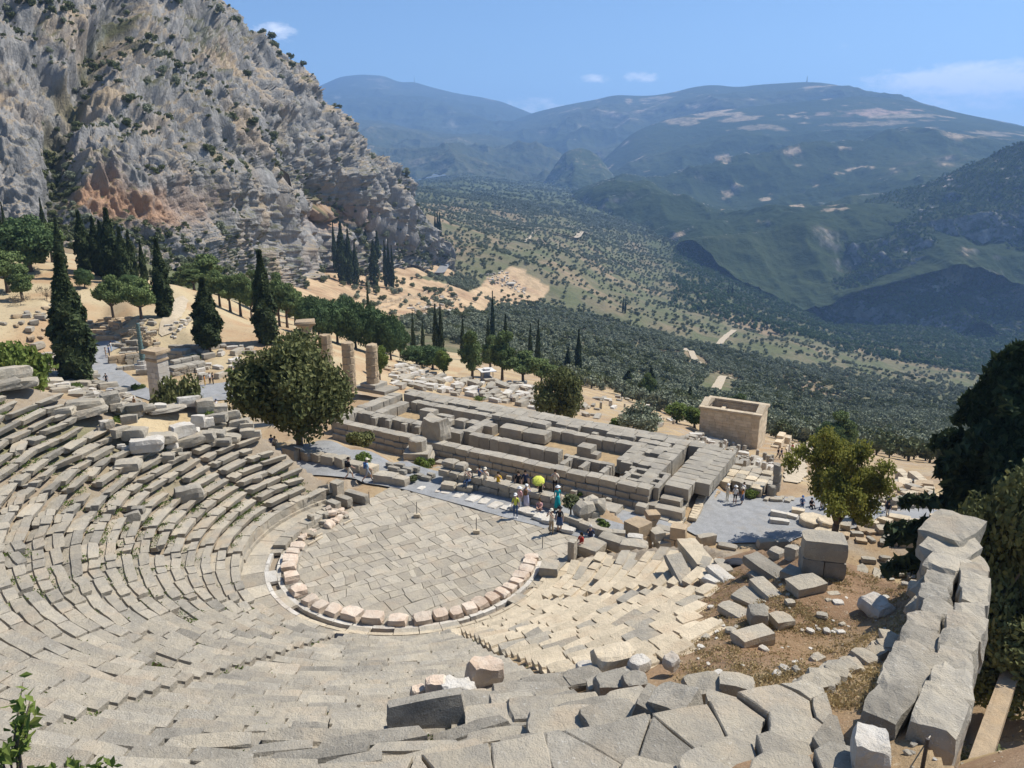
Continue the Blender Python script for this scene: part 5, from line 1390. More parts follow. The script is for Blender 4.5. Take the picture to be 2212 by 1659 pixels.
for k, (x, y, l, h, c) in enumerate(HORN):
    p = hit(*z1(x, y)); inc = bool(inside(p[0], p[1], CAVEA))
    where = 'beside the dry-grass patch' if 640 < x < 1320 and y > 620 else ('at the end of the left seat rows' if x >= 1320 else 'along the top edge of the left seats')
    sz = 'large' if l > 1.5 else ('small' if l < .9 else 'middling')
    block('fallen_block', f'{sz} {HL[c]} fallen block {where}', (l, l*rng.uniform(.5, .68), h), (p[0], p[1], tz(p[0], p[1])+(.38 if inc else .05)), R(rng.normal(35 if x < 800 else 20, 14)), 'stone_white' if c else ('stone' if rng.random() < .7 else 'stone_dark'), .16, .08, (rng.normal(0, .08), rng.normal(0, .08)), f'{sz} {HL[c]} fallen blocks {where}', 'fallen block', LAT_BIG if l > 1.2 else LAT333)
def peb(n, poly, s0, s1, lab, grp, mats=('stone', 'stone_dark', 'stone_white')):
    xs = [p[0] for p in poly]; ys = [p[1] for p in poly]; k = 0
    while k < n:
        u, v = random.uniform(min(xs), max(xs)), random.uniform(min(ys), max(ys))
        if not inside(u, v, poly): continue
        p = hit(u, v); s = s0+(s1-s0)*random.random()**2
        block('small_stone', lab, (s*1.3, s, s*.6), (p[0], p[1], p[2]), random.uniform(0, 3), random.choice(mats), .45, .12, (0, 0), grp, 'stone', share=f'pebble{k % 6}{grp[:6]}')
        k += 1
peb(80, [(1480, 1340), (1690, 1240), (1900, 1250), (1950, 1330), (1800, 1480), (1560, 1470), (1500, 1420)], .08, .26, 'small stone scattered on the brown fill', 'small stones scattered on the brown fill')
peb(60, [(2000, 1420), (2080, 1350), (2212, 1340), (2212, 1480), (2010, 1490)], .1, .4, 'small stone scattered on the slope outside the thick wall', 'small stones on the slope outside the wall')
peb(30, [(1960, 1590), (2060, 1540), (2212, 1560), (2212, 1659), (1960, 1659)], .04, .14, 'pebble on the bare path by the rope fence', 'pebbles on the bare path by the rope')
# ---------------------------------------------------------------- the temple foundations
z5 = lambda x, y: Z(1300, 1000, x, y)
zt1 = lambda x, y: Z(1400, 1500, x, y, 1000/1269)
zt2 = lambda x, y: Z(2400, 1700, x, y, 800/1269)
def tab(u, v, z=ZT):
    q = P(u, v, z)[:2]-TE_O
    M2 = np.array([TE_E, TE_N]).T
    return np.linalg.solve(M2, q)
temple = thing('temple_ruin', 'long rectangular stone foundations of a ruined temple beyond the theatre path', 'temple ruin', (0, 0, 0))
TB = []
ERZ = math.atan2(TE_E[1], TE_E[0]); NRZ = math.atan2(TE_N[1], TE_N[0])
def tblock(a, b, la, lb, top, h, g=rng, mat='temple'):
    TB.append((a, b, la, lb, top, h, mat))
def trun(a0, a1, b, w, top, h, ln=(1.0, 1.7)):
    s = min(a0, a1); e = max(a0, a1)
    while s < e-.2:
        l = min(rng.uniform(*ln), e-s)
        tblock(s+l/2, b+rng.normal(0, .03), l*.985, w, top+rng.normal(0, .025), h)
        s += l
def trunb(b0, b1, a, w, top, h, ln=(.9, 1.5)):
    s = min(b0, b1); e = max(b0, b1)
    while s < e-.2:
        l = min(rng.uniform(*ln), e-s)
        tblock(a+rng.normal(0, .03), s+l/2, w, l*.985, top+rng.normal(0, .025), h)
        s += l
GND = -7.65
trun(-4.5, 33, -.15, 1.25, ZT, .72, (1.2, 2.0)); trun(-4.5, 33, -.25, 1.45, ZT-.72, .55, (1.0, 1.8)); trun(-5.5, 33, -.55, 1.5, ZT-1.27, .68, (1.0, 1.6))
trun(6.5, 17.5, 3.6, 1.1, ZT+.1, 1.75); trun(18.5, 33.5, 3.9, 1.2, ZT-.05, 1.7)
for a in (24, 25.9, 28.2, 30.2): tblock(a, 2.95, .65, .6, ZT-.05, 1.6)
for a in (-1, 2.5, 6, 9.5, 13, 17): tblock(a, -1.6, .55, .5, ZT-1.3, .6)
trun(0, 18, 9.6, 1.2, ZT, 1.8, (1.3, 2.0)); trun(18, 30, 10.2, 1.3, ZT+.05, 1.7)
trun(-7, 33, 12.6, 1.5, ZT+.05, 1.85, (1.2, 2.0)); trun(-3, 34, 13.9, 1.1, ZT-.1, 1.7, (1.2, 2.0))
for a, la in ((26, 3.2), (19, 2.6), (14.5, 4.5), (8, 2.8), (1.5, 3.2)): trun(a, a+la, 11.3, .9, ZT+.15, .5, (1.3, 2.2))
for a in (23.5, 20.7, 16.7, 9.7, 6, 3.2): tblock(a, 10.9, .7, .6, ZT-.1, .8)
trunb(4.2, 9.2, -.2, 1.2, ZT, 1.7); trunb(0.5, 12, -3.4, 1.3, ZT+.02, 1.7); trunb(4, 9.4, 18.2, 1.2, ZT, 1.5); trunb(4.4, 9.6, 31, 1.3, ZT, 1.6); trunb(.5, 12, 34, 1.6, ZT-.02, 1.7)
trun(10, 15.8, 7.7, 1.7, ZT+.1, 1.1, (2.2, 3.0)); tblock(5.0, 6.6, 1.6, 1.5, ZT+.05, 1.5); tblock(3.9, 6.4, .8, 1.2, ZT-.5, .9)
trun(11, 18, 9.6, 1.4, ZT+.55, .5, (1.6, 2.4)); trun(16.5, 20, 7.2, 1.3, ZT+.0, 1.4); tblock(20.6, 6.6, 1.3, 1.1, ZT+.25, 1.3); tblock(22, 6.2, 1.0, .9, ZT+.1, 1.3); tblock(26, 7.8, 1.9, 1.3, ZT+.2, 1.7); tblock(23.5, 7.6, 2.0, .8, ZT, 1.5)
trun(19, 30, 5.8, .8, ZT-.7, .6, (1.4, 2.2))
for a in np.arange(-3.0, .5, 1.1):
    for b in np.arange(5.2, 11.8, 1.15):
        if rng.random() < .9: tblock(a, b, 1.12, 1.12, ZT+rng.normal(.02, .06), 1.4)
for b in np.arange(1.6, 12.6, 1.2): tblock(-6.4, b, 2.3, 1.15, ZT+.02, 1.2)
for b in np.arange(3.6, 12.6, 1.2): tblock(-8.2, b, 1.4, 1.15, ZT+.02, 1.2)
for a in (-4.8, -3.2, -1.5): trunb(-.0, 3.6, a, .5, ZT-.05, 1.4)
for b in (.9, 2.2, 3.6): trun(-5, -1, b, .5, ZT-.05, 1.4, (.9, 1.4))
for a in (1.0, 3.2, 5.2): trunb(1.2, 3.2, a, .55, ZT-.15, 1.1)
trun(.6, 6, 3.4, .6, ZT-.1, 1.2)
tblock(-6.3, .2, 1.9, 1.0, ZT-.75, 1.0); tblock(-6.6, -1.1, 2.6, 1.0, ZT-1.15, .9); tblock(-1.2, -3.0, 2.9, 1.7, GND+.55, .6); tblock(-4.3, -2.0, 1.0, .9, ZT-1.0, .9)
TB.sort(key=lambda t: -(t[2]*t[3]+t[2]*t[5])/((TE_O[0]+TE_E[0]*t[0]+TE_N[0]*t[1])**2+(TE_O[1]+TE_E[1]*t[0]+TE_N[1]*t[1])**2))
tmb = MB()
for k, (a, b, la, lb, top, h, mat) in enumerate(TB):
    x, y = tw(a, b)
    V, F = rockshape((la, lb, h), .05, .028, None, LAT333)
    V = xform(V, rz=ERZ+rng.normal(0, .012), tilt=(rng.normal(0, .012), rng.normal(0, .012)))
    t = rng.random()
    if k < 290:
        link('temple_block', mesh_np('temple_block', V, F, [M[mat]], None, False, {'tint': ('FACE', np.full(len(F), t))}), temple, (x, y, top-h))
    else: tmb.add(V+np.array([x, y, top-h]), F, 0, t)
if tmb.n: tmb.build('temple_masonry', [M['temple']], temple)['kind'] = 'stuff'
def flat_patch(name, quad, z, mat, step=1.3, lab=None):
    xs = [tw(*q) for q in quad]
    drape_at(name, xs, mat, z, step)
def drape_at(name, poly, mat, z, step):
    pts = [Vector(p) for p in poly]; n = len(pts)
    vs, es, fs, *_ = delaunay_2d_cdt(pts, [(i, (i+1) % n) for i in range(n)], [list(range(n))], 1, 1e-4)
    V = np.array([(v.x, v.y, z) for v in vs])
    fs = [f if ((V[f[1]]-V[f[0]])[0]*(V[f[2]]-V[f[0]])[1]-(V[f[1]]-V[f[0]])[1]*(V[f[2]]-V[f[0]])[0]) > 0 else f[::-1] for f in fs]
    return link(name, mesh_np(name, V, fs, [mat]), kind='structure')
t = NT('dry_grass_floor'); c = t.mix(t.ramp(t.noise(1.6, 5, .7), .35, .65), (.40, .29, .16), (.30, .22, .13)); M['dryfloor'] = t.done(c, .96, t.bump(t.noise(9, 5, .7), .7, .06), .1)
drape_at('cella_floor', [tw(0, 4), tw(31, 4.4), tw(31, 10), tw(0, 10)], M['dryfloor'], -6.85, 1)
pav = thing('terrace_pavement', 'worn pavement of flat slabs along the north foot of the temple', 'pavement', (0, 0, 0))
g = np.random.default_rng(31); np_ = 0
for b0 in np.arange(-7.2, -1.2, .95):
    a = -8.0
    while a < 18:
        l = g.uniform(.9, 1.8)
        if g.random() < .84 and np_ < 170 and not (b0 < -5.5 and a > 8):
            poly = [tw(a+.03, b0+.03), tw(a+l-.03, b0+.03), tw(a+l-.03, b0+.9), tw(a+.03, b0+.9)]
            c = np.mean(poly, axis=0)
            p4 = [tuple(np.array(p)+(g.random(2)-.5)*.16) for p in poly]
            s1 = np.array(p4[1])-p4[0]; s2 = np.array(p4[2])-p4[0]
            if s1[0]*s2[1]-s1[1]*s2[0] < 0: p4 = p4[::-1]
            zz = max(tz(*c), -7.9)+.12
            V, F = prism(p4, zz-.3, zz+g.normal(0, .04), g.normal(0, .02, 2), .04); o = np.array([c[0], c[1], 0])
            link('pavement_slab', mesh_np('pavement_slab', V-o, F, [M['temple' if g.random() < .75 else 'stone_cream']], None, False, {'tint': ('FACE', np.full(len(F), g.random()))}), pav, tuple(o)); np_ += 1
        a += l
def drum(name, lab, p, r, h, mat, base=None):
    o = thing(name, lab, 'column drum', p, rng.uniform(0, 3))
    V = []; F = []; n = 20
    for k, (z, s) in enumerate(((0, 1), (h*.5, .98), (h*.93, .97), (h, .86))):
        for i in range(n):
            a = 2*math.pi*i/n; rr = r*s*(1-.05*(i % 2))*(1+rng.normal(0, .02)); V.append((rr*math.cos(a), rr*math.sin(a), z+rng.normal(0, .02)))
    for k in range(3):
        for i in range(n): F.append([k*n+i, k*n+(i+1) % n, (k+1)*n+(i+1) % n, (k+1)*n+i])
    F.append([3*n+i for i in range(n)]); F.append([i for i in range(n)][::-1])
    link('drum', mesh_np('drum', V, F, [M[mat]], None, False, {'tint': ('FACE', np.full(len(F), rng.random()))}), o)
    if base:
        for k, (w, d, hh, z) in enumerate(base):
            V, F = rockshape((w, d, hh), .06, .03); V[:, 2] += z
            link('base_block', mesh_np('base_block', V, F, [M['temple']], None, False, {'tint': ('FACE', np.full(len(F), rng.random()))}), o)
    return o
x, y = tw(*tab(*zt1(312, 345)))
drum('column_drum', 'broken fluted column drum standing on stacked blocks at the north temple wall', (x, y, ZT+.1), .95, 1.15, 'temple', [(2.9, 2.6, .75, -.75), (3.6, 3.0, .8, -1.5)])
x, y = tw(*tab(*zt1(405, 285)))
V, F = rockshape((2.6, 2.0, 2.3), .16, .1, 5, LAT_BIG)
V[:, 2] += np.where(V[:, 2] > 1.8, .35*np.abs(V[:, 0])-.15, 0)
o = link('ruined_stump', mesh_np('ruined_stump', V, F, [M['temple']], None, False, {'tint': ('FACE', np.full(len(F), .5))}), None, (x, y, ZT-.1), (0, 0, ERZ)); tag(o, 'tall worn stump with a notched top rising from the temple foundations', 'stone stump')
def column(name, lab, p, r, h, mat, cap=False, ndrum=6, taper=.1, broken=.0, lean=0):
    o = thing(name, lab, 'column', p, rng.uniform(0, .3)); z = 0; n = 20
    for k in range(ndrum):
        hh = h/ndrum; V = []; F = []
        r0 = r*(1-taper*k/ndrum); r1 = r*(1-taper*(k+1)/ndrum)
        prof = [(0.02, r0*.96), (.06, r0), (hh*.35, (r0*.65+r1*.35)*(1+rng.normal(0, .012))), (hh*.7, (r0*.3+r1*.7)*(1+rng.normal(0, .012))), (hh-.06, r1), (hh-.01, r1*.95)]
        for zz, rr in prof:
            for i in range(n):
                a = 2*math.pi*i/n; q = rr*(1-.045*(i % 2))+rng.normal(0, .02)
                V.append((q*math.cos(a), q*math.sin(a), zz+(rng.normal(0, .05) if k == ndrum-1 and zz > hh-.05 and not cap else 0)))
        m = len(prof)
        for j in range(m-1):
            for i in range(n): F.append([j*n+i, j*n+(i+1) % n, (j+1)*n+(i+1) % n, (j+1)*n+i])
        F.append([(m-1)*n+i for i in range(n)]); F.append(list(range(n))[::-1])
        link('drum', mesh_np('drum', V, F, [M[mat]], None, False, {'tint': ('FACE', np.full(len(F), rng.random()))}), o, (rng.normal(0, .02), rng.normal(0, .02), z), (0, 0, rng.uniform(0, 1)))
        z += hh
    if cap:
        V = []; F = []
        for zz, rr in ((0, r*.9), (.25, r*1.0), (.5, r*1.35), (.62, r*1.42)):
            for i in range(n): a = 2*math.pi*i/n; V.append((rr*math.cos(a)+rng.normal(0, .03), rr*math.sin(a)+rng.normal(0, .03), zz))
        for j in range(3):
            for i in range(n): F.append([j*n+i, j*n+(i+1) % n, (j+1)*n+(i+1) % n, (j+1)*n+i])
        F.append([3*n+i for i in range(n)])
        link('capital', mesh_np('capital', V, F, [M[mat]], None, False, {'tint': ('FACE', np.full(len(F), .5))}), o, (0, 0, z))
        V, F = rockshape((2.3*r/.85, 2.3*r/.85, .42), .08, .05)
        link('abacus', mesh_np('abacus', V, F, [M['column']], None, False, {'tint': ('FACE', np.full(len(F), .3))}), o, (0, 0, z+.6))
    return o
cR = P(*z5(272, 800), ZT); 
fdir = np.array([-.54, -.84]) 
def col_at(u, top_v, base_guess):      # column of the east front: on the line through the corner, seen at abscissa u
    best = None
    for s in np.linspace(0, 19, 800):
        q = cR[:2]+fdir*s
        uu, vv, f = scr((q[0], q[1], ZT))
        if best is None or abs(uu-u) < best[0]: best = (abs(uu-u), q, f)
    q = best[1]; f = best[2]
    vb = scr((q[0], q[1], ZT))[1]
    h = (vb-top_v)*f/FOC/.97
    return (q[0], q[1], ZT), h
for u, tv, cap, lab, nd in ((806, 745, False, 'tallest-looking broken drum column at the near south corner of the temple front', 6), (757, 740, False, 'second broken drum column, just left of the corner one', 7), (711, 724, False, 'stubby column top seen between the juniper and the corner columns', 7), (672, 680, True, 'complete column with its flared capital above the juniper', 10)):
    p, h = col_at(u, tv, 0)
    h = min(h, 10.4)
    column('temple_column', lab, p, .86, h-(1.1 if cap else 0), 'column', cap, nd)
p = P(*z5(270, 815), ZT-.4)
for k, (w, d, h, z) in enumerate(((2.6, 2.6, .5, -.45), (5.5, 3.0, .5, -.95))):
    block('stylobate_slab', 'flat base slab under the corner temple column' if k == 0 else 'wide lower step under the corner temple column', (w, d, h), (cR[0]+.3*k, cR[1]-.3*k, ZT+z), ERZ, 'temple', .04, .02, sink=0)
column('small_column', 'slim grey column standing alone beside the gravel plaza', tuple(P(1675, 1060, -8.2)), .40, 2.75, 'temple', False, 3, .08)
column('column_stump', 'short column stump next to the slim plaza column', tuple(P(*zt2(1008, 395), -8.2)), .40, .95, 'temple', False, 1, .02)
column('column_stump', 'short fluted stump below the side entrance wall', tuple(P(*z3(890, 975), -3.0)), .34, .95, 'temple', True, 1, .02)
pil = thing('tall_pillar', 'tall pale ashlar pillar with a dark cornice behind the round bush', 'pillar', tuple(Pd(350, 862, 88)), R(-25))
pz0 = pil.location.z
hp = hpx(750, tuple(pil.location))-.2; z = -1.2; k = 0
while z < hp-1.6:
    hh = .62; s = 1.95-.22*(z+1.2)/hp
    n = 2 if k % 2 else 3
    for j in range(n):
        V, F = rockshape((s/n*.985, s*.8, hh*.98), .03, .012); V[:, 0] += (j-(n-1)/2)*s/n
        link('pillar_block', mesh_np('pillar_block', V, F, [M['stone_white']], None, False, {'tint': ('FACE', np.full(len(F), rng.random()))}), pil, (0, 0, z))
    z += hh; k += 1
for w, d, h, nm in ((1.95, 1.62, .3, 'moulding'), (1.75, 1.45, .55, 'frieze'), (2.35, 2.0, .4, 'cornice')):
    V, F = rockshape((w, d, h), .06, .03)
    link(nm, mesh_np(nm, V, F, [M['column' if nm != 'frieze' else 'stone_white']], None, False, {'tint': ('FACE', np.full(len(F), .5))}), pil, (0, 0, z)); z += h
sp = thing('serpent_column', 'dark green twisted bronze column on a round stone base', 'bronze column', tuple(Pd(310, 792, 111)))
V = []; F = []; n = 12; hs = 5.1; ns = 70
for j in range(ns+1):
    t = j/ns
    for i in range(n):
        a = 2*math.pi*i/n
        rr = (.36-.15*t)*(1+.13*math.cos(3*a-t*60)+.05*math.sin(t*hs*22))
        V.append((rr*math.cos(a), rr*math.sin(a), .9+t*hs))
for j in range(ns):
    for i in range(n): F.append([j*n+i, j*n+(i+1) % n, (j+1)*n+(i+1) % n, (j+1)*n+i])
F.append([ns*n+i for i in range(n)])
link('bronze_shaft', mesh_np('bronze_shaft', V, F, [M['bronze']], None, True), sp)
for (r, h, z) in ((1.15, .5, -.1), (.75, .5, .4)):
    V, F = tube([(0, 0, z), (0, 0, z+h)], [r, r*.97], 18)
    link('round_base', mesh_np('round_base', V, F, [M['stone_white']], None, False), sp)
def bx_pz(x0, y0, x1, y1, h, w, mat='temple', lab='', courses=2, name='ruined_wall', ln=(.8, 1.5), z0=0):
    o = thing(name, lab, 'wall', (0, 0, 0))
    a, b = hit(x0, y0), hit(x1, y1)
    n = max(1, int(np.linalg.norm((b-a)[:2])/4)+1)
    for k in range(n):
        p = a+(b-a)*k/n; q = a+(b-a)*(k+1)/n
        wall_run(o, [p, q], min(tz(p[0], p[1]), tz(q[0], q[1]))-.1+z0, h+.1, w, mat, ln, courses, .06, .035)
    return o
zl = lambda x, y: Z(0, 1250, x, y, 800/1269)
AW = [(680, 290, 960, 260, 1.6, .8, 'column', 'brown wall edging the left plaza behind the bronze column', 3), (790, 290, 960, 268, 1.5, .7, 'temple', 'grey wall of the terrace beside the bronze column', 3), (870, 360, 975, 352, 1.0, 1.6, 'temple', 'stepped blocks at the foot of the bronze column', 2),
      (1070, 365, 1265, 325, 1.3, 2.2, 'temple', 'stepped grey altar courses right of the tall pillar', 3), (1080, 340, 1240, 305, 1.8, 1.2, 'temple', 'upper courses of the stepped altar behind the pillar', 3), (1065, 215, 1265, 205, 1.2, 1.0, 'temple', 'long ruined wall across the dry slope right of the pillar', 2), (1075, 260, 1180, 255, 1.6, 2.2, 'temple', 'curved grey masonry behind the tall pillar', 3),
      (760, 215, 870, 200, .8, 1.0, 'temple', 'low blocks behind the bronze column', 1), (745, 240, 850, 240, .8, 1.0, 'temple', 'low block row at the edge of the left plaza', 1), (730, 330, 870, 325, .9, 1.0, 'temple', 'row of blocks in front of the brown plaza wall', 1), (545, 100, 690, 75, .7, .8, 'column', 'low brown ruin right of the tallest cypress', 1), (620, 150, 760, 115, 1.0, .8, 'column', 'brown rubble ruin at the far edge of the left plaza', 2), (690, 60, 760, 65, 1.2, .6, 'column', 'small ruined brown wall corner below the pines', 2), (490, 160, 570, 155, .7, .8, 'temple', 'row of grey blocks at the foot of the tallest cypress', 1), (690, 180, 780, 190, .7, .7, 'temple', 'grey blocks behind the three visitors on the plaza', 1)]
for x0, y0, x1, y1, h, w, mt, lab, cs in AW: bx_pz(*zl(x0, y0), *zl(x1, y1), h, w, mt, lab, cs)
b = thing('bench', 'pale stone bench at the far edge of the left plaza', 'bench', tuple(hit(*zl(505, 196))), R(10))
for nm, d, l in (('seat', (3.4, .6, .18), (0, 0, .42)), ('leg', (.4, .5, .44), (-1.2, 0, 0)), ('leg', (.4, .5, .44), (1.2, 0, 0))):
    V, F = rockshape(d, .02, .01); link(nm, mesh_np(nm, V, F, [M['stone_cream']], None, False), b, l)
# ---------------------------------------------------------------- treasury
def build_treasury():
    c0 = P(*z3(1545, 475), -21.2)                      # near corner
    far = P(*z3(1208, 400), -21.2); right = P(*z3(1660, 445), -21.2)
    e = np.array([math.cos(R(151)), math.sin(R(151))]); n = np.array([-e[1], e[0]])*-1
    if n[1] < 0: n = -n
    Lx, Ly, Hh = 9.2, 6.3, 6.6
    def w(a, b): return c0[:2]+e*a+n*b
    cx, cy = w(Lx/2, Ly/2)
    o = thing('treasury', 'roofless honey-coloured marble treasury building below the temple', 'building', (cx, cy, c0[2]), math.atan2(e[1], e[0]))
    th = .6; cnt = 0; hh = .47
    z = -1.0; k = 0
    def wallblocks(x0, y0, x1, y1, z):
        nonlocal cnt
        L = math.hypot(x1-x0, y1-y0); t = 0 if k % 2 else -.45; dx, dy = (x1-x0)/L, (y1-y0)/L
        while t < L-.05:
            l = rng.uniform(.8, 1.35); a = max(t, 0); b2 = min(t+l, L)
            if b2-a > .08:
                V, F = rockshape((abs(dx)*(b2-a-.012)+abs(dy)*th, abs(dy)*(b2-a-.012)+abs(dx)*th, hh-.012), .02, .012)
                m = (a+b2)/2
                V += np.array([x0+dx*m, y0+dy*m, z])
                yield V, F
            t += l
    mb = MB()
    while z < Hh-.3:
        runs = ((-Lx/2, -Ly/2+th/2, Lx/2, -Ly/2+th/2, True), (-Lx/2+th/2, -Ly/2+th, -Lx/2+th/2, Ly/2-th, True), (-Lx/2, Ly/2-th/2, Lx/2, Ly/2-th/2, False), (Lx/2-th/2, -Ly/2+th, Lx/2-th/2, Ly/2-th, False))
        for x0, y0, x1, y1, ind in runs:
            for V, F in wallblocks(x0, y0, x1, y1, z):
                t = rng.random()
                if ind and cnt < 260:
                    c = V.mean(0); link('wall_block', mesh_np('wall_block', V-c, F, [M['treasury']], None, False, {'tint': ('FACE', np.full(len(F), t))}), o, tuple(c)); cnt += 1
                else: mb.add(V, F, 0, t)
        z += hh; k += 1
    for V, F in wallblocks(Lx*.22, -Ly/2+th, Lx*.22, Ly/2-th, Hh-1.2): mb.add(V, F, 0, .6)
    for V, F in wallblocks(Lx*.22, -Ly/2+th, Lx*.22, Ly/2-th, Hh-1.7): mb.add(V, F, 0, .6)
    V, F = boxs(Lx*.22-.28, Lx*.22+.28, -Ly/2+th, Ly/2-th, 0, Hh-1.75); mb.add(V, F, 0, .5)
    mb.build('rear_masonry', [M['treasury']], o)['kind'] = 'stuff'
    for x0, x1, y0, y1 in ((-Lx/2-.25, Lx/2+.25, -Ly/2-.25, -Ly/2+.72), (-Lx/2-.25, Lx/2+.25, Ly/2-.72, Ly/2+.25)):
        t = x0
        while t < x1-.1:
            l = min(rng.uniform(1.0, 1.6), x1-t); V, F = boxs(t+.01, t+l-.01, y0, y1, Hh, Hh+.32); V = V+(rng.random(V.shape)-.5)*.04; c = V.mean(0); link('cornice_block', mesh_np('cornice_block', V-c, F, [M['treasury']]), o, tuple(c)); t += l
    for sx in (-1, 1):                                  # low gables at both ends
        V = []; x0, x1 = sx*(Lx/2+.2), sx*(Lx/2-.85)
        for x in (x0, x1): V += [(x, -Ly/2+.73, Hh+.02), (x, Ly/2-.73, Hh+.02), (x, Ly/2-.73, Hh+.36), (x, 0, Hh+1.05), (x, -Ly/2+.73, Hh+.36)]
        F = [[0, 1, 2, 3, 4], [5, 9, 8, 7, 6], [0, 4, 9, 5], [4, 3, 8, 9], [3, 2, 7, 8], [2, 1, 6, 7], [1, 0, 5, 6]]
        if sx > 0: F = [f[::-1] for f in F]
        link('gable', mesh_np('gable', V, F, [M['treasury']]), o)
    V, F = boxs(-Lx/2+th, Lx/2-th, -Ly/2+th, Ly/2-th, -.4, .05)
    link('floor', mesh_np('floor', V, F, [M['stone_white']]), o)
    p = w(-1.2, Ly*.8)
build_treasury()
for k, (x, y, l, h) in enumerate(((1690, 370, 2.6, 1.2), (1700, 350, 2.2, 1.7), (1740, 345, 1.6, 1.1), (1665, 385, 1.8, .7))):
    p = P(*z3(x, y), -20.4)
    block('terrace_block', f'big terrace block right of the treasury, {ORD[k]} of the stepped pile', (l, 1.1, h), (p[0], p[1], -21.4), R(60), 'treasury', .06, .03, group='stepped blocks right of the treasury')
# ---------------------------------------------------------------- kiosk
k = thing('guard_kiosk', 'small white-roofed kiosk among trees beyond the temple', 'kiosk', tuple(Pd(*z5(975, 792), 150)), R(20))
mb = MB()
for (a, b) in ((-1, -1), (1, -1), (1, 1), (-1, 1)): mb.add(*boxs(a*1.0-.06, a*1.0+.06, b*1.0-.06, b*1.0+.06, 0, 2.3))
mb.build('post', [M['wood']], k)
for nm, bb, mt in (('wall', (-.98, .98, .9, .98, 0, 2.2), 'tile'), ('wall', (-.98, -.9, -.9, .9, 0, 2.2), 'tile'), ('counter', (-.98, .98, -1.0, -.9, 0, 1.0), 'tile'), ('wall', (.9, .98, -.9, .9, 0, 1.0), 'tile'), ('roof', (-1.6, 1.6, -1.6, 1.6, 2.3, 2.45), 'white_marble_new'), ('vent_roof', (-.7, .7, -.7, .7, 2.72, 2.82), 'white_marble_new'), ('vent', (-.5, .5, -.5, .5, 2.45, 2.72), 'tile')):
    V, F = boxs(*bb); link(nm, mesh_np(nm, V, F, [M[mt]]), k)
# ---------------------------------------------------------------- fields of ruins
def field(n, poly, size, lab, grp, mats=('temple', 'stone_white', 'stone'), rz0=R(150), zfix=None, upright=0, name='ruin_block', rows=False, spread=.25, cat='ruin block'):
    xs = [p[0] for p in poly]; ys = [p[1] for p in poly]; k = 0; tr = 0; used = []
    while k < n and tr < n*60:
        tr += 1
        u, v = random.uniform(min(xs), max(xs)), random.uniform(min(ys), max(ys))
        if not inside(u, v, poly): continue
        p = hit(u, v); s = random.uniform(*size)
        if any((p[0]-q[0])**2+(p[1]-q[1])**2 < (.55*(s+q[2]))**2 for q in used): continue
        used.append((p[0], p[1], s))
        up = random.random() < upright
        d = (s*.38, s*.30, s*random.uniform(.75, 1.1)) if up else (s*random.uniform(.9, 1.5), s*random.uniform(.55, .75), s*random.uniform(.35, .55))
        mt = random.choice(mats)
        block('stele' if up else name, (lab[1] if up else lab[0]), d, (p[0], p[1], p[2]), rz0+random.choice((0, math.pi/2))+random.gauss(0, spread), mt, .08, .05, (random.gauss(0, .05), random.gauss(0, .05)), grp[1] if up else grp[0], 'stele' if up else cat, share=f'fb{k % 5}{mt}', sink=.08)
        k += 1
field(125, [z5(330, 755), z5(440, 680), z5(560, 730), z5(700, 775), z5(900, 790), z5(1230, 800), z5(1260, 900), z5(1300, 970), z5(1150, 950), z5(900, 900), z5(600, 850), z5(430, 835)], (1.0, 2.3), ('grey ruin block among the rows south of the temple', ''), ('ruin blocks south of the temple', ''))
field(45, [z5(1580, 900), z5(1850, 880), z5(2000, 960), z5(2150, 1010), z5(2212, 1080), z5(2100, 1100), z5(1900, 1060), z5(1700, 1030), z5(1400, 990)], (.8, 1.8), ('grey block among shrubs beyond the south temple wall', 'thin upright stone beyond the south temple wall'), ('ruin blocks by the shrubs beyond the temple', 'thin upright stones beyond the temple'), upright=.25)
field(95, [zt2(480, 180), zt2(560, 60), zt2(720, 60), zt2(800, 110), zt2(900, 150), zt2(1030, 180), zt2(1040, 260), zt2(900, 265), zt2(850, 235), zt2(740, 215), zt2(640, 215)], (.9, 1.7), ('low grey block among the standing stones by the treasury', 'standing grey stele in the field beside the treasury'), ('low blocks among the steles', 'steles standing beside the treasury'), name='low_block', mats=('stone', 'stone_dark', 'stone_white'), upright=.62)
field(50, [zt2(400, 60), zt2(560, 20), zt2(580, 130), zt2(480, 190), zt2(400, 130)], (.7, 1.6), ('broken block on the slope left of the treasury', ''), ('broken blocks left of the treasury', ''), name='broken_block')
plat = thing('block_platform', 'square platform of pale rough blocks between temple and plaza', 'stone platform', (0, 0, 0))
q0 = P(*zt2(650, 330), -8.2)
for i in range(6):
    for j in range(5):
        if rng.random() < .93:
            a, bb = i*1.05, j*1.1
            V, F = rockshape((1.02, 1.07, .85), .09, .05); V = xform(V, rz=ERZ)
            link('platform_block', mesh_np('platform_block', V, F, [M['stone_cream' if rng.random() < .5 else 'stone']], None, False, {'tint': ('FACE', np.full(len(F), rng.random()))}), plat, (q0[0]-TE_E[0]*a+TE_N[0]*bb, q0[1]-TE_E[1]*a+TE_N[1]*bb, -8.5+rng.normal(0, .06)+(.2 if j < 1 else 0)))
rmp = thing('temple_ramp', 'worn ramp of uneven blocks with weeds at the west end of the temple', 'stone ramp', (0, 0, 0))
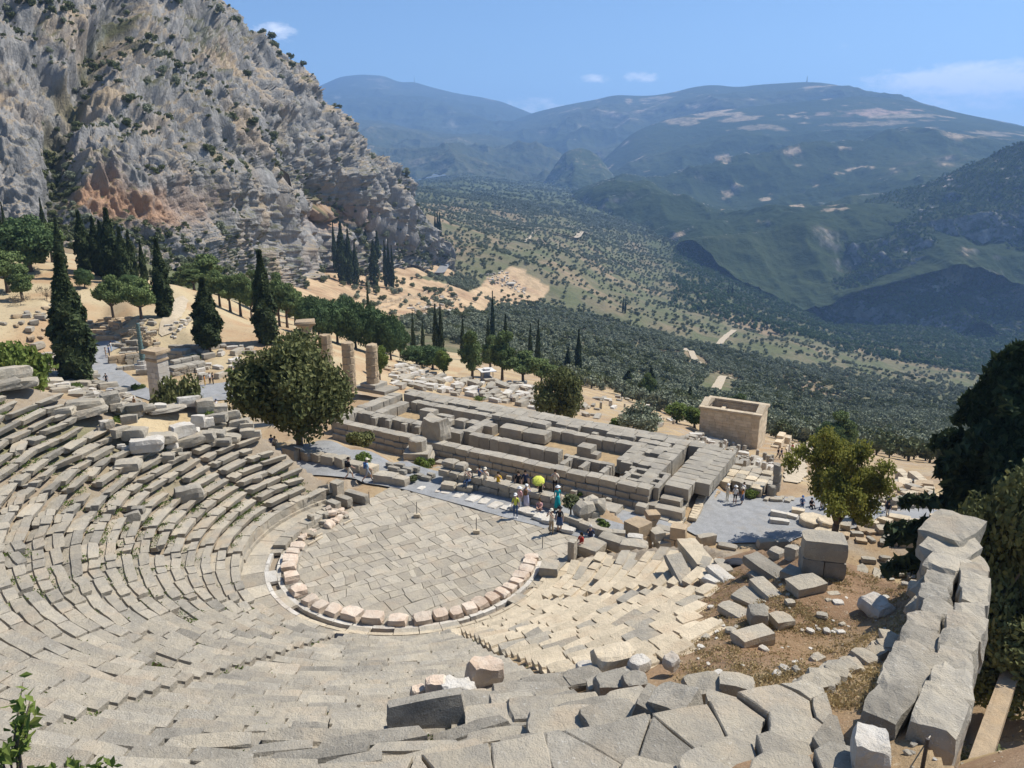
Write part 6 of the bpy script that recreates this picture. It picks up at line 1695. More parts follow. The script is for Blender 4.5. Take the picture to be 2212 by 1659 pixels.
for i in range(26):
    for j in range(2):
        t = i/25
        u0 = np.array(zt2(430+j*95, 530)); u1 = np.array(zt2(590+j*90, 235))
        q = P(*(u0*(1-t)+u1*t), -7.75)
        V, F = rockshape((1.05, .72, .35), .12, .06); V = xform(V, rz=R(rng.normal(62, 5)))
        link('ramp_block', mesh_np('ramp_block', V, F, [M['stone_cream' if rng.random() < .6 else 'stone']], None, False, {'tint': ('FACE', np.full(len(F), rng.random()))}), rmp, (q[0], q[1], max(tz(q[0], q[1]), -8.1)+.02+.35*t))
for k, (x, y) in enumerate(((640, 440), (650, 425), (660, 410), (672, 398))):
    p = P(*zt2(x, y), -8.2); block('stone_cube', f'squared tan stone in the short line on the plaza edge, {ORD[k]} from near', (.5, .5, .42), (p[0], p[1], -8.15), R(60), 'column', .08, .03)
zr = lambda x, y: Z(3000, 1800, x, y, 1032/1269)
field(95, [zr(560, 240), zr(560, 180), zr(650, 130), zr(740, 120), zr(810, 160), zr(830, 235), zr(740, 245), zr(640, 255)], (.9, 1.7), ('tan ruin block in the crowded field right of the almond tree', ''), ('ruin blocks right of the almond tree', ''), name='scattered_block', mats=('stone', 'stone_cream', 'column'), spread=.5)
field(42, [zr(410, 360), zr(540, 350), zr(640, 325), zr(840, 335), zr(840, 400), zr(700, 430), zr(560, 420), zr(440, 420), zr(390, 400)], (.7, 1.5), ('broken block on the bare ground behind the ashlar blocks', ''), ('broken blocks behind the ashlar blocks', ''), name='broken_block', mats=('stone', 'stone_dark', 'column'), spread=.7)
field(26, [zr(380, 330), zr(560, 305), zr(720, 300), zr(840, 310), zr(840, 330), zr(560, 332), zr(420, 355)], (.9, 1.7), ('kerb stone lining the near edge of the plaza road', ''), ('kerb stones lining the plaza road', ''), mats=('stone', 'stone_cream'), spread=.2, cat='kerb stone', name='kerb_stone')
field(18, [zr(0, 200), zr(140, 205), zr(150, 228), zr(60, 222), zr(0, 215)], (.6, .9), ('small block edging the upper side of the plaza', ''), ('small blocks edging the plaza', ''), name='edging_block', mats=('stone',), spread=.2)
field(20, [zr(30, 300), zr(170, 265), zr(190, 290), zr(120, 320), zr(40, 330)], (.8, 1.3), ('pale rough block beside the bright bush on the plaza', ''), ('pale blocks beside the bright bush', ''), name='rough_block', mats=('stone_cream', 'stone_white'))
for k, (x, y, r, h) in enumerate(((320, 345, 1.0, .9), (315, 385, 1.15, .5), (245, 325, 1.2, .7))):
    p = hit(*zr(x, y)); drum('column_drum', f'thick round drum behind the bright bush, {ORD[k]} of three', (p[0], p[1], p[2]-.05), r, h, 'stone_cream')
for k, (x, y, l, h) in enumerate(((440, 225, 2.6, .8), (510, 228, 1.8, .8), (665, 245, 2.2, 1.1), (745, 245, 2.0, .5))):
    p = hit(*zr(x, y)); block('stone_block', ('long grey block by the almond tree on the plaza', 'second grey block right of the long one by the almond tree', 'angular upright block at the far side of the plaza road', 'flat pale block at the roadside right of the angular one')[k], (l, .9, h), (p[0], p[1], p[2]), R(rng.normal(0, 15)), 'stone', .15, .07, lat=LAT_BIG)
rw = bx_pz(*zr(660, 108), *zr(800, 135), 1.3, 1.0, 'stone_cream', 'small ruined pale wall at the far edge of the right ruins', 2)
field(120, [zl(230, 150), zl(380, 150), zl(430, 250), zl(540, 330), zl(620, 390), zl(560, 440), zl(420, 420), zl(300, 380), zl(130, 370), zl(220, 300)], (1.1, 2.3), ('grey block in the heaped rows behind the left end of the theatre', ''), ('grey blocks heaped behind the left end of the theatre', ''), mats=('temple', 'stone', 'stone_dark'), spread=.5, name='heaped_block', cat='stone block')
field(60, [zl(-30, 380), zl(130, 360), zl(420, 420), zl(640, 420), zl(800, 480), zl(900, 560), zl(800, 620), zl(640, 560), zl(400, 480), zl(200, 420), zl(0, 420)], (.8, 1.8), ('tan block in the rubble between the left seats and the plaza', ''), ('rubble blocks between the left seats and the plaza', ''), mats=('temple', 'stone', 'stone_white'), spread=.8, name='rubble_block', cat='rubble block')
field(40, [zl(1040, 55), zl(1200, 0), zl(1120, 100), zl(1090, 150)], (.6, 1.2), ('thin pale stone in the band of rubble beside the dirt path', ''), ('pale stones banded beside the dirt path', ''), name='pale_stone', mats=('stone_white', 'stone'), spread=.9)
field(45, [zl(800, 140), zl(950, 110), zl(1000, 190), zl(900, 190), zl(760, 160)], (.8, 1.6), ('reddish rubble stone behind the bronze column', ''), ('reddish rubble stones behind the bronze column', ''), name='rubble_stone', mats=('column', 'temple'), spread=.9)
field(50, [(0, 700), (110, 660), (190, 690), (230, 740), (150, 742), (60, 740)], (.6, 1.5), ('brown ruin stone on the dry slope left of the tallest cypress', ''), ('ruin stones on the dry slope at the left', ''), name='ruin_stone', mats=('column', 'temple', 'stone'), spread=.9)
field(45, [(190, 690), (330, 690), (340, 725), (240, 735), (190, 740)], (.6, 1.4), ('brown ruin stone on the slope below the two round pines', ''), ('ruin stones below the round pines', ''), name='ruin_stone', mats=('column', 'temple'), spread=.9)
field(30, [(370, 760), (540, 740), (545, 800), (460, 830), (390, 790)], (.9, 1.8), ('grey block in the ruins between pillar and juniper', ''), ('grey blocks between pillar and juniper', ''), name='grey_block', spread=.4)
field(45, [z5(320, 700), z5(520, 690), z5(720, 770), z5(560, 790), z5(380, 770)], (.8, 1.6), ('tan block beside the steps south-east of the columns', ''), ('tan blocks beside the steps behind the columns', ''), name='tan_block', mats=('stone_cream', 'column', 'temple'), spread=.2)
# ---------------------------------------------------------------- trees
def leaf_quads(C, Nrm, size, g, bias=.6, aspect=1.6):
    """one small folded leaf spray per point: centre, outward direction, size"""
    n = len(C)
    rnd = g.normal(0, 1, (n, 3)); rnd /= np.linalg.norm(rnd, axis=1, keepdims=True)
    N = Nrm*bias+rnd*(1-bias*.55); N /= np.maximum(np.linalg.norm(N, axis=1, keepdims=True), 1e-6)
    t = np.cross(N, g.normal(0, 1, (n, 3))); t /= np.maximum(np.linalg.norm(t, axis=1, keepdims=True), 1e-6)
    b = np.cross(N, t)
    s = np.asarray(size).reshape(-1, 1)*g.uniform(.65, 1.35, (n, 1))
    a = s*aspect*.5; w = s*.5
    V = np.stack([C-t*a, C-b*w+N*w*.25, C+t*a, C+b*w+N*w*.25], 1).reshape(-1, 3)
    F = np.arange(n*4).reshape(n, 4)
    return V, F
def lobes_cloud(lobes, n, g, shell=.55):
    """points in a set of ellipsoid lobes [(x,y,z,rx,ry,rz)], denser at the outside"""
    L = np.array(lobes); vol = L[:, 3]*L[:, 4]+L[:, 3]*L[:, 5]+L[:, 4]*L[:, 5]
    k = g.choice(len(L), n, p=vol/vol.sum())
    d = g.normal(0, 1, (n, 3)); d /= np.linalg.norm(d, axis=1, keepdims=True)
    r = (shell+(1-shell)*g.random(n))**1.0
    r = np.where(g.random(n) < .15, r*g.uniform(1.0, 1.18, n), r)
    C = L[k, :3]+d*L[k, 3:]*r[:, None]
    return C, d, k
def leaf_mesh(name, C, N, size, g, mat, bias=.6, aspect=1.6, tint=None):
    V, F = leaf_quads(C, N, size, g, bias, aspect)
    t = g.random(len(C)) if tint is None else tint
    return mesh_np(name, V, F, [mat], None, False, {'tint': ('FACE', t)})
def limb_mesh(name, limbs, mat, n=7):
    mb = MB()
    for pts, rad in limbs: mb.add(*tube(pts, rad, n))
    return mb.mesh(name, [mat], True)
def tree_obj(name, lab, cat, parts, loc, rz=0, group=None, scale=1.0):
    o = thing(name, lab, cat, loc, rz, group)
    o.scale = (scale,)*3 if not isinstance(scale, tuple) else scale
    for nm, me in parts: link(nm, me, o)
    return o
TREES = {}
def proto_cypress(h, w, n, seed, lean=0, mat='cypress', trunk=.07):
    g = np.random.default_rng(seed)
    t = g.random(n)**.85
    prof = np.sin(np.clip(t*1.02+.06, 0, 1)**.62*math.pi)**.75*.5*w
    prof = np.where(t > .55, prof*(1-((t-.55)/.45)**2.2*.35), prof)
    a = g.uniform(0, 2*math.pi, n)
    lump = 1+.22*np.sin(a*3+t*17+seed)+.16*np.sin(a*5-t*31)
    rr = prof*lump*np.sqrt(g.uniform(.45, 1.05, n))
    lo = trunk*h
    C = np.c_[rr*np.cos(a), rr*np.sin(a), lo+t*(h-lo)]
    C[:, 0] += lean*t**2
    N = np.c_[np.cos(a), np.sin(a), np.full(n, .55)]; N /= np.linalg.norm(N, axis=1, keepdims=True)
    cr = leaf_mesh('crown', C, N, w*.135, g, M[mat], .75, 2.0)
    core, F = tube([(0, 0, lo), (0, 0, lo+.15*h), (0, 0, .5*h), (lean*.6, 0, .85*h)], [.12*w, .30*w, .30*w, .05*w], 9)
    tr = limb_mesh('trunk', [([(0, 0, -.5), (0, 0, h*.5), (lean*.5, 0, h*.85)], [w*.09, w*.06, .02])], M['bark'])
    return [('trunk', tr), ('crown', cr)]
def proto_lobed(h, w, nl, n, size, seed, mat, trunk_h=.3, flat=.62, lean=.0, limb=True, shell=.5, rad=None, spread=1.0, tr=.035, bias=.6):
    g = np.random.default_rng(seed)
    lob = []; limbs = []
    zc = h*(trunk_h+(1-trunk_h)*.5); rz = h*(1-trunk_h)*.5
    for k in range(nl):
        d = g.normal(0, 1, 3); d /= np.linalg.norm(d); d[2] = d[2]*.9+.05
        q = g.uniform(.45, .82)
        r = (rad or .34)*w*.5*g.uniform(.7, 1.25)
        c = np.array([d[0]*w*.5*q*spread, d[1]*w*.5*q*spread, zc+d[2]*rz*q])
        lob.append((*c, r*g.uniform(.9, 1.2), r*g.uniform(.9, 1.2), r*flat*g.uniform(.85, 1.2)))
    lob.append((0, 0, zc, w*.30, w*.30, rz*.6))
    C, d, k = lobes_cloud(lob, n, g, shell)
    ctr = np.array([0, 0, zc-rz*.3])
    out = C-ctr; out /= np.maximum(np.linalg.norm(out, axis=1, keepdims=True), .01)
    N = d*.6+out*.6
    tint = np.clip(g.random(n)*.75+g.random(nl+1)[k]*.35-.05, 0, 1)
    cr = leaf_mesh('crown', C, N, size, g, M[mat], bias, 1.7, tint)
    top = (lean*.6, 0, h*max(trunk_h, .25)+.05*h)
    limbs.append(([(0, 0, -.4), (lean*.25, 0, top[2]*.5), top], [h*tr*1.35, h*tr, h*tr*.85]))
    if limb:
        for L in lob[:min(nl, 9)]:
            m = (np.array(L[:3])+np.array(top))/2+g.normal(0, .05*h, 3)
            limbs.append(([top, tuple(m), L[:3]], [h*tr*.5, h*tr*.33, h*tr*.1]))
    return [('trunk', limb_mesh('trunk', limbs, M['bark'])), ('crown', cr)]
def proto_fir(h, w, n, seed, mat='fir', size=.3, trunk=.08, droop=.35):
    g = np.random.default_rng(seed)
    limbs = [([(0, 0, -.4), (0, 0, h*.5), (0, 0, h*.97)], [h*.028, h*.018, .03])]
    C = []; N = []
    nb = 110; per = n//nb
    for k in range(nb):
        t = (k+.5)/nb; t = trunk+(1-trunk)*t
        L = w*.5*(1-t)**.72*g.uniform(.55, 1.15)+.25
        a = g.uniform(0, 2*math.pi)
        s = g.random(per)**.7
        x = s*L
        zz = t*h+x*.25-droop*x**2/max(L, .3)*.9
        side = g.normal(0, .13, per)*L*(1.1-s)
        C.append(np.c_[np.cos(a)*x-np.sin(a)*side, np.sin(a)*x+np.cos(a)*side, zz+g.normal(0, .12, per)-.25*g.random(per)])
        N.append(np.tile([[math.cos(a)*.5, math.sin(a)*.5, .8]], (per, 1)))
        if k % 2: limbs.append(([(0, 0, t*h), (math.cos(a)*L*.8, math.sin(a)*L*.8, t*h+L*.8*.25-droop*.64*L*.9)], [.05, .015]))
    C = np.concatenate(C); N = np.concatenate(N)
    return [('trunk', limb_mesh('trunk', limbs, M['bark'], 5)), ('crown', leaf_mesh('crown', C, N, size, g, M[mat], .55, 2.1))]
p = base_at(648, 966)
parts = proto_lobed(9.6, 11.6, 44, 30000, .26, 41, 'juniper', .10, .8, rad=.30, shell=.35, tr=.03, bias=.45)
tree_obj('juniper_tree', 'big round dark green juniper standing beside the left end of the seats', 'tree', parts, p, 1.0, scale=(.86, .86, hpx(718, p)/9.4))
p = base_at(770, 940, 66)
tree_obj('shrub', 'small reddish green shrub on the earth bank right of the big juniper', 'shrub', proto_lobed(2.4, 3.2, 8, 1500, .2, 42, 'juniper', .05, .8), p)
p = base_at(392, 888, 80); tree_obj('round_bush', 'dense dome-shaped green bush in front of the tall pillar', 'bush', proto_lobed(4.0, 5.8, 26, 9000, .2, 43, 'juniper', .02, .8, rad=.33, limb=False, shell=.4), p, .4, scale=(1.1, 1.1, hpx(814, p)/3.9))
p = base_at(32, 812, 98); hb = hpx(716, p); tree_obj('leafy_bush', 'large light green bush at the left edge above the heaped blocks', 'bush', proto_lobed(6.2, 8.2, 22, 9000, .3, 44, 'broad', .05, .75, shell=.4), p, 0, None, (1, 1, hb/6.1))
p = base_at(-45, 806, 98); tree_obj('leafy_bush', 'light green bush cut by the left edge of the picture', 'bush', proto_lobed(4.6, 6.2, 16, 5000, .3, 45, 'broad', .05, .75, shell=.4), p)
CYP = [(156, 745, 548, 60, 118, 'tallest broad cypress at the far edge of the left plaza'), (453, 760, 602, 44, None, 'dark cypress with bare double trunk on the dry slope'), (578, 743, 542, 38, None, 'tall pointed cypress just left of the big juniper'), (357, 684, 516, 30, None, 'slim cypress beside the dirt path on the dry slope'),
       (140, 622, 470, 18, 178, 'cypress right behind the tallest broad one')]
for i, (u, v, vt, w, d, lab) in enumerate(CYP):
    p = base_at(u, v, d); h = hpx(vt, p)
    f = scr(p)[2]; ww = w*f/FOC*1.12
    tree_obj('cypress', lab, 'cypress', proto_cypress(h, ww, 6500, 60+i, random.uniform(-.3, .3), trunk=.1 if i == 1 else .02), p, random.uniform(0, 6), 'cypresses on the sanctuary slope')
SPECC = {}
def spec_cyp(key):
    if key not in SPECC: SPECC[key] = proto_cypress(12, 2.6 if key < 3 else 4.2, 2600 if key < 3 else 3400, 80+key, 0, trunk=.03)
    return SPECC[key]
def add_cyp(lst, lab, grp, dense=False):
    for i, (u, v, vt, w) in enumerate(lst):
        p = base_at(u, v) if not isinstance(v, tuple) else base_at(u, v[0], v[1])
        h = max(2.5, hpx(vt, p)); f = scr(p)[2]; ww = max(1.0, w*f/FOC)
        key = (i % 3)+(3 if dense else 0)
        sx = ww/(2.6 if key < 3 else 4.2)
        lb = lab if isinstance(lab, str) else lab(i)
        tree_obj('cypress', lb, 'cypress', spec_cyp(key), p, random.uniform(0, 6), grp, (sx, sx, h/12))
add_cyp([(15, (560, 190), 455, 10), (75, (566, 195), 500, 15), (92, (572, 195), 508, 14), (100, (520, 240), 430, 12), (188, (590, 186), 458, 30), (215, (592, 183), 470, 24), (230, (600, 180), 478, 22), (248, (600, 180), 452, 34), (272, (612, 176), 492, 26), (290, (612, 178), 500, 20), (312, (604, 182), 520, 14), (205, (560, 220), 520, 20), (62, (580, 186), 540, 12), (20, (540, 220), 438, 9)],
        'dark cypress in the dense clump below the orange cliff', 'cypresses clumped below the orange cliff', True)
add_cyp([(723, (560, 560), 478, 9), (740, (585, 520), 482, 24), (755, (586, 520), 495, 16), (768, (586, 522), 525, 14), (808, (588, 540), 520, 20), (832, (584, 560), 520, 9), (840, (584, 560), 518, 8), (847, (582, 560), 530, 8), (815, (545, 640), 500, 14), (790, (552, 640), 490, 16), (800, (548, 650), 480, 12)],
        'dark cypress in the group below the road-side cliff', 'cypresses grouped above the road')
add_cyp([(945, (490, 900), 462, 8), (940, (490, 900), 464, 8), (950, (488, 900), 460, 8)], 'dark cypress in the trio at the foot of the cliff ridge', 'three cypresses at the foot of the ridge')
for lst, lab in (([(797, (700, 205), 612, 9)], 'small cypress standing before the terraced ruins'), ([(892, (720, 205), 675, 8)], 'slim cypress in front of the lowest ruin terrace'), ([(913, (728, 205), 690, 8)], 'short cypress right of the slim one below the terraces'), ([(942, (760, 195), 658, 13)], 'left of two tall twin cypresses beyond the columns'), ([(953, (760, 195), 660, 12)], 'right of two tall twin cypresses beyond the columns'),
                 ([(1064, (690, 330), 630, 9)], 'tall thin cypress below the round ruin'), ([(1000, (755, 210), 690, 11)], 'open-crowned cypress right of the twin ones'), ([(1055, (770, 215), 690, 13)], 'dark cypress behind the kiosk trees'), ([(1092, (760, 220), 680, 14)], 'ragged cypress left of the twin-topped one'), ([(1145, (780, 230), 700, 10)], 'thin cypress above the bright pine'), ([(1162, (790, 230), 692, 11)], 'tall cypress above the bright pine at its right'),
                 ([(1226, (800, 250), 750, 14)], 'shorter cypress of the pair on the olive slope'), ([(1248, (815, 245), 712, 14)], 'taller cypress of the pair on the olive slope'), ([(1206, (660, 900), 628, 4)], 'lone tiny cypress among the far olives'), ([(1345, (682, 830), 642, 4)], 'left of two slim cypresses on the far olive slope'), ([(1350, (684, 830), 648, 4)], 'right of two slim cypresses on the far olive slope'),
                 ([(1572, (642, 1400), 618, 4)], 'left of two dark cypresses deep in the valley'), ([(1581, (644, 1400), 616, 5)], 'right of two dark cypresses deep in the valley'), ([(1655, (728, 1100), 700, 4)], 'lone slim cypress on the lower olive slope'), ([(1602, (700, 1150), 682, 4)], 'small cypress by the dirt road cutting'), ([(1487, (900, 240), 835, 17)], 'dark pointed cypress left of the treasury'), ([(1355, (880, 250), 800, 30)], 'dark shady cypress beyond the ruins'), ([(1402, (890, 260), 795, 26)], 'second shady cypress beyond the ruins'), ([(1505, (610, 1750), 598, 4)], 'tiny cypress at the valley bottom edge')):
    add_cyp(lst, lab, None)
add_cyp([(u, (v, 1600), v-12-random.random()*8, 3.2) for u, v in ((1672, 668), (1678, 670), (1684, 671), (1690, 672), (1696, 673), (1702, 674), (1708, 676), (1662, 664), (1600, 630), (1610, 632), (1590, 625))], 'tiny cypress in the row at the foot of the gorge wall', 'row of tiny cypresses at the foot of the gorge wall')
PINE = {}
def pine(key):
    if key not in PINE:
        a = {0: (10, 8.5, 30, 9000, .32, 90, 'pine', .22, .6), 1: (11, 8, 30, 9000, .32, 91, 'pine', .24, .55), 2: (9, 9.5, 34, 12000, .32, 92, 'pine_dark', .08, .6), 3: (8, 6.5, 20, 5000, .3, 93, 'broad', .08, .75), 4: (12, 8.0, 28, 9000, .34, 94, 'pine', .06, .6)}[key]
        PINE[key] = proto_lobed(*a, lean=random.uniform(-.6, .6), shell=.42, rad=.36)
    return PINE[key]
HP = {0: 10, 1: 11, 2: 9, 3: 8, 4: 12}; WP = {0: 8.5, 1: 8, 2: 9.5, 3: 6.5, 4: 8.0}
def add_pine(lst, grp=None):
    for u, v, d, vt, w, key, lab in lst:
        p = base_at(u, v, d); h = max(2.5, hpx(vt, p)); ww = w*scr(p)[2]/FOC
        tree_obj('pine_tree' if key != 3 else 'leafy_tree', lab, 'pine tree' if key != 3 else 'tree', pine(key), p, random.uniform(0, 6), grp, (ww/WP[key], ww/WP[key], h/HP[key]*.97))
add_pine([(246, 692, None, 585, 66, 0, 'round-crowned pine on the dry slope right of the tallest cypress'), (306, 692, None, 592, 78, 0, 'second round pine beside the first on the dry slope'), (20, 640, 168, 528, 90, 1, 'broad pine at the left edge above the dry slope'), (70, 600, 185, 455, 120, 2, 'wide pale-topped pine behind the left cypresses'), (-40, 650, 165, 540, 100, 1, 'pine cut by the left picture edge'), (50, 650, 160, 560, 60, 4, 'low bright pine at the left above the bare bank'),
          (186, 640, 170, 575, 40, 2, 'dark scrub oak below the clump of cypresses'), (115, 575, 200, 470, 60, 1, 'pine behind the first row of left cypresses'), (285, 640, 172, 590, 50, 2, 'dark pine under the cypress clump')])
gp = 'pines in the grove below the cliff'
add_pine([(u, v, d, vt, w, k, 'tall pine of the grove on the crest below the cliff') for u, v, d, vt, w, k in ((425, 672, 190, 575, 55, 1), (452, 676, 195, 540, 75, 1), (478, 688, 175, 575, 60, 0), (500, 694, 172, 590, 55, 1), (522, 700, 172, 580, 55, 1), (545, 704, 170, 590, 50, 0), (605, 715, 175, 595, 50, 1), (622, 722, 175, 600, 55, 1), (410, 655, 230, 560, 50, 4), (392, 630, 240, 580, 45, 4), (640, 720, 190, 610, 50, 4), (600, 690, 210, 575, 40, 4), (560, 690, 200, 570, 50, 4), (650, 700, 215, 620, 45, 4))], gp)
gp = 'dark green pines massed behind the temple columns'
add_pine([(u, v, d, vt, w, k, 'dark green pine in the mass behind the temple columns') for u, v, d, vt, w, k in ((690, 752, 165, 650, 70, 2), (730, 757, 168, 640, 75, 2), (770, 765, 168, 645, 70, 2), (810, 772, 168, 650, 75, 2), (845, 780, 165, 672, 60, 2), (670, 742, 165, 630, 60, 2), (865, 778, 180, 690, 40, 2), (700, 725, 200, 635, 60, 2), (750, 730, 205, 630, 60, 2))], gp)
add_pine([(935, 815, 165, 742, 70, 2, 'low spreading pine right of the dark pine mass'), (900, 800, 165, 742, 70, 2, 'low pine joined to the dark pine mass'), (960, 822, 150, 750, 42, 3, 'light green tree left of the kiosk'), (1020, 818, 150, 700, 55, 4, 'tall conical pine left of the kiosk'), (1085, 822, 160, 700, 55, 4, 'tall conical pine right of the kiosk'), (1130, 828, 155, 752, 80, 0, 'bright green broad pine right of the kiosk'), (1170, 830, 160, 770, 60, 0, 'bright low pine at the right end of the kiosk trees'), (1060, 800, 185, 715, 50, 4, 'dark conical tree behind the kiosk'),
          (820, 812, 122, 740, 40, 3, 'small olive-green tree right of the corner temple column'), (1395, 868, 190, 800, 36, 0, 'bright green pine beyond the ruins right of the dark tree'), (1595, 912, 175, 842, 48, 0, 'bright pine behind the treasury'), (1630, 918, 165, 872, 50, 0, 'low pine behind the treasury roof'), (1810, 1000, 140, 875, 66, 4, 'tall bright pine behind the almond tree'), (1785, 1000, 138, 905, 60, 2, 'dark pine left of the tall bright one'), (1500, 935, 125, 875, 58, 3, 'leafy green tree left of the treasury'), (1460, 925, 128, 868, 56, 3, 'leafy olive-green tree farther left of the treasury'), (1540, 940, 130, 895, 40, 3, 'small leafy tree touching the treasury'), (1520, 915, 160, 880, 40, 0, 'small pine behind the leafy trees')])
p = base_at(1205, 898, 96); tree_obj('dark_tree', 'large dark spreading tree on the far side of the temple', 'tree', proto_lobed(7.0, 9.0, 26, 9000, .26, 95, 'juniper', .15, .7, shell=.4), p, .3, scale=(.87, .87, hpx(795, p)/6.9))
p = base_at(1383, 918, 100); tree_obj('grey_bush', 'wide grey-green bush at the south-west corner of the temple', 'bush', proto_lobed(4.0, 7.0, 18, 4200, .25, 96, 'olive', .04, .7, shell=.4), p)
p = base_at(1330, 905, 104); tree_obj('leafy_bush', 'small bright shrub left of the grey-green bush', 'shrub', proto_lobed(2.6, 2.4, 8, 1300, .2, 97, 'broad', .04, .9), p)
p = base_at(1810, 1104, 62.5)
g = np.random.default_rng(50); limbs = []; lob = []
fork = (0, 0, 1.5); limbs.append(([(0, 0, -.3), (.05, 0, .8), fork], [.36, .27, .27]))
for k in range(13):
    a = k*2.4; L = g.uniform(1.6, 3.9); zt_ = g.uniform(2.6, 6.3)
    if zt_ > 5: L *= .6
    e = (math.cos(a)*L, math.sin(a)*L, zt_); m = (e[0]*.45+g.normal(0, .15), e[1]*.45+g.normal(0, .15), 1.5+(zt_-1.5)*.55)
    limbs.append(([fork, m, e], [.16, .09, .025]))
    for q in range(4): lob.append((e[0]+g.normal(0, .6), e[1]+g.normal(0, .6), e[2]+g.normal(0, .4), g.uniform(.6, 1.15), g.uniform(.6, 1.15), g.uniform(.5, .85)))
    lob.append((m[0], m[1], m[2]+.8, .7, .7, .5))
C, d_, k_ = lobes_cloud(lob, 24000, g, .15)
cr = leaf_mesh('crown', C, d_, .15, g, M['almond'], .4, 1.8, np.clip(g.random(24000)*.8+g.random(len(lob))[k_]*.3-.05, 0, 1))
tree_obj('almond_tree', 'yellow-green tree with dark forked trunk standing on the gravel plaza', 'tree', [('trunk', limb_mesh('trunk', limbs, M['bark'])), ('crown', cr)], p, 2.0, scale=(1.0, 1.0, hpx(932, p)/7.3))
p = base_at(1858, 1068, 68); tree_obj('cypress', 'small cypress half hidden behind the almond tree', 'cypress', proto_cypress(3.4, 1.2, 1200, 99), p)
p = base_at(1722, 1180, 47.5); tree_obj('fig_bush', 'bright green leafy bush beside the drums on the plaza', 'bush', proto_lobed(2.3, 3.7, 16, 3600, .15, 51, 'broad', .03, .7, shell=.25), p, scale=(1, .8, 1))
p = base_at(1390, 1010, 80) if False else base_at(*zt2(880, 415)); tree_obj('shrub', 'small green shrub at the plaza edge near the slim column', 'shrub', proto_lobed(1.2, 1.8, 8, 900, .15, 52, 'broad', .02, .8), p)
x, y = tw(*tab(*zt1(340, 450), -7.4)); tree_obj('shrub', 'bright green shrub at the foot of the north temple wall', 'shrub', proto_lobed(1.5, 2.6, 12, 1600, .16, 53, 'broad', .02, .8), (x, y, tz(x, y)))
for k, (xx, yy, h, w, mt, lab) in enumerate(((45, 395, .5, 1.9, 'grass', 'low green weeds behind the path wall blocks'), (285, 500, .55, .9, 'scrub', 'small weed tuft by the square tan block'), (1075, 665, 1.6, 1.2, 'scrub', 'feathery green bush behind the cyan-dressed woman'), (1230, 735, .5, 1.1, 'grass', 'low green weeds by the boulder pile'), (1125, 570, .35, .8, 'grass', 'small green weed on the terrace pavement'), (620, 95, .6, 2.6, 'grass', 'green patch of weeds beyond the south wall'))):
    q = P(*zt1(xx, yy), 0.1) if k in (0, 1, 2, 3) else (P(*zt1(xx, yy), -7.5) if k == 4 else hit(*zt1(xx, yy)))
    tree_obj('weeds', lab, 'shrub', proto_lobed(h, w, 8, 700, .11, 54+k, mt, .0, .8, limb=False), (q[0], q[1], q[2]-.05))
p = (31.2, 45.5, tz(31.2, 45.5)); parts = proto_fir(15, 13, 26000, 70, 'fir', .42, .05, .4)
tree_obj('fir_tree', 'huge dark conifer filling the right edge beyond the thick wall', 'conifer', parts, p, 0, scale=(1.05, 1.05, hpx(742, p)/15))
p = (35.5, 48, tz(35.5, 48)); tree_obj('fir_tree', 'second dark conifer behind the huge one at the right edge', 'conifer', proto_fir(15, 12, 16000, 71, 'fir', .45, .05, .4), p, 1, scale=(1, 1, 1.0))
p = base_at(2140, 1215, 46); tree_obj('juniper_tree', 'lighter green juniper in front of the huge dark conifer', 'tree', proto_lobed(8.6, 7.0, 30, 16000, .2, 72, 'juniper', .04, 1.1, shell=.4, rad=.32), p, 0, scale=(.95, .95, hpx(985, p)/8.4))
p = base_at(2225, 1225, 44); tree_obj('juniper_tree', 'lighter green juniper at the very right edge of the picture', 'tree', proto_lobed(8.0, 6.5, 28, 12000, .2, 73, 'juniper', .04, 1.1, shell=.4, rad=.32), p)
p = base_at(2200, 1262, 36); tree_obj('bare_shrub', 'thinly leaved twiggy shrub below the junipers at the right', 'shrub', proto_lobed(3.2, 4.4, 14, 1600, .14, 74, 'scrub', .1, .9, shell=.05, tr=.012), p)
for k, (x, y, h, w, lab) in enumerate(((24.0, 42.5, 2.0, 3.6, 'low dark shrub under the lighter juniper'), (27.0, 41.0, 2.2, 3.2, 'second low dark shrub under the lighter juniper'))):
    tree_obj('shrub', lab, 'shrub', proto_lobed(h, w, 12, 3000, .16, 75+k, 'juniper', .02, .9), (x, y, tz(x, y)))
def sprig(name, lab, p, h, n, seed):
    g = np.random.default_rng(seed); limbs = []; C = []; N = []
    for k in range(n):
        a = g.uniform(0, 6.28); L = g.uniform(.05, .22)
        e = np.array([math.cos(a)*L, math.sin(a)*L, h*g.uniform(.6, 1)])
        limbs.append(([(0, 0, -.6), tuple(e*[.4, .4, .5]), tuple(e)], [.008, .005, .002]))
        for q in range(16):
            t = g.uniform(.35, 1.02); C.append(e*[t, t, t]+g.normal(0, .022, 3)); N.append((g.normal(), g.normal(), 1))
    o = thing(name, lab, 'shrub', p)
    link('stem', limb_mesh('stem', limbs, M['bark'], 5), o)
    C = np.array(C); N = np.array(N); N /= np.linalg.norm(N, axis=1, keepdims=True)
    link('foliage', leaf_mesh('foliage', C, N, .035, g, M['broad'], .5, 2.0), o)
    return o
q = Pd(22, 1655, 3.9); sprig('leafy_sprig', 'leafy yellow-green sprig at the lower left corner near the viewer', (q[0], q[1], q[2]-.06), .42, 7, 3)
q = Pd(78, 1668, 4.1); sprig('leafy_sprig', 'short leafy sprig right of the larger one at the bottom edge', (q[0], q[1], q[2]-.06), .12, 4, 4)
q = Pd(168, 1672, 4.2); sprig('leafy_sprig', 'tiny leaf tip at the bottom edge farther right', (q[0], q[1], q[2]-.06), .08, 3, 5)
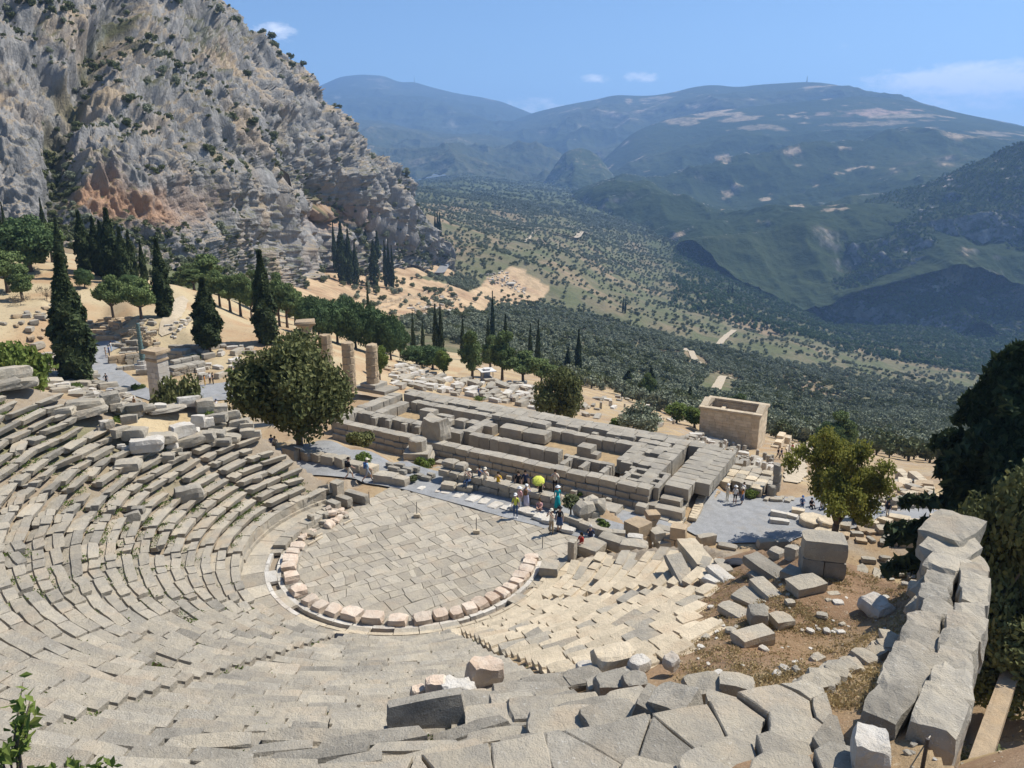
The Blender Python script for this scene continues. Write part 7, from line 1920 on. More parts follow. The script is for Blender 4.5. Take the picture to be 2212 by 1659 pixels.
for k, (u, v, d, h, w, lab) in enumerate(((305, 722, 134, 4.2, 5.0, 'leafless grey shrub behind the bronze column'), (222, 845, 92, 1.6, 2.4, 'dry twiggy shrub beside the standing man on the left walk'), (690, 770, 120, 3.2, 5.2, 'brown bare shrub behind the columns'), (100, 640, 160, 3, 4, 'leafless bush on the bank at the left'), (45, 660, 155, 2.4, 4.4, 'second leafless bush on the bank at the left'))):
    p = base_at(u, v, d); tree_obj('bare_shrub', lab, 'shrub', proto_lobed(h, w, 14, 500, .12, 110+k, 'dry', .05, .9, shell=.05, tr=.012), p)
for k, (u, v, h, w, lab) in enumerate(((423, 778, 1.0, 3.4, 'clipped yellow-green hedge shrub in the altar ruins'), (495, 812, 1.4, 1.6, 'small green shrub by the visitors right of the pillar'), (300, 842, 1.0, 2.0, 'green weeds on the grass beside the bronze column'), (445, 905, .6, 1.5, 'green tuft at the right corner of the dry-grass patch'), (255, 910, .3, 1.6, 'green tuft at the left corner of the dry-grass patch'), (165, 840, .8, 2.6, 'low green weeds along the top of the left seats'), (200, 872, .7, 2.4, 'grassy weeds below the rubble at the left'))):
    p = base_at(u, v); tree_obj('weeds', lab, 'shrub', proto_lobed(h, w, 9, 700, .13, 120+k, 'broad' if k < 2 else 'grass', 0, .7, limb=False), p)
# ---------------------------------------------------------------- instanced growth
def scatter_gn(name, pts, scale, var, protos, **props):
    """one object of many small plants: points carry scale and kind, geometry nodes put a crown on each"""
    me = bpy.data.meshes.new(name)
    pts = np.asarray(pts, np.float32)
    me.vertices.add(len(pts)); me.vertices.foreach_set('co', pts.ravel())
    for nm, arr, ty in (('sc', scale, 'FLOAT'), ('rz', rng.uniform(0, 6.28, len(pts)), 'FLOAT')):
        a = me.attributes.new(nm, ty, 'POINT'); a.data.foreach_set('value', np.asarray(arr, np.float32))
    a = me.attributes.new('va', 'INT', 'POINT'); a.data.foreach_set('value', np.asarray(var, np.int32))
    o = link(name, me, kind='stuff', **props)
    ng = bpy.data.node_groups.new(name, 'GeometryNodeTree')
    ng.interface.new_socket('Geometry', in_out='INPUT', socket_type='NodeSocketGeometry')
    ng.interface.new_socket('Geometry', in_out='OUTPUT', socket_type='NodeSocketGeometry')
    N = ng.nodes.new; L = ng.links.new
    gi = N('NodeGroupInput'); go = N('NodeGroupOutput')
    iop = N('GeometryNodeInstanceOnPoints')
    gti = N('GeometryNodeJoinGeometry')
    for pr in reversed(protos):
        oi = N('GeometryNodeObjectInfo'); oi.inputs['Object'].default_value = pr; oi.inputs['As Instance'].default_value = True; oi.transform_space = 'ORIGINAL'
        L(oi.outputs['Geometry'], gti.inputs[0])
    def att(nm, ty):
        a = N('GeometryNodeInputNamedAttribute'); a.data_type = ty; a.inputs['Name'].default_value = nm
        return a.outputs['Attribute']
    cx = N('ShaderNodeCombineXYZ'); L(att('rz', 'FLOAT'), cx.inputs[2])
    L(gi.outputs[0], iop.inputs['Points']); L(gti.outputs[0], iop.inputs['Instance'])
    iop.inputs['Pick Instance'].default_value = True
    L(att('va', 'INT'), iop.inputs['Instance Index'])
    L(cx.outputs[0], iop.inputs['Rotation']); L(att('sc', 'FLOAT'), iop.inputs['Scale'])
    L(iop.outputs[0], go.inputs[0])
    md = o.modifiers.new('growth', 'NODES'); md.node_group = ng
    return o
OL = [proto_lobed(4.2, 4.8, 9, 420, .46, 200+k, 'olive' if k < 4 else 'scrub', .16, .75, limb=False, shell=.55, rad=.42, tr=.045) for k in range(5)]
def slope_points():
    out = []
    g = np.random.default_rng(77)
    n = 130000
    d = np.sqrt(g.uniform(150**2, 2300**2, n))
    d = np.where(g.random(n) < .4, np.sqrt(g.uniform(150**2, 800**2, n)), d)
    d = np.where(g.random(n) < .18, np.sqrt(g.uniform(2000**2, 4200**2, n)), d)
    a = g.uniform(R(-20), R(37), n)
    x, y = d*np.sin(a), d*np.cos(a)
    q = np.c_[x, y, x*0]
    dens = .5+.9*fbm(q, 1/90., 4, 301)+.5*fbm(q, 1/24., 3, 305)
    lf = np.degrees(a) < np.interp(d, [150, 195, 235, 330, 420, 600, 760, 2100], [14, 9, -1, -7, -15, -17, -12, -9])
    keep = g.random(n) < np.clip(dens+np.where(d > 800, .3, .12), .2, 1)
    keep &= ~lf
    gy = inside(x, y, GYM)
    keep &= ~gy | (g.random(n) < .045)
    return x[keep], y[keep], d[keep], np.degrees(a[keep])
x, y, d, az = slope_points()
cell = {}; ok = np.zeros(len(x), bool)
for i in range(len(x)):
    sz = 4.5 if d[i] < 900 else (5.5 if d[i] < 1900 else 11)
    k = (int(x[i]//sz), int(y[i]//sz))
    if k not in cell: cell[k] = 1; ok[i] = True
x, y, d, az = x[ok], y[ok], d[ok], az[ok]
z = terrain(x, y)-.3
u, v, f = scr((x, y, z))
vis = (u > -20) & (u < 2232)
def near_line(px, lines, w):
    m = np.zeros(len(px), bool)
    for L in lines:
        L = np.array([Pd(*q)[:2] for q in L])
        for a, b in zip(L[:-1], L[1:]):
            ab = b-a; t = np.clip(((px-a)@ab)/(ab@ab), 0, 1); m |= np.hypot(*(px-a-t[:, None]*ab).T) < w
    return m
clear = near_line(np.c_[x, y], [[(560, 625, 400), (600, 613, 440), (660, 604, 500), (720, 600, 560), (800, 594, 620), (870, 587, 670), (915, 578, 700), (943, 562, 730), (957, 542, 760), (966, 522, 800), (968, 512, 830)], [(1540, 868, 335), (1546, 845, 370), (1556, 818, 430), (1563, 798, 480), (1580, 798, 490)], [(1478, 742, 640), (1492, 756, 590), (1510, 788, 510)], [(1556, 715, 820), (1575, 695, 900), (1588, 682, 960)]], 8)
x, y, d, az, z, u, v, f = [q[vis & ~clear] for q in (x, y, d, az, z, u, v, f)]
sc = rng.uniform(.55, 1.3, len(x))*np.where(d > 1900, 2.0, 1)
var = np.where(fbm(np.c_[x, y, x*0], 1/60., 3, 311)+rng.normal(0, .3, len(x)) > .28, 4, rng.integers(0, 4, len(x)))
o_ = np.argsort(d)
near = o_[:290]; rest = o_[290:]
first = {}
for i in near:
    k = int(var[i])
    o = tree_obj('olive_tree', 'grey-green olive tree on the near part of the slope below the sanctuary' if k < 4 else 'dark evergreen bush among the nearest olives below the sanctuary', 'olive tree' if k < 4 else 'bush', OL[k], (x[i], y[i], z[i]), rng.uniform(0, 6), 'nearest olive trees on the slope' if k < 4 else 'evergreen bushes among the nearest olives', sc[i])
    if k not in first: first[k] = [c for c in o.children if c.name.startswith('crown')][0]
for k in range(5):
    if k not in first:
        o = tree_obj('olive_tree', 'grey-green olive tree on the near part of the slope below the sanctuary', 'olive tree', OL[k], (x[near[k]]+3, y[near[k]]+2, z[near[k]]), 0, 'nearest olive trees on the slope', 1)
        first[k] = [c for c in o.children if c.name.startswith('crown')][0]
OLP = [first[k] for k in range(5)]
scatter_gn('olive_grove', np.c_[x, y, z][rest], sc[rest], var[rest], OLP)
def band(n, dmin, dmax, amin, amax, seed, fn=None):
    g = np.random.default_rng(seed)
    d = np.sqrt(g.uniform(dmin**2, dmax**2, n)); a = g.uniform(R(amin), R(amax), n)
    return d*np.sin(a), d*np.cos(a), d
FP = [proto_lobed(7, 5.0, 8, 260, .8, 220+k, 'pine_dark', .1, 1.0, limb=False, shell=.5, rad=.45) for k in range(2)]
fo = [tree_obj('pine_tree', 'small pine at the edge of the valley forest', 'pine tree', FP[k], (Pd(2140+30*k, 800, 1300)[0], Pd(2140+30*k, 800, 1300)[1], terrain(*Pd(2140+30*k, 800, 1300)[:2])[0]), 0, 'small pines at the edge of the valley forest') for k in range(2)]
FPR = [[c for c in o.children if c.name.startswith('crown')][0] for o in fo]
xx, yy, dd = band(9000, 1080, 2100, 12, 37, 81)
m = rng.random(len(xx)) < np.clip((xx-yy*.17)/110+.0, 0, 1)
xx, yy = xx[m], yy[m]; scatter_gn('valley_forest', np.c_[xx, yy, terrain(xx, yy)-.5], rng.uniform(.6, 1.35, len(xx)), rng.integers(0, 2, len(xx)), FPR)
gp_ = GORGE.reshape(-1, 3); gn = GORGEN.reshape(-1, 3)
k = rng.integers(0, len(gp_), 15000); w = gn[k, 2]+.25*fbm(gp_[k], 1/70., 3, 333) > .50
k = k[w]; scatter_gn('gorge_scrub', gp_[k]+(rng.random((len(k), 3))-.5)*[9, 9, 2], rng.uniform(.5, 1.15, len(k)), rng.integers(0, 2, len(k)), FPR)
cp3 = CLG.reshape(-1, 3); slp = CLS.ravel(); gl = CLGULLY.ravel(); cv = CLCAVE.ravel()
k = rng.integers(0, len(cp3), 40000)
pn = fbm(cp3[k], 1/38., 4, 341)+.5*fbm(cp3[k], 1/14., 3, 345)
w = (slp[k]*1.1+gl[k]*.75+pn*1.15-cv[k]*.8+rng.normal(0, .12, len(k))) > .86
k = k[w]
cs = np.clip(rng.lognormal(-1.15, .6, len(k)), .12, 1.3)*np.clip(np.hypot(cp3[k, 0], cp3[k, 1])/430, .6, 1.3)
cvar = rng.choice([4, 4, 4, 1], len(k))
scatter_gn('cliff_scrub', cp3[k]-[0, 0, .6], cs, cvar, OLP)
xx, yy, dd = band(2600, 240, 800, -26, -6, 83)
q = np.c_[xx, yy, xx*0]
m = (rng.random(len(xx)) < np.clip(.34+.9*fbm(q, 1/50., 3, 351), .05, .9)) & ~inside(xx, yy, GYM) & ~near_line(np.c_[xx, yy], [[(560, 625, 400), (660, 604, 500), (720, 600, 560), (800, 594, 620), (870, 587, 670), (915, 578, 700), (943, 562, 730), (957, 542, 760), (966, 522, 800)]], 12)
xx, yy = xx[m], yy[m]; scatter_gn('slope_scrub', np.c_[xx, yy, terrain(xx, yy)-.4], rng.uniform(.35, 1.15, len(xx)), rng.choice([0, 2, 4, 4, 4], len(xx)), OLP)
# ---------------------------------------------------------------- people
HAIRC = {}
def cloth(name, c):
    key = name
    if key not in HAIRC: HAIRC[key] = plain(name, c, .9, .1, 0, .08)
    return HAIRC[key]
SKIN = plain('skin', (.48, .30, .21), .6, .3, 0, .05)
C_ = {k: cloth(k+'_cloth', v) for k, v in dict(white=(.72, .71, .68), black=(.022, .022, .025), navy=(.035, .045, .085), blue=(.06, .13, .30), denim=(.07, .11, .20), red=(.42, .055, .04), yellow=(.66, .40, .04), lime=(.58, .60, .10), cyan=(.02, .38, .40), cream=(.66, .60, .48), khaki=(.36, .27, .16), grey=(.28, .30, .33), brown=(.20, .12, .065), orange=(.62, .22, .04), pink=(.60, .34, .32), sky=(.30, .45, .60), striped=(.50, .42, .34), lilac=(.45, .45, .56)).items()}
HAIR = {k: cloth(k+'_hair', v) for k, v in dict(dark=(.025, .018, .012), brown=(.09, .05, .025), grey=(.45, .43, .40), blond=(.40, .27, .12)).items()}
POSES = {}
def body_mesh(pose):
    if pose in POSES: return POSES[pose]
    J = dict(pel=(0, 0, .95, .125, .095), spi=(0, .01, 1.14, .12, .085), che=(0, 0, 1.34, .145, .095), nek=(0, -.01, 1.49, .052, .052), hea=(0, .02, 1.615, .085, .10), top=(0, .01, 1.70, .07, .075), nose=(0, .125, 1.61, .02, .02),
             sl=(-.165, 0, 1.415, .06, .055), el=(-.225, -.02, 1.14, .042, .042), wl=(-.235, .05, .90, .028, .03), hl=(-.235, .07, .80, .03, .018),
             sr=(.165, 0, 1.415, .06, .055), er=(.225, -.02, 1.14, .042, .042), wr=(.235, .05, .90, .028, .03), hr=(.235, .07, .80, .03, .018),
             pl=(-.085, 0, .88, .09, .095), kl=(-.10, .02, .50, .06, .062), al=(-.10, -.02, .085, .04, .042), tl=(-.115, .15, .035, .036, .028),
             pr=(.085, 0, .88, .09, .095), kr=(.10, .02, .50, .06, .062), ar=(.10, -.02, .085, .04, .042), tr=(.115, .15, .035, .036, .028))
    J = {k: list(v) for k, v in J.items()}
    def st(k, *p): J[k][:3] = p
    if pose in ('walk', 'walk2'):
        st('kl', -.09, .22, .52); st('al', -.09, .30, .11); st('tl', -.10, .46, .10); st('kr', .09, -.10, .50); st('ar', .09, -.40, .17); st('tr', .10, -.28, .045)
        st('el', -.23, -.14, 1.15); st('wl', -.23, -.08, .92); st('hl', -.23, -.04, .83); st('er', .23, .10, 1.15); st('wr', .22, .28, .98); st('hr', .21, .36, .94)
    if pose in ('photo', 'photosit'):
        for s, k in ((-1, 'l'), (1, 'r')): st('e'+k, s*.27, .16, 1.22); st('w'+k, s*.11, .32, 1.50); st('h'+k, s*.06, .33, 1.58)
    if pose == 'hips':
        st('er', .36, -.08, 1.17); st('wr', .2, .03, 1.0); st('hr', .15, .06, .97)
    if pose in ('sit', 'photosit'):
        for k in ('pel', 'spi', 'che', 'nek', 'hea', 'top', 'nose', 'sl', 'sr', 'pl', 'pr'): J[k][2] -= .47
        if pose == 'sit':
            for s, k in ((-1, 'l'), (1, 'r')): st('e'+k, s*.22, .06, .70); st('w'+k, s*.14, .30, .62); st('h'+k, s*.11, .38, .58)
        else:
            for k in 'lr':
                for q in 'ewh': J[q+k][2] -= .47
        for s, k in ((-1, 'l'), (1, 'r')): st('p'+k, s*.09, .02, .44); st('k'+k, s*.11, .45, .47); st('a'+k, s*.11, .46, .085); st('t'+k, s*.12, .62, .035)
    if pose == 'crouch':
        for k in ('pel', 'spi', 'che', 'nek', 'hea', 'top', 'nose', 'sl', 'sr', 'pl', 'pr'): J[k][2] -= .72
        for k in ('che', 'nek', 'hea', 'top', 'nose', 'sl', 'sr'): J[k][1] += .12
        for s, k in ((-1, 'l'), (1, 'r')): st('p'+k, s*.09, .02, .18); st('k'+k, s*.14, .34, .48); st('a'+k, s*.12, .22, .085); st('t'+k, s*.13, .38, .035); st('e'+k, s*.21, .22, .50); st('w'+k, s*.10, .44, .46); st('h'+k, s*.05, .47, .44)
    if pose == 'ground':
        for k in ('pel', 'spi', 'che', 'nek', 'hea', 'top', 'nose', 'sl', 'sr', 'pl', 'pr'): J[k][2] -= .83
        for s, k in ((-1, 'l'), (1, 'r')): st('p'+k, s*.09, .02, .10); st('k'+k, s*.13, .36, .36); st('a'+k, s*.11, .62, .07); st('t'+k, s*.12, .76, .06); st('e'+k, s*.22, .10, .34); st('w'+k, s*.12, .32, .34); st('h'+k, s*.09, .38, .35)
    E = [('pel', 'spi'), ('spi', 'che'), ('che', 'nek'), ('nek', 'hea'), ('hea', 'top'), ('hea', 'nose'), ('che', 'sl'), ('sl', 'el'), ('el', 'wl'), ('wl', 'hl'), ('che', 'sr'), ('sr', 'er'), ('er', 'wr'), ('wr', 'hr'), ('pel', 'pl'), ('pl', 'kl'), ('kl', 'al'), ('al', 'tl'), ('pel', 'pr'), ('pr', 'kr'), ('kr', 'ar'), ('ar', 'tr')]
    for s, k in ((-1, 'l'), (1, 'r')):
        h = np.array(J['h'+k][:3]); w = np.array(J['w'+k][:3]); d = h-w; d = d/np.linalg.norm(d); side = np.array([0., 1., 0.]) if abs(d[1]) < .7 else np.array([0, 0, 1.])
        side = side-d*(side@d); side /= np.linalg.norm(side)
        for q in range(4):
            J[f'f{q}{k}'] = [*(h+side*(q-1.5)*.021+d*(.085-.012*abs(q-1))), .0085, .0085]; E.append(('h'+k, f'f{q}{k}'))
        J['th'+k] = [*(h+side*.055-d*.005), .010, .010]; E.append(('w'+k, 'th'+k))
    names = list(J)
    me = bpy.data.meshes.new('body_'+pose)
    me.from_pydata([tuple(J[n][:3]) for n in names], [(names.index(a), names.index(b)) for a, b in E], [])
    o = bpy.data.objects.new('body_tmp', me); COL.objects.link(o)
    sk = o.modifiers.new('skin', 'SKIN'); sk.use_smooth_shade = True
    for i, n in enumerate(names):
        me.skin_vertices[0].data[i].radius = (J[n][3], J[n][4])
        me.skin_vertices[0].data[i].use_root = (n == 'pel')
    su = o.modifiers.new('sub', 'SUBSURF'); su.levels = 1; su.render_levels = 1
    bpy.context.view_layer.update()
    dg = bpy.context.evaluated_depsgraph_get()
    m2 = bpy.data.meshes.new_from_object(o.evaluated_get(dg))
    bpy.data.objects.remove(o)
    zone = {}
    for a, b in E:
        if 'hea' in (a, b) or b in ('top', 'nose', 'nek'): zn = 0
        elif a in ('pel', 'spi', 'che') and b in ('spi', 'che', 'sl', 'sr'): zn = 1
        elif a[0] == 's' and b[0] == 'e': zn = 1
        elif a[0] == 'e' or a[0] == 'w' or a[0] == 'h': zn = 0
        elif b in ('pl', 'pr', 'kl', 'kr'): zn = 2
        elif b in ('al', 'ar'): zn = 3
        else: zn = 4
        zone[(a, b)] = zn
    A = np.array([J[a][:3] for a, b in E]); B = np.array([J[b][:3] for a, b in E]); Zn = np.array([zone[e] for e in E])
    c = np.array([tuple(p.center) for p in m2.polygons])
    ab = B-A; t = np.clip(((c[:, None]-A[None])*ab[None]).sum(2)/np.maximum((ab*ab).sum(1), 1e-9)[None], 0, 1)
    dist = np.linalg.norm(c[:, None]-(A[None]+t[..., None]*ab[None]), axis=2)
    zi = Zn[dist.argmin(1)]
    m2.materials.clear()
    for _ in range(5): m2.materials.append(SKIN)
    m2.polygons.foreach_set('material_index', zi.astype(np.int32)); m2.update()
    POSES[pose] = (m2, {k: np.array(v[:3]) for k, v in J.items()})
    return POSES[pose]
def ellip(r, n=10, m=6, zcut=-1):
    V = []; F = []
    for j in range(m+1):
        ph = math.pi*j/m
        for i in range(n): a = 2*math.pi*i/n; V.append((r[0]*math.sin(ph)*math.cos(a), r[1]*math.sin(ph)*math.sin(a), max(r[2]*math.cos(ph), zcut*r[2])))
    for j in range(m):
        for i in range(n): F.append([j*n+i, (j+1)*n+i, (j+1)*n+(i+1) % n, j*n+(i+1) % n])
    return np.array(V), F
def person(u, v, z, hgt, face, pose, top, bot, hair, lab, hat=None, shoes='black', lower=None, bag=None, skirt=None, sleeve=False, dz=0):
    """feet (or seat foot) at picture point (u, v) on level z (None: on the ground); face: heading, 0 = away from the camera, 90 = to the right"""
    q = P(u, v, z) if z is not None else hit(u, v)
    o = thing('person', lab, 'person', (q[0], q[1], q[2]+dz), -R(face))
    o.scale = (hgt/1.72,)*3
    me, J = body_mesh(pose)
    b = link('body', me, o)
    mats = [SKIN, C_[top], C_[bot], SKIN if lower == 'skin' else C_[lower or bot], C_[shoes]]
    for i, m in enumerate(mats):
        b.material_slots[i].link = 'OBJECT'; b.material_slots[i].material = m
    hd = J['hea']
    V, F = ellip((.098, .118, .12), zcut=-.35)
    link('hair', mesh_np('hair', V, F, [HAIR[hair]], None, True), o, tuple(hd+np.array([0, -.022, .028])))
    if hair != 'grey' and lab.startswith('woman') or (bag == 'long'):
        V, F = ellip((.085, .06, .17)); link('hair', mesh_np('hair', V, F, [HAIR[hair]], None, True), o, tuple(hd+np.array([0, -.085, -.09])))
    if hat:
        V, F = tube([(0, 0, 0), (0, 0, .015), (0, 0, .02), (0, 0, .10), (0, 0, .125)], [.19 if hat[1] == 'brim' else .125, .19 if hat[1] == 'brim' else .125, .112, .10, .05], 14)
        h = link('hat', mesh_np('hat', V, F, [C_[hat[0]]], None, True), o, tuple(hd+np.array([0, 0, .055])))
        if hat[1] == 'cap':
            V, F = boxs(-.075, .075, .08, .21, .0, .018); link('peak', mesh_np('peak', V, F, [C_[hat[0]]]), h)
    if bag and bag != 'long':
        V, F = rockshape((.28, .17, .42), .3, .02, 3); link('backpack', mesh_np('backpack', V, F, [C_[bag]], None, True), o, tuple((J['che']+J['spi'])/2+np.array([0, -.17, -.2])))
    if skirt:
        c, ln = skirt; V, F = tube([(0, 0, 1.06), (0, .0, .92), (0, .02, .94-ln*.5), (0, .02, .94-ln)], [.135, .165, .20, .24], 14)
        V[:, 1] *= .8
        link('skirt', mesh_np('skirt', V, F, [C_[c]], None, True), o, (0, 0, J['pel'][2]-.95))
    if sleeve: pass
    return o
Q = z2; Q3 = z3
person(*Q(752, 618), 0, 1.80, 65, 'walk', 'black', 'cream', 'dark', 'man in dark shirt and pale shorts walking on the path by tan blocks', lower='skin', bag='black')
person(*Q(866, 628), 0, 1.80, 75, 'walk2', 'sky', 'grey', 'brown', 'man with a blue backpack and grey shorts striding along the path', hat=('cream', 'cap'), lower='skin', bag='blue')
person(*Q(1497, 632), .62, 1.75, 215, 'photosit', 'striped', 'denim', 'brown', 'person in straw hat and jeans taking a photo on the path wall', hat=('cream', 'brim'), bag='black', dz=-.25)
person(*Q(1562, 668), 0, 1.66, 185, 'photo', 'denim', 'grey', 'dark', 'woman in denim top and grey trousers leaning at the path wall')
person(*Q(1598, 686), 0, 1.76, 190, 'photo', 'cream', 'khaki', 'blond', 'man in striped cream shirt raising a camera beside the woman in denim', hat=('cream', 'cap'), lower='skin')
person(*Q(1678, 706), 0, 1.70, 185, 'photo', 'yellow', 'black', 'dark', 'man in bright yellow T-shirt standing against the path wall')
person(*Q(1802, 706), 0, 1.74, 200, 'stand', 'black', 'black', 'dark', 'man in black sleeveless shirt and shorts by the path wall', lower='skin')
person(*Q(1845, 700), 0, 1.74, 170, 'stand', 'navy', 'black', 'dark', 'man in navy shirt behind the woman in lilac dress')
person(*Q(1852, 790), .05, 1.66, 20, 'photo', 'lilac', 'lilac', 'grey', 'woman in long lilac dress and white shawl photographing', hat=('white', 'cap'), skirt=('lilac', .8), bag='brown')
person(*Q(1812, 800), .02, 1.62, 230, 'stand', 'pink', 'white', 'grey', 'woman in pink top and white trousers with a white hat', hat=('white', 'brim'), shoes='white')
person(*Q(1785, 852), 0, 1.70, 190, 'stand', 'lime', 'denim', 'grey', 'man in yellow T-shirt and jeans with black backpack and cap', hat=('white', 'cap'), bag='black', shoes='white')
person(*Q(1938, 812), .1, 1.65, 200, 'crouch', 'pink', 'pink', 'brown', 'woman with long brown hair crouching on the flat stones', lower='skin', bag='long')
pu = person(*Q(1938, 760), .1, 1.68, 170, 'photo', 'black', 'black', 'dark', 'person in black holding a yellow umbrella by the path wall')
person(*Q(2030, 695), -.35, 1.75, 185, 'photo', 'cream', 'black', 'dark', 'man in white shirt and black trousers standing on the terrace taking a photo')
person(*Q(2045, 800), .2, 1.68, 160, 'stand', 'cyan', 'cyan', 'blond', 'woman in bright turquoise dress and white sun hat', hat=('white', 'brim'), skirt=('cyan', .75))
person(*Q(2008, 952), 0, 1.68, 215, 'photo', 'cream', 'khaki', 'brown', 'woman in cream top and khaki trousers photographing the theatre', hat=('cream', 'cap'))
person(*Q(2058, 938), 0, 1.70, 200, 'stand', 'black', 'denim', 'dark', 'woman in black T-shirt and denim skirt with a wide dark hat', hat=('black', 'brim'), skirt=('denim', .42), lower='skin')
person(*Q3(455, 1035), .55, 1.62, 230, 'sit', 'red', 'black', 'dark', 'woman in red jacket sitting on the large flat block', dz=-.22)
person(*Q3(512, 1000), .45, 1.74, 20, 'sit', 'navy', 'grey', 'grey', 'grey-haired man in blue shirt sitting beside the woman in red', dz=-.18)
person(*Q3(897, 912), -7.6, 1.66, 275, 'walk', 'black', 'black', 'dark', 'woman in black walking along the lower strip below the temple', lower='skin')
person(*Q3(1362, 748), -8.1, 1.72, 60, 'stand', 'cream', 'cream', 'grey', 'man all in cream with a white cap standing on the plaza', hat=('white', 'cap'))
person(*Q3(1410, 762), -8.1, 1.76, 30, 'stand', 'white', 'black', 'grey', 'man in white shirt and black shorts with a white hat on the plaza', hat=('white', 'brim'), lower='skin')
person(*Q3(1455, 766), -8.1, 1.66, 300, 'stand', 'orange', 'denim', 'brown', 'woman in red top and denim skirt with a straw hat on the plaza', hat=('cream', 'brim'), skirt=('denim', .5), lower='skin')
person(*Q3(1462, 735), -8.1, 1.72, 250, 'stand', 'white', 'white', 'dark', 'person in white behind the woman in red top on the plaza')
person(*Q3(1830, 770), -8.15, 1.7, 200, 'ground', 'blue', 'denim', 'dark', 'person in blue sitting on the ground in the tree shade', hat=('blue', 'cap'))
person(*Q3(1886, 782), -8.15, 1.7, 180, 'ground', 'black', 'black', 'dark', 'person in black sitting on the ground in the tree shade')
person(*Q3(1948, 785), -8.1, 1.66, 150, 'stand', 'black', 'black', 'dark', 'woman in dark clothes standing under the almond tree', lower='skin')
person(*Q3(1966, 800), -8.15, 1.7, 240, 'ground', 'white', 'denim', 'dark', 'person in white shirt sitting under the almond tree')
zr_ = zr
person(*zr_(605, 300), -8.1, 1.70, 210, 'walk', 'black', 'white', 'dark', 'woman in black top and white shorts walking along the plaza road', lower='skin')
person(*zr_(606, 265), -8.1, 1.78, 30, 'walk2', 'navy', 'navy', 'dark', 'man with dark backpack just behind the walking woman', bag='navy')
person(*zr_(872, 312), -8.0, 1.7, 200, 'sit', 'black', 'black', 'brown', 'woman in black sitting by the road near the big conifer', dz=-.1)
person(*zr_(910, 318), -8.0, 1.7, 200, 'sit', 'white', 'white', 'brown', 'person in white sitting next to the woman in black by the conifer', dz=-.1)
person(*zr_(455, 225), -7.9, 1.7, 200, 'sit', 'cream', 'khaki', 'brown', 'person sitting on a grey block behind the almond tree')
person(*zt2(1050, 172), None, 1.74, 160, 'walk', 'black', 'black', 'dark', 'left of two dark figures on the walk by the treasury')
person(*zt2(1070, 175), None, 1.74, 160, 'walk2', 'navy', 'black', 'dark', 'right of two dark figures on the walk by the treasury')
person(*zt2(1120, 148), None, 1.72, 170, 'stand', 'cream', 'cream', 'brown', 'pale figure farther up the walk by the treasury')
person(*zt2(1138, 138), None, 1.7, 170, 'stand', 'red', 'black', 'brown', 'figure in dark red beside the pale one by the treasury')
person(*zt1(615, 78), None, 1.74, 190, 'stand', 'blue', 'denim', 'dark', 'figure in blue among the ruin rows south of the temple')
person(*zt1(777, 112), None, 1.7, 190, 'stand', 'white', 'black', 'dark', 'figure in white and black by the curved stones south of the temple')
person(*zl(551, 262), None, 1.66, 200, 'walk', 'white', 'pink', 'brown', 'woman in white walking alone across the left plaza', lower='skin')
person(*zl(664, 255), None, 1.74, 60, 'stand', 'brown', 'khaki', 'brown', 'person in brown at the left of the three on the plaza', lower='skin')
person(*zl(684, 242), None, 1.74, 40, 'stand', 'blue', 'navy', 'dark', 'person in bright blue in the middle of the three on the plaza')
person(*zl(698, 215), None, 1.74, 250, 'stand', 'white', 'sky', 'dark', 'person in pale clothes at the right of the three on the plaza')
person(*zl(668, 425), None, 1.74, 130, 'hips', 'black', 'black', 'dark', 'man in black standing at the edge of the left walk')
person(*zl(845, 578), None, 1.76, 20, 'stand', 'brown', 'brown', 'brown', 'man in brown seen from behind at the wall by the round bush')
zq = lambda x, y: Z(0, 1200, x, y)
person(*zq(1277, 510), None, 1.7, 60, 'stand', 'orange', 'yellow', 'brown', 'woman in orange top and yellow trousers right of the round bush')
person(*zq(1308, 495), None, 1.7, 120, 'hips', 'white', 'black', 'dark', 'person in white bending beside the woman in yellow trousers')
person(*zq(1328, 498), None, 1.76, 260, 'stand', 'black', 'black', 'dark', 'man in black with the two others right of the round bush')
person(*zq(1442, 550), None, 1.72, 200, 'stand', 'orange', 'denim', 'dark', 'woman in rust top and jeans alone right of the round bush')
person(*zq(1472, 448), None, 1.7, 180, 'stand', 'white', 'pink', 'brown', 'woman in white standing on a block by the juniper', lower='skin')
person(*zq(1345, 630), None, 1.72, 110, 'ground', 'white', 'grey', 'dark', 'person in white sitting with legs out near the round bush', hat=('navy', 'cap'))
person(*zq(1690, 870), None, 1.7, 150, 'ground', 'blue', 'denim', 'dark', 'person in blue sitting in the shade under the juniper')
person(*zq(1712, 880), None, 1.7, 170, 'ground', 'cream', 'khaki', 'dark', 'person in pale shirt sitting in the shade under the juniper')
q = P(*Q(1938, 760), .1)
um = thing('umbrella', 'open yellow umbrella held above the person in black', 'umbrella', (q[0]-.12, q[1]+.1, .1+1.45), 0)
um.rotation_euler = (.55, -.25, .3)
n = 8; V = [(0, 0, .42)]; F = []
for j, (r, zz) in enumerate(((.18, .39), (.34, .33), (.44, .24))):
    for i in range(n*2):
        a = 2*math.pi*i/(n*2); k = r*(1 if i % 2 == 0 else .93); V.append((k*math.cos(a), k*math.sin(a), zz))
for i in range(16): F.append([0, 1+i, 1+(i+1) % 16])
for j in range(2):
    for i in range(16): F.append([1+j*16+i, 1+(j+1)*16+i, 1+(j+1)*16+(i+1) % 16, 1+j*16+(i+1) % 16])
link('canopy', mesh_np('canopy', V, F, [C_['lime']]), um)
V, F = tube([(0, 0, -.45), (0, 0, .5)], [.012, .012], 6); link('handle', mesh_np('handle', V, F, [M['metal_dark']]), um)
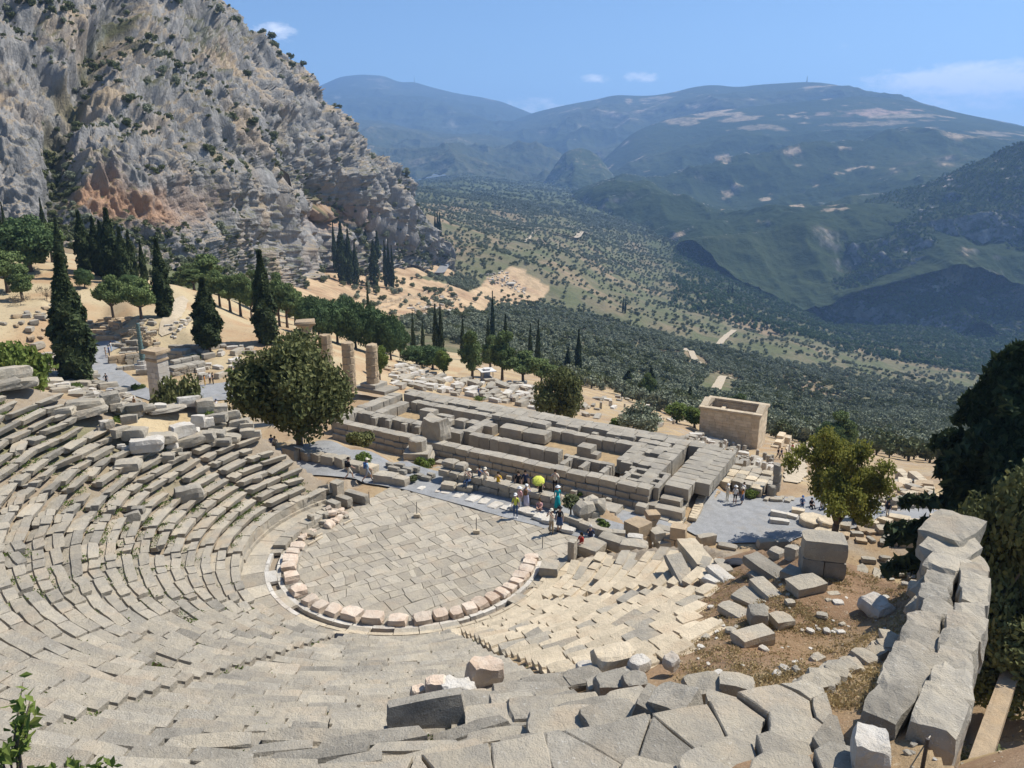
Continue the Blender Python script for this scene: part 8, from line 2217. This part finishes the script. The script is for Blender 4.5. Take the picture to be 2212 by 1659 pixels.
# ---------------------------------------------------------------- posts, ropes, signs, bundles
for i, (x, y, yb) in enumerate(((876, 690, 765), (1172, 752, 845), (1542, 850, 945), (1953, 965, 1040))):
    p = P(*Q(x, yb), .02); h = hpx(Q(x, y)[1], p)
    o = thing('rope_post', ('thin iron post at the left corner of the orchestra', 'iron post on a stone cube at the far edge of the orchestra', 'second iron post on a stone cube on the orchestra floor', 'iron post at the right end of the orchestra')[i], 'post', tuple(p))
    V, F = tube([(0, 0, 0), (0, 0, h)], [.022, .022], 6); link('rod', mesh_np('rod', V, F, [M['metal_dark']]), o)
    if i in (1, 2): V, F = rockshape((.42, .32, .22), .06, .02); link('foot_stone', mesh_np('foot_stone', V, F, [M['stone_cream']], None, False, {'tint': ('FACE', np.full(len(F), .5))}), o)
zb = lambda x, y: Z(2632, 1950, x, y, 1400/2163)
posts = []
for i, (x, yt, yb) in enumerate(((1705, 1215, 1410), (1545, 1470, 1659), (2330, 1180, 1380))):
    p = hit(*zb(x, yb)); h = hpx(zb(x, yt)[1], p); posts.append((p, h))
    o = thing('rope_post', ('wooden rope post by the long rough block at the lower right', 'rope post at the bottom edge of the lower right path', 'rope post beyond the right picture edge')[i], 'post', tuple(p))
    V, F = tube([(0, 0, -.1), (0, 0, h)], [.035, .032], 7); link('rod', mesh_np('rod', V, F, [M['metal_dark']]), o)
for (a, ha), (b, hb), lab in ((posts[0], posts[1], 'rope sagging between the two posts at the lower right'), (posts[0], posts[2], 'rope running from the wooden post to the right edge')):
    A = np.array(a)+[0, 0, ha*.96]; B = np.array(b)+[0, 0, hb*.96]
    V, F = tube([A*(1-t)+B*t-np.array([0, 0, .12*4*t*(1-t)]) for t in np.linspace(0, 1, 9)], [.012]*9, 5)
    tag(link('rope', mesh_np('rope', V, F, [M['rope']], None, True)), lab, 'rope')
p = P(*Q(447, 495), 0); o = thing('information_board', 'small slanted information board on a post beside the tall tan block', 'sign', tuple(p), R(150))
V, F = tube([(0, 0, 0), (0, 0, .95)], [.035, .035], 6); link('post', mesh_np('post', V, F, [M['metal_dark']]), o)
V, F = boxs(-.38, .38, -.28, .28, -.02, .02); link('panel', mesh_np('panel', V, F, [plain('pale_sign_face', (.55, .60, .62), .4)]), o, (0, 0, 1.0), (R(40), 0, 0))
def bundle(name, lab, u, v, w, d, h, seed, cat='bundle', on=None):
    p = hit(u, v) if on is None else P(u, v, on); o = tag(link(name, mesh_np(name, *rockshape((w, d, h), .5, .16, seed, LAT_BIG), [M['black']], None, True), None, tuple(p-np.array([0, 0, .03])), (0, 0, R(-10))), lab, cat)
bundle('cloth_bundle', 'dark sheet and bag dropped on the brown fill near the grooved cream block', *zb(395, 425), 1.0, .5, .22, 4)
bundle('cloth_bundle', 'small dark cloth beside the sheet on the brown fill', *zb(415, 405), .6, .4, .16, 5)
bundle('plastic_sheet', 'black plastic sheet crumpled beside the drain at the front seats', *Z(1300, 1974, 75, 862), .95, .5, .25, 6, 'plastic sheet', .25)
p = P(*Z(1300, 1974, 40, 840), .22); block('drain_slab', 'yellowish slab beside the black plastic sheet', (1.1, .7, .08), (p[0], p[1], .2), 0, 'stone_cream', .04, .02)
for k, (x, y, l, lab) in enumerate(((2005, 740, 1.6, 'left white marble bar lying beside the lower right walk'), (2120, 760, 1.3, 'right white marble bar lying beside the lower right walk'))):
    p = hit(*zb(x, y)); block('marble_bar', lab, (.36, l, .42), tuple(p), R(-8), 'white_marble_new' if False else 'stone_white', .03, .02)
p = hit(*zb(2140, 680)); block('stone_block', 'pale square block at the right edge of the lower walk', (.6, .5, .5), tuple(p), R(30), 'stone_white', .1, .05)
drape('lower_walk', [tuple(hit(*zb(x, y))[:2]) for x, y in ((1850, 540), (2000, 590), (2165, 650), (2260, 700), (2260, 830), (2000, 790), (1840, 740))], M['track'], .12, .8)
p = hit(*zb(1950, 440)); o = thing('dark_booth', 'dark booth with an orange panel half hidden under the right trees', 'booth', tuple(p), R(10))
for nm, bb, mt in (('body', (-1.1, 1.1, -.9, .9, 0, 2.0), 'black'), ('roof', (-1.3, 1.3, -1.1, 1.1, 2.01, 2.12), 'tile'), ('window', (.1, .9, -.93, -.9, .8, 1.7), 'glass')):
    V, F = boxs(*bb); link(nm, mesh_np(nm, V, F, [M[mt]]), o)
V, F = boxs(-.9, -.2, -.94, -.9, .7, 1.6); link('panel', mesh_np('panel', V, F, [C_['orange']]), o)
# ---------------------------------------------------------------- cars, bus, truck on the road
def wheel(parent, x, y, r):
    V, F = tube([(0, -.11, 0), (0, .11, 0)], [r, r], 14); w = link('wheel', mesh_np('wheel', V, F, [M['black']]), parent, (x, y, r))
    V, F = tube([(0, -.115, 0), (0, .115, 0)], [r*.55, r*.55], 10); link('rim', mesh_np('rim', V, F, [M['tile']]), w)
def vehicle(name, lab, u, v, d, heading, kind, colr, group=None):
    p = Pd(u, v, d); o = thing(name, lab, {'parked_car': 'car'}.get(name, name), (p[0], p[1], tz(p[0], p[1])+.95), heading, group)
    m = C_.get(colr) or M[colr]
    if kind == 'car':
        prof = [(-2.1, .35), (-2.1, .85), (-1.9, .98), (-1.35, 1.02), (-.85, 1.45), (.75, 1.47), (1.35, 1.0), (2.0, .86), (2.15, .6), (2.1, .35)]; W = .85
    elif kind == 'bus': prof = [(-6, .4), (-6, 3.1), (-5.8, 3.3), (5.7, 3.3), (6, 2.9), (6.05, .4)]; W = 1.25
    else: prof = [(-3.5, .5), (-3.5, 3.0), (1.4, 3.0), (1.45, 2.4), (2.9, 2.4), (3.2, 1.4), (3.3, .5)]; W = 1.2
    n = len(prof); V = [(x, -W*(1 if z < 1.1 or kind != 'car' else .84), z) for x, z in prof]+[(x, W*(1 if z < 1.1 or kind != 'car' else .84), z) for x, z in prof]
    F = [list(range(n))[::-1], [n+i for i in range(n)]]+[[i, (i+1) % n, n+(i+1) % n, n+i] for i in range(n)]
    link('body', mesh_np('body', V, F, [m]), o)
    wins = [(-1.15, .95, 1.06, 1.38)] if kind == 'car' else [(-5.6, 5.4, 1.6, 2.7)] if kind == 'bus' else [(1.6, 2.6, 1.5, 2.2)]
    for x0, x1, z0, z1 in wins:
        for s in (-1, 1):
            y = s*W*(.90 if kind == 'car' else 1.0)+s*.012
            Vw = [(x0, y, z0), (x1, y, z0), (x1-.25, y-s*(.05 if kind == 'car' else 0), z1), (x0+.2, y-s*(.05 if kind == 'car' else 0), z1)]
            Vw = Vw+[(a, b-s*.03, c) for a, b, c in Vw]
            link('window', mesh_np('window', Vw, [[0, 1, 2, 3], [7, 6, 5, 4], [0, 4, 5, 1], [1, 5, 6, 2], [2, 6, 7, 3], [3, 7, 4, 0]], [M['glass']]), o)
    fx = prof[-1][0]+.02
    V, F = boxs(fx-.08, fx+.02, -W*.7, W*.7, 1.02 if kind == 'car' else 1.5, 1.3 if kind == 'car' else 2.6)
    if kind != 'car': link('windscreen', mesh_np('windscreen', V, F, [M['glass']]), o)
    for x in ((-1.35, 1.35) if kind == 'car' else (-3.8, 3.8) if kind == 'bus' else (-2.2, 2.2)):
        for s in (-1, 1): wheel(o, x, s*W*.95, .32 if kind == 'car' else .5)
hd = R(12)
for i, (u, v, d, c, lab) in enumerate(((688, 602.5, 528, 'white', 'leftmost white car parked beside the road under the cliff'), (702, 601.5, 541, 'white', 'middle white car of the three parked under the cliff'), (716, 600.5, 556, 'white', 'rightmost of the three white cars parked under the cliff'), (731, 599.5, 570, 'black', 'dark car at the right of the parked white cars'), (790, 596, 612, 'white', 'white car seen alone beyond the cypress group'), (799, 595, 618, 'navy', 'dark blue car next to the lone white one'), (640, 606, 480, 'white', 'pale car half hidden behind the pines at the left of the road'))):
    vehicle('parked_car', lab, u, v, d, hd, 'car', c, 'cars parked along the road')
vehicle('bus', 'white coach on the road bend under the ridge', 962, 527, 790, R(75), 'bus', 'white')
vehicle('truck', 'dark lorry following the coach on the road bend', 965, 537, 770, R(75), 'truck', 'grey')
vehicle('parked_car', 'dark car at the top of the road bend', 967, 517, 815, R(75), 'car', 'black')
zg = lambda x, y: Z(1100, 200, x, y)
for x0, y0, x1, y1, h, lab in ((570, 1580, 1050, 1465, 2.4, 'upper terrace wall of the gymnasium ruins'), (590, 1600, 900, 1520, 1.2, 'second terrace wall of the gymnasium ruins'), (770, 1650, 1090, 1560, 1.6, 'lower terrace wall of the gymnasium ruins'), (430, 1530, 700, 1545, 1.0, 'short terrace wall left of the gymnasium ruins')):
    a, b = hit(*zg(x0, y0)), hit(*zg(x1, y1)); o = thing('terrace_wall', lab, 'wall', (0, 0, 0)); n = 14
    for k in range(n):
        p = a+(b-a)*k/n; q = a+(b-a)*(k+1)/n
        zz = min(tz(p[0], p[1]), tz(q[0], q[1]))-.3
        wall_run(o, [p, q], zz, h+.3, 1.0, 'column', (2.5, 4.5), 1, .06, .05)
field(70, [zg(760, 1600), zg(1050, 1510), zg(1130, 1530), zg(1100, 1620), zg(900, 1650)], (1.2, 3.0), ('pale stone block scattered on the gymnasium terrace', ''), ('stone blocks scattered on the gymnasium terrace', ''), name='terrace_stone', mats=('stone_white', 'stone', 'column'), spread=.8)
field(60, [zg(1290, 1390), zg(1390, 1370), zg(1480, 1420), zg(1560, 1500), zg(1500, 1520), zg(1400, 1470), zg(1300, 1440)], (1.5, 3.6), ('pale block in the distant round-temple ruins', ''), ('pale blocks of the distant round-temple ruins', ''), name='pale_block', mats=('stone_white', 'stone_white', 'stone'), spread=.6)
c = hit(*zg(1430, 1445))
th_ = thing('round_temple', 'distant small round ruin with three standing columns among olives', 'temple ruin', tuple(c))
V, F = tube([(0, 0, -.5), (0, 0, .5)], [7, 7], 24); link('platform', mesh_np('platform', V, F, [M['stone_white']]), th_)
for a in (150, 175, 200):
    V, F = tube([(0, 0, .5), (0, 0, 6)], [.45, .38], 10); link('column', mesh_np('column', V, F, [M['stone_white']]), th_, (5.5*math.cos(R(a)), 5.5*math.sin(R(a)), 0))
V, F = boxs(-.6, .6, -2.2, 2.2, 6.0, 7.0); link('entablature', mesh_np('entablature', V, F, [M['stone_white']]), th_, (-5.4, .2, 0))
for u, v, d, h, lab in ((895, 177, 11000, 70, 'thin mast on the blue mountain ridge'), (1743, 177, 7500, 55, 'thin mast on the right-hand mountain ridge')):
    q = Pd(u, v, d); o = thing('mast', lab, 'mast', tuple(q-np.array([0, 0, 8])))
    V, F = tube([(0, 0, 0), (0, 0, h)], [5, 2], 5); link('pole', mesh_np('pole', V, F, [M['metal_dark']]), o)
def tufts(name, pts, size, mat, seed):
    g = np.random.default_rng(seed); C = []; N = []
    for p in pts:
        k = g.integers(14, 40); q = np.array(p)+g.normal(0, 1, (k, 3))*[size*2.6, size*2.0, .01]; q[:, 2] = p[2]+g.uniform(.02, size*.7, k); C.append(q)
    C = np.concatenate(C); N = g.normal(0, 1, C.shape)*[1, 1, .2]; N /= np.linalg.norm(N, axis=1, keepdims=True)
    return link(name, leaf_mesh(name, C, N, size*.9, g, M[mat], .8, 1.8), kind='stuff')
pts = []
while len(pts) < 620:
    r = R0+random.random()*18; a = random.uniform(136, 290) if random.random() < .8 else random.uniform(130, 250)
    x, y = polar(r, a)
    if seat_state((r-R0)/ROW, a) is None: continue
    k = (r-R0)/ROW; 
    n_ = fbm([[x, y, 0]], .35, 3, 401)[0]
    if n_ < .05 and random.random() > .12: continue
    rr = R0+ROW*math.floor(k)+.63; x, y = polar(rr, a)
    pts.append((x, y, cone_z(R0+ROW*math.floor(k))+.0))
tufts('green_weeds', pts, .06, 'grass', 1)
pts = []
while len(pts) < 1300:
    u_, v_ = random.uniform(1460, 1980), random.uniform(1230, 1530); p = hit(u_, v_)
    r = math.hypot(p[0]-OX, p[1]-OY)
    if not inside(p[0], p[1], CAVEA) or r < 21 and True and seat_state((r-R0)/ROW, math.degrees(math.atan2(p[1]-OY, p[0]-OX))) is not None: continue
    pts.append(tuple(p))
tufts('dry_straw', pts, .045, 'straw', 2)
# ---------------------------------------------------------------- haze
HAZE = 1.0e-4
V, F = boxs(-16000, 16000, -60, 16500, -1200, 1420)
hz = link('haze', mesh_np('haze', V, F), kind='stuff')
hm = bpy.data.materials.new('haze'); hm.use_nodes = True; hm.node_tree.nodes.clear()
ho = hm.node_tree.nodes.new('ShaderNodeOutputMaterial'); pv = hm.node_tree.nodes.new('ShaderNodeVolumePrincipled')
pv.inputs['Color'].default_value = (.34, .58, 1.0, 1); pv.inputs['Density'].default_value = HAZE; pv.inputs['Anisotropy'].default_value = .2
hm.node_tree.links.new(pv.outputs[0], ho.inputs['Volume'])
hz.data.materials.append(hm)
